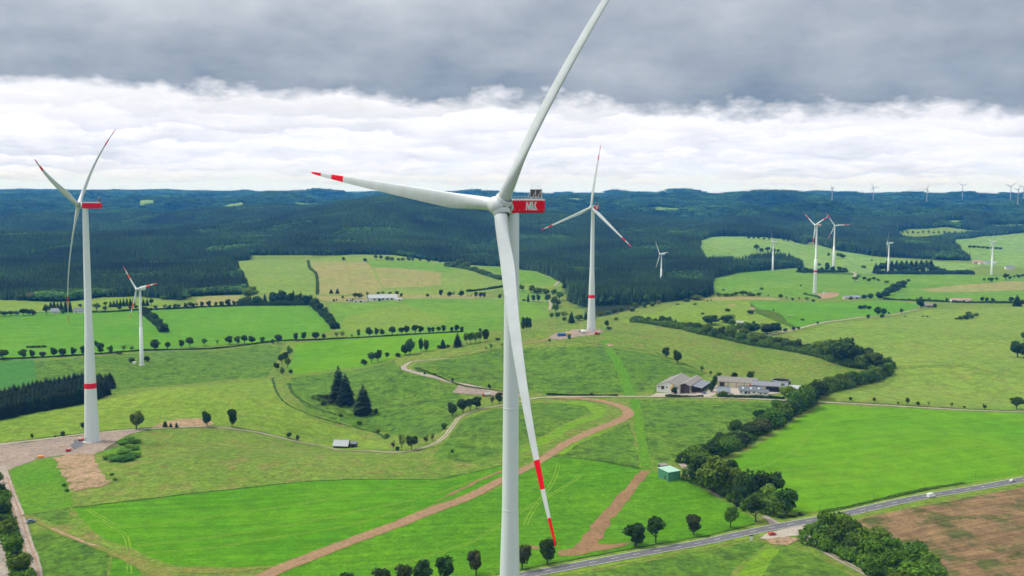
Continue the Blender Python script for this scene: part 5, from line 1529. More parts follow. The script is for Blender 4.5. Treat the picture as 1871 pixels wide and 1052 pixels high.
row('on the pale upland field', 'trees on the pale upland field', [(1540, 472.5, 10, 13, l_, 'dark'), (1532, 470, 9, 9, l_, 'mid'), (1514, 468, 6, 7, b_, 'mid'), (1382, 459, 12, 11, l_, 'dark'), (1391, 459.5, 6, 9, b_, 'dark'), (1402, 459.5, 9, 12, l_, 'dark'), (1413, 460, 6, 9, b_, 'dark'), (1422, 460.5, 5, 8, b_, 'dark'), (1593, 477, 3, 4, b_, 'dark'),
                                                                     (1368, 436.5, 5, 7, l_, 'dark'), (1377, 437, 5, 6, l_, 'dark'), (1386, 437.5, 6, 6, l_, 'dark'), (1396, 438, 4, 5, l_, 'dark'), (1405, 438.5, 4, 5, l_, 'dark'), (1432, 441, 5, 5, l_, 'dark'), (1440, 442, 6, 8, l_, 'dark'), (1452, 443, 6, 8, l_, 'dark'), (1463, 444, 5, 7, l_, 'dark'),
                                                                     (1475, 445, 6, 8, l_, 'dark'), (1503, 450, 4, 4, b_, 'dark'), (1578, 489, 4, 10, b_, 'mid'), (1463, 523, 3, 4, b_, 'dark'), (1391, 529, 4, 8, b_, 'mid'), (1322, 531, 3, 6, b_, 'mid')])
row('in the line along the right upland lane', 'tree line along the right upland lane', [(1798, 515.5, 8, 7, s_, 'dark'), (1810.5, 516.5, 10, 12, l_, 'dark'), (1821, 514, 8, 9, s_, 'dark'), (1838, 512, 12, 12, l_, 'dark'), (1845, 511, 7, 7, l_, 'dark'), (1853, 509, 7, 6, s_, 'dark'), (1861, 508.5, 8, 9, l_, 'dark'), (1869, 507, 7, 8, l_, 'dark')])
row('on the pale clearing of the dark hill', 'trees on the pale clearing of the dark hill', [(1649 + 9.5 * k, 426.5 + .3 * (k % 3), 4 + (k % 3), 5, l_, 'dark') for k in range(11)])
row('in the line on the right upland field', 'bush line on the right upland field', [(1772 + 8 * k, 452 + .55 * k, 4, 8, b_, 'dark') for k in range(8)])
row('along the eastern lane above the big bright field', 'bushes along the eastern lane', [(1554, 731, 6, 6, b_, 'dark'), (1597, 734.6, 9, 7, l_, 'dark'), (1658, 740.4, 15, 8, l_, 'hedge'), (1677, 741.4, 8, 8, b_, 'dark'), (1697, 740.4, 7, 7, s_, 'mid'), (1739, 744, 9, 7, s_, 'dark'), (1799, 748, 11, 8, l_, 'dark'), (1857, 747, 22, 28, l_, 'dark'), (1762, 745, 4, 5, b_, 'dark'), (1641, 738, 4, 5, b_, 'mid')])
row('along the upper edge of the truck pad', 'small bushes above the truck pad', [(776, 684, 5, 5, b_, 'dark'), (794, 686, 5, 5, b_, 'dark'), (827, 697, 6, 6, b_, 'dark'), (894, 709, 7, 7, b_, 'dark'), (804, 690, 4, 5, b_, 'mid')])
row('in the hedge grove beside the ploughed field', 'hedge grove beside the ploughed field', [
    (1504, 985, 51, 36, f_, 'grove'), (1530, 983, 47, 42, f_, 'grove'), (1536, 1006, 50, 42, f_, 'grove'), (1560, 990, 38, 38, f_, 'mid'), (1572, 1015, 48, 46, f_, 'grove'), (1598, 1030, 45, 46, f_, 'grove'), (1610, 1001, 36, 40, f_, 'mid'), (1626, 1021, 38, 38, f_, 'mid'), (1628, 1056, 46, 46, f_, 'grove'),
    (1674, 1041, 52, 54, f_, 'mid'), (1655, 1048, 42, 40, f_, 'grove'), (1662, 1072, 44, 46, f_, 'grove'), (1697, 1060, 44, 38, f_, 'mid'), (1712, 1078, 42, 42, f_, 'mid'), (1484, 976, 12, 18, b_, 'grove'), (1593, 1060, 30, 34, f_, 'grove'), (1640, 1090, 44, 46, f_, 'grove'), (1690, 1095, 44, 46, f_, 'grove'), (1553, 1018, 30, 30, f_, 'dark'),
    (1500, 998, 20, 24, b_, 'grove')], big=True)
TONE['strip'] = (.075, .20, .015); TONE['lime2'] = (.13, .28, .02)
TONEW['strip'] = 'green'; TONEW['lime2'] = 'light green'
row('on the overgrown mound beside the tall left turbine', 'shrubs on the overgrown mound', [(201, 838, 8, 28, b_, 'strip'), (214, 841, 9, 33, b_, 'strip'), (230, 842, 10, 33, b_, 'strip'), (244, 836, 10, 28, b_, 'strip'), (240, 822, 10, 30, b_, 'lime2'), (228, 812, 9, 28, b_, 'lime2'),
                                                                                              (246, 810, 8, 25, b_, 'lime2'), (226, 828, 9, 30, b_, 'lime2'), (236, 803, 6, 22, b_, 'lime2')])
row('around the bare excavated plot', 'weeds around the bare plot', [(117, 889, 6, 9, b_, 'strip'), (122, 898, 5, 9, b_, 'strip'), (204, 868, 4, 9, b_, 'strip'), (210, 878, 5, 9, b_, 'strip')])
# conifer belt at the lower left
for rw, (dy, hh_, wd) in enumerate([(0, 28, 'front row'), (-9, 28, 'second row'), (-18, 28, 'third row'), (-27, 28, 'back row')]):
    cb = []
    x = -40 + rw * 3
    while x < 202:
        yb = float(np.interp(x, [-40, 0, 60, 150, 200], [772, 766, 752, 736, 719])) + dy + rnd.uniform(-1, 1)
        if yb > 706 and not (x > 185 and rw > 1):
            cb.append((x, yb, hh_ * rnd.uniform(.92, 1.08), rnd.uniform(19, 25), p_, 'spruce'))
        x += rnd.uniform(7.0, 9.5)
    row('in the %s of the left spruce belt' % wd, 'dark spruce belt behind the tall left turbine', cb, big=False)

# ------------------------------------------------------------------ woods: far too many trees to count
def gn_scatter(name, pts, scl, protos, label, cat):
    n = len(pts)
    me = bpy.data.meshes.new(name)
    me.vertices.add(n)
    me.vertices.foreach_set('co', np.asarray(pts, np.float32).ravel())
    for an, tp, val in (('scl', 'FLOAT_VECTOR', scl), ('rot', 'FLOAT', rng.uniform(0, 6.28, n))):
        at_ = me.attributes.new(an, tp, 'POINT')
        at_.data.foreach_set('vector' if tp == 'FLOAT_VECTOR' else 'value', np.asarray(val, np.float32).ravel())
    o = link(name, me)
    ng = bpy.data.node_groups.new(name, 'GeometryNodeTree')
    ng.interface.new_socket('Geometry', in_out='INPUT', socket_type='NodeSocketGeometry')
    ng.interface.new_socket('Geometry', in_out='OUTPUT', socket_type='NodeSocketGeometry')
    gi, go = N(ng, 'NodeGroupInput'), N(ng, 'NodeGroupOutput')
    iop = N(ng, 'GeometryNodeInstanceOnPoints')
    jn = N(ng, 'GeometryNodeJoinGeometry')
    for p in protos:
        oi = N(ng, 'GeometryNodeObjectInfo')
        oi.inputs['Object'].default_value = p
        oi.inputs['As Instance'].default_value = True
        ng.links.new(oi.outputs['Geometry'], jn.inputs[0])
    iop.inputs['Pick Instance'].default_value = True
    ng.links.new(jn.outputs[0], iop.inputs['Instance'])
    ng.links.new(gi.outputs[0], iop.inputs['Points'])
    a1 = N(ng, 'GeometryNodeInputNamedAttribute', data_type='FLOAT_VECTOR'); a1.inputs['Name'].default_value = 'scl'
    a2 = N(ng, 'GeometryNodeInputNamedAttribute', data_type='FLOAT'); a2.inputs['Name'].default_value = 'rot'
    cx_ = N(ng, 'ShaderNodeCombineXYZ')
    ng.links.new(a2.outputs['Attribute'], cx_.inputs['Z'])
    ng.links.new(cx_.outputs[0], iop.inputs['Rotation'])
    ng.links.new(a1.outputs['Attribute'], iop.inputs['Scale'])
    ri = N(ng, 'FunctionNodeRandomValue', data_type='INT')
    ri.inputs['Min'].default_value = 0
    ri.inputs['Max'].default_value = len(protos) - 1
    ng.links.new(ri.outputs[2], iop.inputs['Instance Index'])
    ng.links.new(iop.outputs[0], go.inputs[0])
    md = o.modifiers.new('scatter', 'NODES')
    md.node_group = ng
    return tag(o, label, cat, kind='stuff')


def lod_conifer(nw, nb):
    V = []
    for i in range(nw):
        t = i / (nw - 1)
        z = .8 + 8.6 * t
        r = 2.1 * (1 - t) ** .62 + .2
        for b in range(nb):
            a = 2 * math.pi * (b + rng.uniform(-.3, .3)) / nb + i * .9
            ca, sa = math.cos(a), math.sin(a)
            rr = r * rng.uniform(.8, 1.15)
            wd = rr * .55
            V += [(0, 0, z + 1.0), (rr * .65 * ca - wd * sa, rr * .65 * sa + wd * ca, z - .3 * rr), (rr * ca, rr * sa, z - .45 * rr), (rr * .65 * ca + wd * sa, rr * .65 * sa - wd * ca, z - .3 * rr)]
    return np.array(V)


def lod_leafy(n):
    p = sphere_pts(n)
    c = p * np.array([3.6, 3.6, 3.4]) * rng.uniform(.75, 1.05, (n, 1)) * (1 + .18 * np.sin(p[:, :1] * 5 + rng.uniform(0, 6)) * np.cos(p[:, 1:2] * 6)) + np.array([0, 0, 5.6])
    return cards(c, p, 1.25, .35)


mc = foliage('wood_conifer', False, [(.010, .030, .009), (.032, .074, .015)], .03, .45)
ml = foliage('wood_leafy', False, [(.026, .068, .014), (.055, .13, .022)], .15, .4)
mlf = foliage('wood_far', False, [(.012, .042, .015), (.04, .105, .024)], .05, .5)


def hidden(name, V, m):
    me = fast_mesh(name, V, quads(V), m, smooth=False)
    return bpy.data.objects.new(name, me)


con = [hidden('wood_conifer', lod_conifer(7, 6), mc) for _ in range(3)]
lea = [hidden('wood_leafy', lod_leafy(90), ml) for _ in range(3)]


def jgrid(y0, y1, sp, a0=-.56, a1=.56):
    ys = np.arange(y0, y1, sp)
    out = []
    for y in ys:
        xs = np.arange(a0 * y, a1 * y, sp)
        out.append(np.stack([xs + rng.uniform(-.42, .42, len(xs)) * sp, np.full(len(xs), y) + rng.uniform(-.42, .42, len(xs)) * sp], 1))
    return np.concatenate(out)


def vnoise(x, y, wl, seed):
    r2 = np.random.default_rng(seed)
    s = 0
    for _ in range(7):
        th, ph = r2.uniform(0, 6.28, 2)
        w_ = wl * r2.uniform(.6, 1.6)
        s = s + np.sin((x * np.cos(th) + y * np.sin(th)) / w_ * 6.28 + ph)
    return s / 2.6


def wood(y0, y1, sp):
    P = jgrid(y0, y1, sp)
    z = height(P[:, 0], P[:, 1])
    k = in_forest(P[:, 0], P[:, 1], z)
    P, z = P[k], z[k]
    nz = vnoise(P[:, 0], P[:, 1], 260, 5)
    leaf = (nz > .72) | (rng.random(len(P)) < .05)
    stand = 1 + .16 * np.round(vnoise(P[:, 0], P[:, 1], 420, 9) * 1.2)       # plantation blocks of different age
    return np.c_[P, z - .3], leaf, np.clip(stand, .62, 1.2)


for (y0, y1, sp, hk, nm, cl, ll) in [
        (1650, 2750, 5.6, 1.0, 'near', 'dark spruce plantations covering the near slopes', 'lighter broadleaf trees mixed into the near spruce woods'),
        (2750, 4650, 7.6, 1.15, 'mid', 'dark spruce forest on the hills behind the fields', 'broadleaf trees mixed into the hill forest')]:
    P, leaf, st = wood(y0, y1, sp)
    for sel, pr, nm2, lb, h0, w0 in ((~leaf, con, 'conifer_forest', cl, 21, 1.35), (leaf, lea, 'broadleaf_forest', ll, 14, 1.15)):
        n = sel.sum()
        h = h0 * hk * st[sel] * rng.uniform(.88, 1.1, n) / 10
        w = h * rng.uniform(.85, 1.1, n) * (w0 * sp / 7.0 if h0 > 15 else w0)
        gn_scatter(nm2, P[sel], np.stack([w, w, h], 1), pr, lb, 'forest')
        print(nm2, n)


def patch(kind):
    V = []
    for _ in range(34):
        x, y = rng.uniform(-20, 20, 2)
        s = rng.uniform(1.4, 2.3)
        if kind == 'c':
            b = lod_conifer(3, 5) * np.array([s * 1.25, s * 1.25, s])
        else:
            b = lod_leafy(26) * np.array([s * .9, s * .9, s * .8])
            c0 = b.reshape(-1, 4, 3).mean(1, keepdims=True)
            b = (c0 + (b.reshape(-1, 4, 3) - c0) * 1.35).reshape(-1, 3)
        V.append(b + np.array([x, y, 0]))
    return np.concatenate(V)


pa = [hidden('wood_patch', patch('c'), mlf) for _ in range(3)] + [hidden('wood_patch', patch('l'), mlf) for _ in range(2)]
P1 = jgrid(4600, 7200, 26)
P2 = jgrid(7200, 14500, 52)
for P, sc, lb in ((P1, 1.0, 'blue-green forested hills in the distance'), (P2, 1.9, 'far hazy forest covering the ridges at the horizon')):
    z = height(P[:, 0], P[:, 1])
    k = in_forest(P[:, 0], P[:, 1], z)
    P, z = P[k], z[k]
    h = rng.uniform(.85, 1.1, len(P)) * (1 + .18 * vnoise(P[:, 0], P[:, 1], 300, 3))
    gn_scatter('hill_forest', np.c_[P, z - 2], np.stack([np.full(len(P), sc), np.full(len(P), sc), h * (1 if sc == 1 else 1.25)], 1), pa, lb, 'forest')
    print('patches', len(P))
# ------------------------------------------------------------------ buildings
B = {}
B['cream'] = plain('cream_render', (.62, .56, .40), .85, .07, .8)
B['whitewall'] = plain('white_render', (.74, .74, .70), .85, .05, .8)
B['greyroof'] = plain('fibre_cement_roof', (.22, .205, .185), .85, .18, .7)
B['darkroof'] = plain('slate_roof', (.13, .15, .175), .7, .15, .9)
B['bluroof'] = plain('blue_grey_roof', (.17, .21, .25), .6, .12, .9)
B['metalroof'] = plain('metal_roof', (.36, .385, .41), .45, .06, .3, .4)
B['wood'] = plain('dark_boards', (.075, .05, .038), .85, .25, 2, streak=True)
B['dark'] = plain('dark_opening', (.018, .018, .02), .9, .2, 1)
B['glass'] = plain('window_glass', (.03, .04, .05), .15, .2, 1, .6)
B['greenwall'] = plain('green_sheet_wall', (.075, .25, .14), .6, .08, .8)
B['greenroof'] = plain('pale_green_roof', (.30, .50, .39), .55, .07, .6)
B['redpaint'] = plain('red_paint', (.55, .035, .03), .4, .1, 1)
B['tileroof'] = plain('reddish_roof', (.36, .24, .20), .85, .15, .6)
B['pinkwall'] = plain('pinkish_wall', (.55, .42, .38), .85, .08, .7)
B['yellow'] = plain('ochre_silo', (.50, .36, .12), .6, .1, 1)
B['blue'] = plain('blue_container', (.03, .13, .38), .5, .1, 1)
B['orange'] = plain('orange_container', (.80, .30, .03), .5, .08, 1)
B['board'] = plain('timber', (.42, .30, .18), .85, .2, 2)
B['blackrubber'] = plain('black_rubber', (.02, .02, .02), .8, .2, 3)


def solar_mat():
    m, nt, b = mat_new('solar_panels')
    tc = N(nt, 'ShaderNodeTexCoord').outputs['Object']
    br = N(nt, 'ShaderNodeTexBrick')
    br.offset = 0
    br.inputs['Color1'].default_value = (.10, .115, .15, 1)
    br.inputs['Color2'].default_value = (.13, .145, .18, 1)
    br.inputs['Mortar'].default_value = (.36, .37, .39, 1)
    br.inputs['Scale'].default_value = 1
    br.inputs['Mortar Size'].default_value = .07
    br.inputs['Brick Width'].default_value = 1.7
    br.inputs['Row Height'].default_value = 1.05
    nt.links.new(tc, br.inputs['Vector'])
    nt.links.new(br.outputs['Color'], b.inputs['Base Color'])
    b.inputs['Roughness'].default_value = .25
    b.inputs['Specular IOR Level'].default_value = .6
    return m


B['solar'] = solar_mat()


def building(name, label, px, py, L, W, eave, ridge, yaw, wall='cream', roof='greyroof', doors=(), wins=(), over=.5, mono=False, cat='building', anchor='f', ridge_off=0.0, gable=None,
             skylights=0, chimney=False, group=None, mid=(0, 0)):
    """long axis along local X (length L), front face at local -Y. doors/wins: (face, u, z, w, h, material); face f/b/l/r. px,py: middle of the front wall's foot"""
    g = ground(px, py)
    yw = R(yaw)
    ctr = Vector((g.x - math.sin(yw) * W / 2, g.y + math.cos(yw) * W / 2, 0))
    if anchor == 'l':       # the given foot is that of the left gable
        ctr = Vector((g.x + math.cos(yw) * L / 2, g.y + math.sin(yw) * L / 2, 0))
    zs = [float(height(ctr.x + a * L / 2 * math.cos(yw) - b * W / 2 * math.sin(yw), ctr.y + a * L / 2 * math.sin(yw) + b * W / 2 * math.cos(yw))) for a in (-1, 1) for b in (-1, 1)]
    root = empty(name, (ctr.x, ctr.y, max(zs) - .1), yw)
    tag(root, label, cat, group)
    base = min(zs) - max(zs) - .5
    m = MB()
    l, w = L / 2, W / 2
    ro = ridge_off * w
    if mono:
        pts = [(-w, base), (w, base), (w, ridge), (-w, eave)]
    else:
        pts = [(-w, base), (w, base), (w, eave), (ro, ridge), (-w, eave)]
    n = len(pts)
    vs = [(-l, y, z) for y, z in pts] + [(l, y, z) for y, z in pts]
    fs = [(k, (k + 1) % n, n + (k + 1) % n, n + k) for k in range(n)]
    m.add(vs, fs[:2] + (fs[3:] if mono else fs[4:]) + ([fs[1]] if False else []), 0)
    gm = 0 if gable is None else 1
    m.add([vs[k] for k in range(n)], [tuple(range(n))[::-1]], gm)
    m.add([vs[n + k] for k in range(n)], [tuple(range(n))], gm)
    wl = m.build('wall', [B[wall]] + ([B[gable]] if gable else []), root)
    m = MB()
    t = .18
    if mono:
        sl = (ridge - eave) / W
        a = [(-w - over, eave - sl * over), (w + over, ridge + sl * over)]
        segs = [a]
    else:
        s1 = (ridge - eave) / (w + ro)
        s2 = (ridge - eave) / (w - ro)
        segs = [[(-w - over, eave - s1 * over), (ro, ridge)], [(ro, ridge), (w + over, eave - s2 * over)]]
    for (y0, z0), (y1, z1) in segs:
        X = l + over
        m.add([(-X, y0, z0 + .02), (X, y0, z0 + .02), (X, y1, z1 + .02), (-X, y1, z1 + .02), (-X, y0, z0 + .02 + t), (X, y0, z0 + .02 + t), (X, y1, z1 + .02 + t), (-X, y1, z1 + .02 + t)],
              [(0, 3, 2, 1), (4, 5, 6, 7), (0, 1, 5, 4), (2, 3, 7, 6), (1, 2, 6, 5), (3, 0, 4, 7)])
    rf = m.build('roof', B[roof], root)
    if not mono:
        c = MB()
        c.box((0, ro, ridge + .24), (L + 2 * over, .5, .1))
        c.build('ridge_cap', B['metalroof' if roof in ('greyroof', 'metalroof') else roof], rf)
    for k in range(skylights):
        c = MB()
        u = -l + (k + .5) * L / skylights
        y = -w * .5
        z = eave + (ridge - eave) * (.5 if not mono else .25)
        ang = math.atan2(ridge - eave, w)
        c.box((0, 0, 0), (1.2, 1.6, .14))
        o = c.build('skylight', M['white'], rf)
        o.location = (u, y, z + .28); o.rotation_euler = (ang, 0, 0)
    if chimney:
        c = MB()
        c.box((L * .2, 0, ridge + .5), (.7, .7, 1.6))
        c.build('chimney', B['tileroof'], rf)
    for kind, lst in (('door', doors), ('window', wins)):
        for (fc, u, z, ww, hh, mt) in lst:
            c = MB()
            d = .1
            if fc in 'fb':
                sgn = -1 if fc == 'f' else 1
                c.box((u, sgn * (w + .02), z + hh / 2), (ww, d, hh))
                if kind == 'window':
                    fr = MB()
                    fr.box((u, sgn * (w + .05), z - .08), (ww + .3, .22, .1)); fr.box((u, sgn * (w + .06), z + hh / 2), (.08, .08, hh)); fr.box((u, sgn * (w + .05), z + hh + .06), (ww + .2, .12, .12))
            else:
                sgn = -1 if fc == 'l' else 1
                c.box((sgn * (l + .02), u, z + hh / 2), (d, ww, hh))
                if kind == 'window':
                    fr = MB()
                    fr.box((sgn * (l + .05), u, z - .08), (.22, ww + .3, .1)); fr.box((sgn * (l + .06), u, z + hh / 2), (.08, .08, hh)); fr.box((sgn * (l + .05), u, z + hh + .06), (.12, ww + .2, .12))
            o = c.build(kind, B[mt], wl)
            if kind == 'window':
                fr.build('window_frame', M['white'], wl)
    return root


# the farm right of the centre
building('barn', 'big grey-roofed barn with white gable front, leftmost of the farm', 1220, 718, 46, 20, 3.2, 7.2, 66, 'whitewall', 'greyroof', doors=[('l', -4, 0, 3.2, 3.0, 'wood'), ('l', 4.6, 0, 3.0, 3.0, 'wood')],
         wins=[('l', 8, 1.4, 1.4, 1.2, 'glass'), ('l', 1.0, 1.4, 1.4, 1.2, 'glass')], over=.6, anchor='l')
building('barn', 'second farm barn with cream side wall and dark boarded front', 1250.5, 718.5, 44, 9.5, 4.6, 6.6, 66, 'cream', 'greyroof', gable='wood', doors=[('f', -18, 0, 3.4, 3.4, 'dark')] + [('f', -12 + 8 * k, -.2, .5, 5.0, 'wood') for k in range(5)], wins=[], over=.6, anchor='l')
building('cattle_shed', 'low open dark shed under solar roof right of the barns', 1273, 717.5, 33, 8, 2.8, 4.4, 66, 'wood', 'solar', doors=[('l', 0, 0, 6.5, 2.6, 'dark'), ('f', -6, 0, 16, 2.2, 'dark')], mono=True, over=.6, anchor='l')
building('barn', 'long cream barn with grey roof behind the farm houses', 1347, 709, 34, 12, 5.0, 8.2, -16, 'cream', 'greyroof', doors=[('f', -13.3, 0, 4.4, 4.2, 'wood'), ('f', -8, 0, .4, 4.6, 'wood'), ('f', -1, 0, .4, 4.6, 'wood'), ('f', 6, 0, .4, 4.6, 'wood'), ('f', 12, 0, 3.6, 3.2, 'redpaint')], over=.6)
building('barn', 'long cream barn with solar roof and big dark doors', 1406, 716, 30, 12, 5.2, 8.0, -16, 'cream', 'solar', doors=[('f', -11.8, 0, 5.6, 4.6, 'dark'), ('f', 2.8, 0, 12, 4.4, 'dark'), ('f', -.5, -.2, .4, 4.8, 'wood')], over=.6)
building('farmhouse', 'small white farmhouse with blue-grey roof at the farm entrance', 1322, 722, 10.5, 8.5, 2.9, 6.2, -12, 'whitewall', 'bluroof', doors=[('f', 2.8, 0, 1.1, 2.1, 'wood')], wins=[('f', -3.2, .9, 1.4, 1.2, 'glass'), ('f', 0, .9, 1.4, 1.2, 'glass'), ('r', 0, .9, 1.4, 1.2, 'glass')], chimney=True)
fh = building('farmhouse', 'long white farmhouse with slate roof and skylights', 1372, 721, 20, 9, 3.0, 6.0, -10, 'whitewall', 'darkroof', doors=[('f', -1.5, 0, 1.2, 2.2, 'wood'), ('f', -4.2, .1, 2.4, 2.1, 'glass')],
              wins=[('f', -8, 1, 1.5, 1.2, 'glass'), ('f', 2.4, 1, 1.5, 1.2, 'glass'), ('f', 6.8, 1, 1.5, 1.2, 'glass'), ('l', 0, 1, 1.5, 1.2, 'glass')], skylights=3, chimney=True)
building('house_annex', 'white annex with slate roof at the right end of the long farmhouse', 1394, 723, 9, 6, 2.8, 4.6, -10, 'whitewall', 'darkroof', wins=[('f', -2, 1, 1.4, 1.1, 'glass'), ('f', 2, 1, 1.4, 1.1, 'glass')])
building('shed', 'small shed with pale metal roof half hidden by trees', 1452, 715, 9, 7, 2.6, 4.0, -16, 'cream', 'metalroof', mono=True, doors=[('f', 0, 0, 2.4, 2.2, 'dark')])
g = ground(1427, 701)
sl = empty('slurry_tank', (g.x, g.y, g.z - .1)); tag(sl, 'round dark slurry tank behind the solar-roofed barn', 'tank')
m = MB(); m.lathe([(8.4, -.5), (8.4, 3.6), (8.1, 3.6), (8.1, .6)], 36); m.build('tank_wall', B['blackrubber'], sl)
m = MB(); m.lathe([(8.46, 3.5), (8.46, 3.75), (8.05, 3.75)], 36, cap=False); m.build('rim', M['steel'], sl)
m = MB(); m.lathe([(8.08, .9), (.1, 1.0)], 36); m.build('slurry', B['dark'], sl)
g = ground(1228, 719)
sl = empty('silo', (g.x, g.y, g.z)); tag(sl, 'ochre feed silo standing between the two grey barns', 'silo')
m = MB(); m.lathe([(.25, 1.2), (1.5, 3.0), (1.5, 7.0), (.3, 8.0)], 18); m.build('bin', B['yellow'], sl)
for k in range(4):
    m = MB(); a = k * 1.571 + .5; m.tube((1.3 * math.cos(a), 1.3 * math.sin(a), -.2), (1.3 * math.cos(a), 1.3 * math.sin(a), 3.2), .09, n=6); m.build('leg', M['steel'], sl)

# field barn
building('field_barn', 'weathered field barn with pale tin roof beside the lane', 622, 819, 11, 7.5, 2.0, 5.6, -6, 'wood', 'metalroof', doors=[('f', -2, 0, 2.2, 1.8, 'dark'), ('r', 0, 0, 2.4, 2.6, 'dark')], over=.5)
building('lean_to', 'dark boarded lean-to at the right end of the field barn', 645, 818, 4.5, 5, 2.8, 3.6, -6, 'wood', 'darkroof', mono=True, doors=[('f', 0, 0, 1.8, 2.0, 'dark')], over=.3)
# green shed
building('green_shed', 'green sheet-metal shed with pale green flat roof', 1232, 877.5, 9.2, 10.2, 4.9, 5.5, 30, 'greenwall', 'greenroof', mono=True, doors=[('f', 1.2, 0, 2.6, 3.0, 'greenwall'), ('l', -2, 0, 1.2, 2.2, 'wood')], wins=[('f', -2.2, 1.6, 1.2, .9, 'glass')], over=.35)
building('hut', 'small grey hut behind the green shed', 1214, 858, 5, 3.5, 2.6, 3.0, 22, 'wood', 'greyroof', mono=True, doors=[('f', 0, 0, 1.2, 2.1, 'dark')], over=.3)
# grey-roofed barn on the far lane
building('long_barn', 'long barn with pale grey roof among trees on the far lane', 700, 549.5, 46, 17, 3.6, 8.6, 16, 'whitewall', 'metalroof', gable='bluroof', doors=[('f', -14 + 7 * k, 0, 3.2, 2.8, 'wood') for k in range(5)], over=.6)
building('white_shed', 'low white shed left of the long grey-roofed barn', 657, 552.5, 22, 7, 2.6, 3.4, 4, 'whitewall', 'greyroof', mono=True, doors=[('f', 2, 0, 3, 2.2, 'dark'), ('f', -6, 0, 2, 2, 'dark')])
building('white_shed', 'little white shed at the left end of the barn yard', 640, 550.5, 7, 5, 3.0, 4.4, 4, 'whitewall', 'greyroof', doors=[('f', 0, 0, 1.6, 2.0, 'dark')])
building('white_shed', 'small white outbuilding right of the long grey-roofed barn', 728, 549.5, 11, 6, 2.6, 4.0, 8, 'whitewall', 'metalroof', doors=[('f', 2, 0, 2, 2, 'dark')])
# cottages far left
building('cottage', 'white cottage with grey gabled roof among dark spruces', 98.5, 572.5, 10.5, 8, 3.0, 7.0, 0, 'whitewall', 'bluroof', doors=[('f', 1, 0, 1.2, 2, 'wood')], wins=[('f', -2.6, 1, 1.3, 1.2, 'glass'), ('f', 3.4, 1, 1.3, 1.2, 'glass')], chimney=True)
building('cottage', 'low grey-roofed farm cottage left of the turbine tower', 143, 571.5, 15, 8, 2.8, 6.2, 0, 'whitewall', 'darkroof', doors=[('f', -3, 0, 1.6, 2, 'wood')], wins=[('f', 2, 1, 1.3, 1.1, 'glass'), ('f', 5, 1, 1.3, 1.1, 'glass')])
# uplands
building('solar_shed', 'left of two long low sheds with blue solar roofs', 1552, 546.5, 17, 9, 2.6, 4.4, 8, 'cream', 'solar', mono=True, doors=[('f', 0, 0, 4, 2.2, 'dark')])
building('solar_shed', 'right of two long low sheds with blue solar roofs', 1566, 546, 16, 9, 2.6, 4.8, 8, 'cream', 'bluroof', mono=True, doors=[('f', 0, 0, 4, 2.2, 'dark')])
building('stone_house', 'small grey house beside the round tree on the lane', 1699, 561.5, 15, 8, 3.2, 6.0, -4, 'greyroof', 'greyroof', doors=[('f', -2, 0, 1.6, 2.2, 'dark')], wins=[('f', 3, 1, 1.3, 1.2, 'glass')])
building('low_barn', 'long low barn with reddish roof and white left end by the hedge', 1757, 551, 33, 10, 2.6, 5.2, -3, 'whitewall', 'tileroof', doors=[('f', 4, 0, 4, 2.2, 'wood')])
for i, (px, py, L, W, e, rd, wl_, rf_, lb) in enumerate([
        (1786, 482, 20, 12, 5, 9, 'pinkwall', 'tileroof', 'pinkish house of the far hamlet left of the rightmost turbine'), (1794, 483, 12, 9, 4, 7, 'whitewall', 'tileroof', 'small white house beside the pinkish far house'),
        (1808, 482.5, 24, 12, 4, 7, 'whitewall', 'bluroof', 'far barn with blue-grey roof just left of the rightmost turbine'), (1818, 483.5, 12, 9, 4, 7, 'whitewall', 'metalroof', 'far white house just right of the rightmost turbine'),
        (1843, 492, 14, 10, 4.5, 8, 'whitewall', 'bluroof', 'far white house at the right, left of a pair'), (1851, 491, 11, 10, 4.5, 8, 'whitewall', 'greyroof', 'far white house at the right, right of a pair')]):
    building('hamlet_house', lb, px, py, L, W, e, rd, (-8, 5, 0, 10, -6, 4)[i], wl_, rf_, wins=[('f', -2, 1.2, 1.4, 1.4, 'glass'), ('f', 2, 1.2, 1.4, 1.4, 'glass')], cat='house', group='houses of the far hamlet')

# ------------------------------------------------------------------ vehicles and small things
V_ = {}
V_['whitecar'] = plain('white_paint', (.72, .73, .73), .3, .02, 1, .5)
V_['redcar'] = plain('red_car_paint', (.50, .012, .02), .3, .04, 1, .5)
V_['silver'] = plain('silver_paint', (.55, .57, .58), .3, .03, 1, .5, .3)
V_['bluecar'] = plain('blue_grey_paint', (.12, .20, .30), .3, .05, 1, .5, .2)
V_['tyre'] = B['blackrubber']
V_['glass'] = B['glass']
V_['lamp'] = plain('headlamp_glass', (.7, .7, .68), .2, .05, 1, .6)
V_['rear'] = plain('tail_lamp', (.45, .02, .02), .25, .05, 1, .6)


def profile_body(mb, prof, w, mi=0, tuck=.86):
    """side profile (x,z) swept over the width, narrower towards the roof"""
    zmax = max(z for _, z in prof)
    n = len(prof)
    vs = []
    for s in (-1, 1):
        for x, z in prof:
            k = 1 if z < zmax * .6 else tuck
            vs.append((x, s * w / 2 * k, z))
    fs = [tuple(range(n)), tuple(range(n, 2 * n))[::-1]] + [(k, n + k, n + (k + 1) % n, (k + 1) % n) for k in range(n)]
    mb.add(vs, fs, mi)


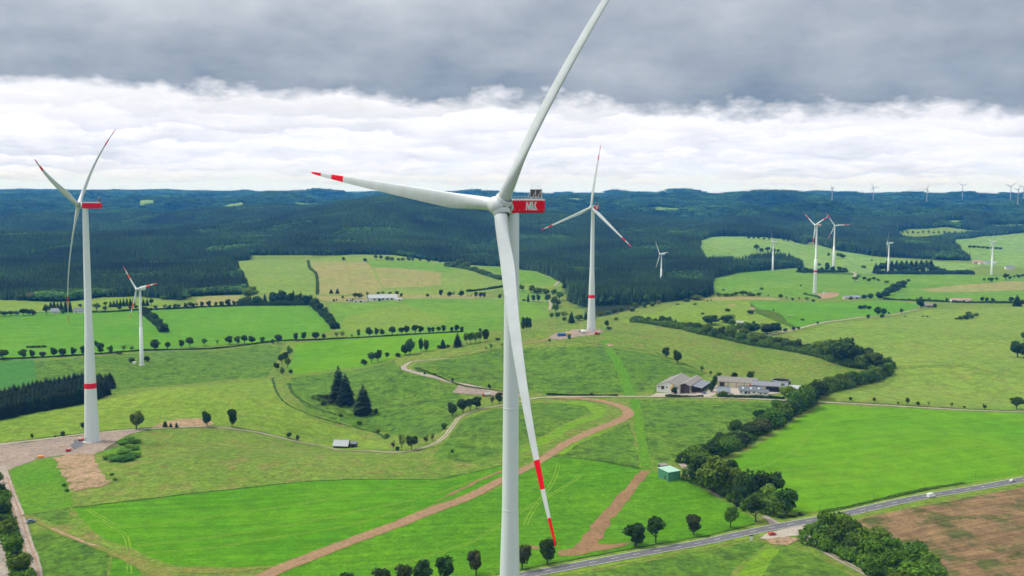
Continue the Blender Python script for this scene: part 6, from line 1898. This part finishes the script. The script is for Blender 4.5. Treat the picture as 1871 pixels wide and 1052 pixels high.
def vehicle(name, label, px, py, heading, L, W, Hh, paint, kind='car', cat='car', sink=0.0):
    g = ground(px, py)
    dx, dy = math.cos(R(heading)), math.sin(R(heading))
    off = .30
    root = empty(name, (g.x, g.y, g.z + off - sink), R(heading))
    tag(root, label, cat)
    h, l = Hh, L / 2
    if kind == 'car':
        body = [(-l, .35), (l, .35), (l, h * .5), (l * .92, h * .56), (l * .42, h * .62), (-l * .9, h * .64), (-l, h * .58)]
        cab = [(l * .44, h * .6), (l * .12, h * .97), (-l * .55, h), (-l * .9, h * .62)]
        gl = [(l * .36, h * .64), (l * .11, h * .93), (-l * .52, h * .95), (-l * .78, h * .64)]
    else:
        body = [(-l, .35), (l, .35), (l, h * .42), (l * .9, h * .5), (l * .62, h * .55), (-l, h * .55)]
        cab = [(l * .64, h * .53), (l * .42, h * .93), (l * .3, h), (-l * .97, h), (-l, h * .53)]
        gl = [(l * .58, h * .56), (l * .4, h * .88), (l * .18, h * .9), (l * .18, h * .58)]
    m = MB(); profile_body(m, body, W, 0, 1.0); b = m.build('body', V_[paint], root); bevel(b, .09)
    m = MB(); profile_body(m, cab, W * .93, 0, .88); c = m.build('cabin', V_[paint], root); bevel(c, .08)
    m = MB(); profile_body(m, gl, W * .955, 0, .885); m.build('window', V_['glass'], root)
    ws = MB()
    x0, z0 = cab[0]; x1, z1 = cab[1]
    yw_ = W * .39
    ws.add([(x0 - .06 + .05, -yw_ * 1.05, z0 + .1), (x0 - .06 + .05, yw_ * 1.05, z0 + .1), (x1 + .09, yw_ * .95, z1 - .07), (x1 + .09, -yw_ * .95, z1 - .07)], [(0, 1, 2, 3)])
    ws.build('windscreen', V_['glass'], root)
    for sx in (-.62, .62):
        for sy in (-1, 1):
            m = MB(); m.lathe([(.33, -.12), (.33, .12)], 16, 0, (sx * l, sy * (W / 2 - .1), .33), (0, 1, 0)); wv = m.build('wheel', V_['tyre'], root)
            m = MB(); m.lathe([(.19, -.135), (.19, .135)], 12, 0, (sx * l, sy * (W / 2 - .1), .33), (0, 1, 0)); m.build('rim', M['steel'], wv)
    for sy in (-1, 1):
        m = MB(); m.box((l + .01, sy * W * .36, h * .44), (.08, .34, .16)); m.build('headlight', V_['lamp'], root)
        m = MB(); m.box((-l - .01, sy * W * .38, h * .48), (.08, .2, .24)); m.build('tail_light', V_['rear'], root)
    return root


HD = 29
vehicle('parked_car', 'small red car standing on the lay-by at the junction', 1411, 978, 14, 4.1, 1.75, 1.5, 'redcar')
vehicle('delivery_van', 'white van driving on the main road', 1701, 909, HD + 2, 5.8, 2.1, 2.5, 'whitecar', 'van', 'van')
vehicle('passing_car', 'silver-white car on the main road at the right edge', 1850, 880.5, HD + 2, 4.5, 1.8, 1.5, 'silver')
vehicle('parked_car', 'blue-grey car parked on the grass by the gravel road', 57, 955, 35, 4.3, 1.8, 1.6, 'bluecar')
vehicle('parked_car', 'teal-dark car parked in front of the low solar shed', 1287, 719.5, 10, 4.3, 1.8, 1.5, 'bluecar')


def truck():
    g = ground(890, 723.5)
    root = empty('truck', (g.x, g.y, g.z + .25), R(180 + 24))
    root.scale = (.62, .62, .62)
    tag(root, 'small red lorry with a white box body parked on the gravel pad', 'truck')
    m = MB(); m.box((5.6, 0, 2.0), (2.3, 2.5, 2.9)); o = m.build('cab', V_['redcar'], root); bevel(o, .15)
    m = MB(); m.box((6.76, 0, 2.6), (.06, 2.1, 1.1)); m.build('windscreen', V_['glass'], root)
    m = MB(); m.box((1.5, 0, .95), (9.6, .9, .3)); m.build('chassis', M['hubseam'], root)
    m = MB(); m.box((-.6, 0, 2.5), (9.6, 2.55, 2.8)); o = m.build('box_body', V_['whitecar'], root); bevel(o, .06)
    for x in (5.6, 3.4, -2.6, -3.9):
        for sy in (-1, 1):
            m = MB(); m.lathe([(.5, -.16), (.5, .16)], 16, 0, (x, sy * 1.05, .5), (0, 1, 0)); m.build('wheel', V_['tyre'], root)


truck()


def lift(label, px, py, rz, s=1.0):
    g = ground(px, py)
    root = empty('work_platform', (g.x, g.y, g.z + .2), R(rz)); root.scale = (s, s, s)
    tag(root, label, 'machine')
    m = MB(); m.box((0, 0, .95), (3.2, 1.9, .9)); m.box((-.9, 0, 1.6), (1.3, 1.5, .7)); o = m.build('chassis', B['redpaint'], root); bevel(o, .08)
    m = MB(); m.tube((-.6, 0, 1.7), (2.3, 0, 2.5), .2, .16, 8); m.tube((2.3, 0, 2.5), (3.0, 0, 1.9), .14, n=8); m.build('boom', V_['whitecar'], root)
    m = MB(); m.box((3.2, 0, 1.6), (.9, 1.6, .12)); [m.tube((3.2 + a * .42, b * .75, 1.6), (3.2 + a * .42, b * .75, 2.6), .04, n=5) for a in (-1, 1) for b in (-1, 1)]; m.box((3.2, .75, 2.6), (.9, .05, .05)); m.box((3.2, -.75, 2.6), (.9, .05, .05)); m.build('basket', B['redpaint'], root)
    for x in (-1.1, 1.1):
        for sy in (-1, 1):
            m = MB(); m.lathe([(.5, -.18), (.5, .18)], 14, 0, (x, sy * .95, .45), (0, 1, 0)); m.build('wheel', V_['tyre'], root)


lift('red machine with dark wheels right at the foot of the tall left turbine', 149, 806, 170, .95)
lift('red and white machine standing alone on the gravel pad', 125, 825, 60, .95)
lift('red machine at the right end of the middle turbine pad', 1091, 611, 20, 1.5)


def container(name, label, px, py, L, W, Hh, rz, mt, cat):
    g = ground(px, py)
    root = empty(name, (g.x, g.y, g.z + .05), R(rz)); tag(root, label, cat)
    m = MB(); m.box((0, 0, Hh / 2), (L, W, Hh)); o = m.build('box_body', mt, root); bevel(o, .05)
    m = MB()
    n = int(L / .6)
    for k in range(n):
        for sy in (-1, 1):
            m.box((-L / 2 + (k + .5) * L / n, sy * (W / 2 + .02), Hh / 2), (.22, .06, Hh * .9))
    m.build('ribs', mt, root)
    m = MB(); [m.box((L / 2 + .02, s_ * W * .24, Hh / 2), (.05, W * .44, Hh * .88)) for s_ in (-1, 1)]; m.build('door', mt, root)


container('site_container', 'blue container on the left of the middle turbine pad', 1026, 614, 9, 4, 3.2, 8, B['blue'], 'container')
container('site_container', 'pale yellow container behind the bush on the middle pad', 1039, 611.5, 6, 2.5, 2.4, 5, plain('yellow_paint', (.62, .5, .22), .5), 'container')
container('site_container', 'low orange container lying at the edge of the left gravel pad', 75, 836, 3.6, 1.8, 1.3, -4, B['orange'], 'container')
container('transformer_cabin', 'small white transformer cabin beside the small turbine', 245.5, 664.5, 3.4, 2.4, 2.2, 5, V_['whitecar'], 'transformer')
container('transformer_cabin', 'white transformer cabin right of the far banded turbine', 1506, 536.5, 5, 3, 3, 5, V_['whitecar'], 'transformer')
container('transformer_cabin', 'grey-white cabin just left of the middle turbine foot', 1060, 606.5, 4, 3, 2.8, 5, M['concrete'], 'transformer')
g = ground(1066.5, 609)
t = empty('water_tank', (g.x, g.y, g.z + .1), .1); tag(t, 'white rounded tank left of the middle turbine foot', 'tank')
m = MB(); m.lathe([(.4, -3.2), (1.7, -2.7), (1.9, 0), (1.7, 2.7), (.4, 3.2)], 18, 0, (0, 0, 2.2), (1, 0, 0)); m.build('vessel', V_['whitecar'], t)
for sx in (-1.6, 1.6):
    m = MB(); m.box((sx, 0, .3), (.5, 2.6, .8)); m.build('saddle', M['steel'], t)
g = ground(116, 816)
t = empty('timber_stack', (g.x, g.y, g.z), R(10)); tag(t, 'pale timber beams stacked on the left gravel pad', 'timber')
for k in range(3):
    m = MB(); m.box((0, -.7 + .7 * k, .35), (5.2, .5, .4)); m.build('beam', B['board'], t)
m = MB(); m.box((-1.6, 0, .08), (.25, 2.2, .16)); m.box((1.6, 0, .08), (.25, 2.2, .16)); m.build('bearer', B['wood'], t)
g = ground(1352, 591)
t = empty('livestock_trailer', (g.x, g.y, g.z + .2), R(-25)); tag(t, 'white trailer standing in the thicket below the knoll', 'trailer')
m = MB(); m.box((0, 0, 1.9), (10, 2.6, 2.6)); o = m.build('box_body', V_['whitecar'], t); bevel(o, .2)
for sx in (-2.5, -1.2):
    for sy in (-1, 1):
        m = MB(); m.lathe([(.45, -.15), (.45, .15)], 12, 0, (sx, sy * 1.1, .4), (0, 1, 0)); m.build('wheel', V_['tyre'], t)
m = MB(); m.tube((5, 0, .8), (6.8, 0, .6), .08, n=6); m.build('drawbar', M['steel'], t)
g = ground(1444, 578.5)
t = empty('hay_trailer', (g.x, g.y, g.z + .2), R(-20)); tag(t, 'grey trailer parked on the green field right of the knoll', 'trailer')
m = MB(); m.box((0, 0, 1.1), (7, 2.4, .5)); m.box((-3.3, 0, 1.9), (.2, 2.4, 1.3)); m.box((3.3, 0, 1.9), (.2, 2.4, 1.3)); m.build('flatbed', M['steel'], t)
for sx in (-2, 2):
    for sy in (-1, 1):
        m = MB(); m.lathe([(.5, -.15), (.5, .15)], 12, 0, (sx, sy * 1.0, .45), (0, 1, 0)); m.build('wheel', V_['tyre'], t)

# roadside sign
g = ground(1372.5, 989.5)
t = empty('roadside_sign', (g.x, g.y, g.z), R(8)); tag(t, 'tall white roadside sign with a dark top panel by the junction', 'sign')
m = MB(); m.box((0, 0, 1.75), (1.55, .16, 2.3)); m.build('panel', V_['whitecar'], t)
m = MB(); m.box((0, 0, 3.12), (1.75, .24, .42)); m.build('top_panel', B['dark'], t)
for sx in (-.7, .7):
    m = MB(); m.tube((sx, .12, -.5), (sx, .12, 3.0), .06, n=8); m.build('post', M['steel'], t)

# utility poles and delineators along the road
for k, (px, py, h) in enumerate([(1497.7, 936.5, 16), (1596.5, 914, 14), (1689, 896, 15), (1782, 876.5, 14), (1861, 862, 15)]):
    g = ground(px, py); d = g.y
    hm = h * d / FPX
    t = empty('pole', (g.x, g.y, g.z - .4)); tag(t, 'thin dark wooden pole, %s from the left in the field edge along the main road' % ORD[k], 'pole', 'thin poles along the main road')
    m = MB(); m.tube((0, 0, 0), (0, 0, hm + .4), .11, .08, 8); m.build('shaft', B['wood'], t)
    m = MB(); m.box((0, 0, hm + .2), (.9, .09, .09)); m.build('crossarm', B['wood'], t)
for k, (px, py) in enumerate([(970, 1041.5), (1143.5, 1009), (1300, 981), (1468, 944.5), (1579, 925), (1645, 932)]):
    g = ground(px, py)
    t = empty('marker_post', (g.x, g.y, g.z - .2)); tag(t, 'white marker post, %s from the left on the verge of the main road' % ORD[k], 'marker post', 'white marker posts along the main road')
    m = MB(); m.box((0, 0, .65), (.16, .12, 1.3)); m.build('post', V_['whitecar'], t)
    m = MB(); m.box((0, 0, 1.0), (.18, .14, .16)); m.build('black_band', B['dark'], t)
for k, (px, py, h) in enumerate([(763, 524, 9), (787, 545, 5), (1277, 553, 0)][:2]):
    g = ground(px, py); hm = h * g.y / FPX
    t = empty('power_pole', (g.x, g.y, g.z - .4)); tag(t, ['wooden power pole with crossarm on the tan hillside', 'short power pole by the far lane'][k], 'power pole')
    m = MB(); m.tube((0, 0, 0), (0, 0, hm + .4), .2, .14, 8); m.build('shaft', B['wood'], t)
    m = MB(); m.box((0, 0, hm - .3), (3.0, .2, .2)); m.box((0, 0, hm - 1.2), (2.2, .2, .2)); m.build('crossarm', B['wood'], t)
g = ground(1416, 990)
m = MB()
m.lathe([(3.0, -.3), (2.3, .5), (1.2, 1.0), (.2, 1.15)], 14)
o = m.build('dirt_heap', M['soil']); o.location = g; tag(o, 'small reddish heap of earth beside the lay-by', 'earth heap')
g = atD(1321, 9300)
t = empty('radio_mast', g); tag(t, 'thin radio mast on the far horizon ridge', 'mast')
m = MB(); m.tube((0, 0, -3), (0, 0, 52), 1.1, .5, 8); m.build('shaft', M['hubseam'], t)
m = MB(); m.lathe([(2, 20), (2, 22)], 10); m.build('platform', M['hubseam'], t)
g = ground(1004, 554)
# hedges of the farm
def hedge(label, px, h, w, tone, name='hedge'):
    ln = smooth_line([ground(*p) for p in px], 1.0)
    Z = height(ln[:, 0], ln[:, 1])
    n = int(len(ln) * (14 + 3.2 * (w + 2 * h)) * (1 if w < 8 else .8))
    i = rng.integers(0, len(ln), n)
    a = rng.uniform(0, math.pi, n)
    T = np.gradient(ln, axis=0); T /= np.hypot(T[:, 0], T[:, 1])[:, None]
    nn = np.stack([-T[i, 1], T[i, 0]], 1)
    lump = 1 + .22 * np.sin(i * .35) * np.sin(i * .13 + 1) + .22 * np.sin(i * .083 + 2)
    c = np.c_[ln[i] + nn * (np.cos(a) * w / 2 * lump)[:, None] + rng.normal(0, .3 if w < 6 else .8, (n, 2)), Z[i] + np.sin(a) ** .6 * h * lump * rng.uniform(.8, 1.05, n)]
    nr = np.c_[nn * np.cos(a)[:, None], np.sin(a)]
    V = cards(c, nr, .5 if w < 6 else .75, .5)
    o = link(name, fast_mesh(name, V, quads(V), M['leaf'], smooth=False))
    o.color = (*TONE[tone], 1)
    return tag(o, label, name)


hedge('low clipped hedge in front of the grey barns', [(1217, 725), (1250, 725.5), (1284, 725)], 1.6, 2.0, 'dark')
hedge('dark garden hedge in front of the white farmhouses', [(1312, 725), (1340, 726.5), (1390, 727), (1432, 729)], 2.4, 3.0, 'dark')
hedge('long dark hedge along the lane below the upland fields', [(1614, 547.5), (1680, 550), (1735, 552)], 3, 4, 'dark')
hedge('dark hedge in front of the low reddish-roofed barn', [(1740, 553), (1790, 553.5), (1850, 554), (1890, 555)], 3.2, 4, 'dark')
hedge('overgrown roadside bank along the big bright field', [(1500, 937), (1560, 924.5), (1640, 906), (1700, 893), (1760, 883)], .9, 1.8, 'light')
hedge('dark hedge on the shaded slope of the hillside', [(855, 533), (880, 530), (920, 524)], 3, 6, 'dark')
hedge('thin hedge dividing the parcels of the pale hillside', [(563, 478), (566, 490), (577, 500), (580, 520), (580, 538)], 3, 4, 'hedge')
hedge('dark hedge under the avenue of trees', [(0, 657), (150, 649), (250, 641.5), (480, 626.5), (600, 620), (720, 613.5), (846, 606.5)], 1.3, 2.2, 'dark')
hedge('dark hedge along the far lane', [(150, 571), (250, 567), (340, 563.5), (440, 559), (560, 555)], 2.2, 3, 'dark')
hedge('ragged hedge climbing beside the green upland track', [(1470, 537.5), (1485, 541), (1498, 545)], 2.5, 4, 'hedge')
hedge('weedy hedge along the wall above the truck pad', [(760, 673), (800, 688), (845, 705), (890, 712), (930, 717.5)], .8, 1.6, 'hedge')
hedge('hedge bank along the farm lane under the hill', [(1000, 721.5), (1060, 722.5), (1128, 723.5)], 1.2, 1.8, 'dark')

# undergrowth that closes the belts
for lb, px, h, w, tn in [
    ('dense undergrowth filling the belt from green shed to farm', [(1262, 850), (1285, 838), (1318, 824), (1352, 806), (1388, 786), (1422, 768), (1452, 748), (1482, 732)], 6.0, 15, 'hedge'),
    ('dense undergrowth filling the tall belt by the road junction', [(1268, 872), (1290, 886), (1320, 896), (1352, 908), (1385, 922), (1412, 934), (1432, 938)], 6.5, 13, 'hedge'),
    ('leafy undergrowth filling the hedge to the upper right', [(1490, 722), (1520, 713), (1556, 704), (1590, 695), (1618, 683), (1622, 670)], 6.5, 12, 'hedge'),
    ('leafy undergrowth below the wooded ridge', [(1400, 632), (1440, 640), (1480, 647), (1520, 658), (1560, 668), (1600, 672)], 7, 16, 'hedge'),
    ('shrubby undergrowth of the valley strip', [(1160, 587), (1200, 592), (1240, 599), (1280, 608), (1320, 617), (1360, 626), (1400, 633)], 5.5, 16, 'mid'),
    ('dark undergrowth of the hedge grove', [(1494, 985), (1520, 1000), (1552, 1014), (1590, 1032), (1625, 1048), (1660, 1062), (1700, 1085)], 7, 17, 'grove'),
    ('dark undergrowth between the grove and the ploughed field', [(1515, 972), (1560, 984), (1606, 1000), (1640, 1022), (1690, 1050)], 5, 12, 'grove'),
    ('dark undergrowth of the steep hedge by the barn', [(566, 556), (576, 562), (593, 578), (608, 595), (613, 601)], 6, 8, 'dark'),
    ('dark undergrowth of the wooded belt', [(438, 558), (480, 558), (520, 557.5), (562, 557)], 7, 14, 'dark'),
    ('dark undergrowth of the hedge below the cottage fields', [(262, 573), (276, 583), (290, 595), (300, 607)], 5, 8, 'dark'),
    ('leafy fringe under the copse', [(1600, 500), (1650, 500), (1700, 500.5), (1775, 501)], 8, 18, 'dark'),
    ('leafy fringe of the small copse', [(1460, 498), (1500, 497.5), (1546, 497)], 6, 14, 'dark'),
    ('hedge fringe slanting from the forest', [(816, 486), (850, 491), (880, 499), (917, 511)], 6, 12, 'hedge'),
    ('roadside thicket under the left trees', [(0, 905), (8, 945), (20, 990), (34, 1040), (50, 1090)], 3.0, 6, 'grove'),
    ('dark grass and brambles under the hollow spruces', [(578, 725), (594, 733), (612, 738), (636, 743)], 1.2, 8, 'mid')]:
    o = hedge(lb, px, h, w, tn, 'undergrowth')

# ------------------------------------------------------------------ light, sky, air, camera
SUN_EL, SUN_AZ = R(56), R(282)      # azimuth from +Y clockwise: high on the left
sun = bpy.data.lights.new('sun', 'SUN')
sun.energy = SUN_E
sun.angle = R(9)
sun.color = (1.0, .955, .88)
so = bpy.data.objects.new('sun', sun)
COL.objects.link(so)
sd = Vector((math.sin(SUN_AZ) * math.cos(SUN_EL), math.cos(SUN_AZ) * math.cos(SUN_EL), math.sin(SUN_EL)))
so.rotation_euler = (-sd).to_track_quat('-Z', 'Y').to_euler()

W = bpy.data.worlds.new('World')
SC.world = W
W.use_nodes = True
nt = W.node_tree
nt.nodes.clear()
out = N(nt, 'ShaderNodeOutputWorld')
bg = N(nt, 'ShaderNodeBackground')
bg.inputs['Strength'].default_value = .10
nt.links.new(bg.outputs[0], out.inputs['Surface'])
sky = N(nt, 'ShaderNodeTexSky')
sky.sky_type = 'NISHITA'
sky.sun_disc = False
sky.sun_elevation = SUN_EL
sky.sun_rotation = SUN_AZ
sky.altitude = 500
tc = N(nt, 'ShaderNodeTexCoord').outputs['Generated']
sep = N(nt, 'ShaderNodeSeparateXYZ')
nt.links.new(tc, sep.inputs[0])
X, Y, Z = sep.outputs
el = mth(nt, 'ARCSINE', mth(nt, 'MINIMUM', mth(nt, 'MAXIMUM', Z, -1.0), 1.0))
az = mth(nt, 'ARCTAN2', X, Y)


def vec(*a):
    n = N(nt, 'ShaderNodeCombineXYZ')
    for i, v in enumerate(a):
        if hasattr(v, 'is_linked'):
            nt.links.new(v, n.inputs[i])
        else:
            n.inputs[i].default_value = v
    return n.outputs[0]


zc = mth(nt, 'ADD', mth(nt, 'MAXIMUM', Z, 0.0), .045)
px_ = mth(nt, 'DIVIDE', X, zc)
py_ = mth(nt, 'DIVIDE', Y, zc)
plane = vec(px_, py_, 0.0)                     # a cloud base seen in perspective
# lower banks: rows of stratocumulus seen ever more edge-on, each grey at its flat base and white above it
n3 = noise(nt, plane, .55, 5, .55)
lowc = mixc(nt, ramp(nt, el, .0, .016), (8.0, 9.2, 11.0), (8.6, 9.4, 10.4))
for k, (eb, th, fq, am, g_) in enumerate([(.010, .010, 34, .007, 7.9), (.019, .013, 27, .010, 7.4), (.030, .017, 21, .014, 7.1), (.043, .021, 16, .018, 7.0), (.058, .026, 13, .022, 7.2), (.074, .030, 10, .026, 8.0)]):
    v_ = vec(mth(nt, 'MULTIPLY_ADD', az, fq, 7.3 * k), mth(nt, 'MULTIPLY', el, fq * 3.2), 1.9 * k + 2)
    f1 = mth(nt, 'SUBTRACT', noise(nt, v_, 1.0, 8, .62), .5)
    f0 = mth(nt, 'SUBTRACT', noise(nt, vec(mth(nt, 'MULTIPLY_ADD', az, 4.2, 5.1 * k), 2.0 * k, 1.0), 1.0, 3, .5), .5)
    base_ = mth(nt, 'ADD', mth(nt, 'MULTIPLY_ADD', f1, am * 2.4, eb), mth(nt, 'MULTIPLY', f0, am * 1.8))
    t_ = mth(nt, 'SUBTRACT', el, base_)
    f2 = noise(nt, vec(mth(nt, 'MULTIPLY_ADD', az, fq * 1.7, 3.3 * k), mth(nt, 'MULTIPLY', el, fq * 7), 4.0 + k), 1.0, 7, .6)
    body = mth(nt, 'ADD', ramp(nt, t_, .0, th), mth(nt, 'MULTIPLY', mth(nt, 'SUBTRACT', f2, .5), 1.5))
    col_ = mixc(nt, ramp(nt, body, .1, .95), (g_ * .93, g_ * .97, g_ * 1.05), (9.7, 9.8, 10.7))
    pa_ = noise(nt, vec(mth(nt, 'MULTIPLY_ADD', az, fq * .33, 2.7 * k), mth(nt, 'MULTIPLY', el, fq * .8), 6.0 + k), 1.0, 4, .55)
    lowc = mixc(nt, mth(nt, 'MULTIPLY', ramp(nt, t_, -.0006, .0022), mth(nt, 'MULTIPLY_ADD', ramp(nt, pa_, .38, .6), .75, .2)), lowc, col_)
tint = mixc(nt, ramp(nt, el, .085, .008), (1.0, 1.0, 1.0), (.95, 1.02, 1.26))
lowc = mixc(nt, 1.0, lowc, tint, 'MULTIPLY')
# upper deck: dark flat-bottomed stratocumulus
edge = mth(nt, 'ADD', mth(nt, 'MULTIPLY', az, -.026), .0875)
e1_ = noise(nt, vec(mth(nt, 'MULTIPLY', az, 9.0), mth(nt, 'MULTIPLY', el, 22.0), 1.7), 1.0, 8, .6)
e2_ = noise(nt, vec(mth(nt, 'MULTIPLY', az, 30.0), mth(nt, 'MULTIPLY', el, 60.0), 5.7), 1.0, 6, .6)
edge = mth(nt, 'ADD', edge, mth(nt, 'MULTIPLY', mth(nt, 'SUBTRACT', e1_, .5), .046))
edge = mth(nt, 'ADD', edge, mth(nt, 'MULTIPLY', mth(nt, 'SUBTRACT', e2_, .5), .034))
dd = mth(nt, 'SUBTRACT', el, edge)
mask = ramp(nt, dd, -.004, .009)
d1 = noise(nt, vec(mth(nt, 'MULTIPLY', az, 5.5), mth(nt, 'MULTIPLY', el, 10.5), 12.0), 1.0, 9, .60)
d2 = noise(nt, plane, .33, 6, .6)
dk = mth(nt, 'ADD', mth(nt, 'MULTIPLY', d1, .7), mth(nt, 'MULTIPLY', d2, .3))
up = ramp(nt, dd, .0, .10)
left = ramp(nt, az, .22, -.42)
lum = mth(nt, 'ADD', mth(nt, 'MULTIPLY', up, .24), mth(nt, 'MULTIPLY', ramp(nt, dk, .38, .66), .55))
lum = mth(nt, 'ADD', lum, mth(nt, 'MULTIPLY', left, mth(nt, 'MULTIPLY_ADD', up, .42, .06)))
deck = mixc(nt, lum, (1.6, 2.15, 3.0), (6.4, 6.8, 7.4))
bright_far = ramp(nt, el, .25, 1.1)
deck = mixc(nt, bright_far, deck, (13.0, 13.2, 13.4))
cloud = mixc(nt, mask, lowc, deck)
# thin places let the blue sky through
thin = mth(nt, 'MULTIPLY', ramp(nt, n3, .56, .75), .18)
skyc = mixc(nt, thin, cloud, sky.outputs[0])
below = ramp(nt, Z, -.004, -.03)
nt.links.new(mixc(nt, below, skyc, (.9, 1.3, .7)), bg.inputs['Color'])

# air
if HAZE > 0:
    x0, x1, y0, y1, z0, z1 = -33000, 33000, -600, 16700, float(GZ.min()) - 1.0, 440
    m = MB()
    m.box(((x0 + x1) / 2, (y0 + y1) / 2, (z0 + z1) / 2), (x1 - x0, y1 - y0, z1 - z0))
    hm = bpy.data.materials.new('haze_air')
    hm.use_nodes = True
    nt = hm.node_tree
    nt.nodes.clear()
    o_ = N(nt, 'ShaderNodeOutputMaterial')
    pv = N(nt, 'ShaderNodeVolumePrincipled')
    pv.inputs['Color'].default_value = (.05, .345, 1.0, 1)
    pv.inputs['Density'].default_value = HAZE
    pv.inputs['Density Attribute'].default_value = ''
    pv.inputs['Color Attribute'].default_value = ''
    pv.inputs['Temperature Attribute'].default_value = ''
    pv.inputs['Absorption Color'].default_value = (1, 1, 1, 1)
    pv.inputs['Anisotropy'].default_value = .0
    nt.links.new(pv.outputs[0], o_.inputs['Volume'])
    hm.cycles.homogeneous_volume = True
    tag(m.build('haze', hm), 'pale blue haze in the air over the hills', 'haze', kind='stuff')

cam = bpy.data.cameras.new('camera')
cam.sensor_fit = 'HORIZONTAL'
cam.sensor_width = 36
cam.lens = 36 * FPX / 1871
cam.clip_start = 1
cam.clip_end = 80000
co = bpy.data.objects.new('camera', cam)
COL.objects.link(co)
mw = Matrix((Vector(_R), Vector(_U), Vector(-_F))).transposed().to_4x4()
mw.translation = Vector(CAM)
co.matrix_world = mw
SC.camera = co
SC.view_settings.view_transform = 'Standard'
SC.view_settings.look = 'None'
SC.view_settings.gamma = 1
SC.view_settings.exposure = EXPO
cy = SC.cycles
cy.use_denoising = True
cy.max_bounces = 5
cy.diffuse_bounces = 2
cy.glossy_bounces = 2
cy.transmission_bounces = 2
cy.volume_bounces = 0
cy.transparent_max_bounces = 4
cy.use_adaptive_sampling = True
cy.adaptive_threshold = .02
cy.sample_clamp_indirect = 5
print('trees', N_TREES[0], 'objects', len(SC.objects))
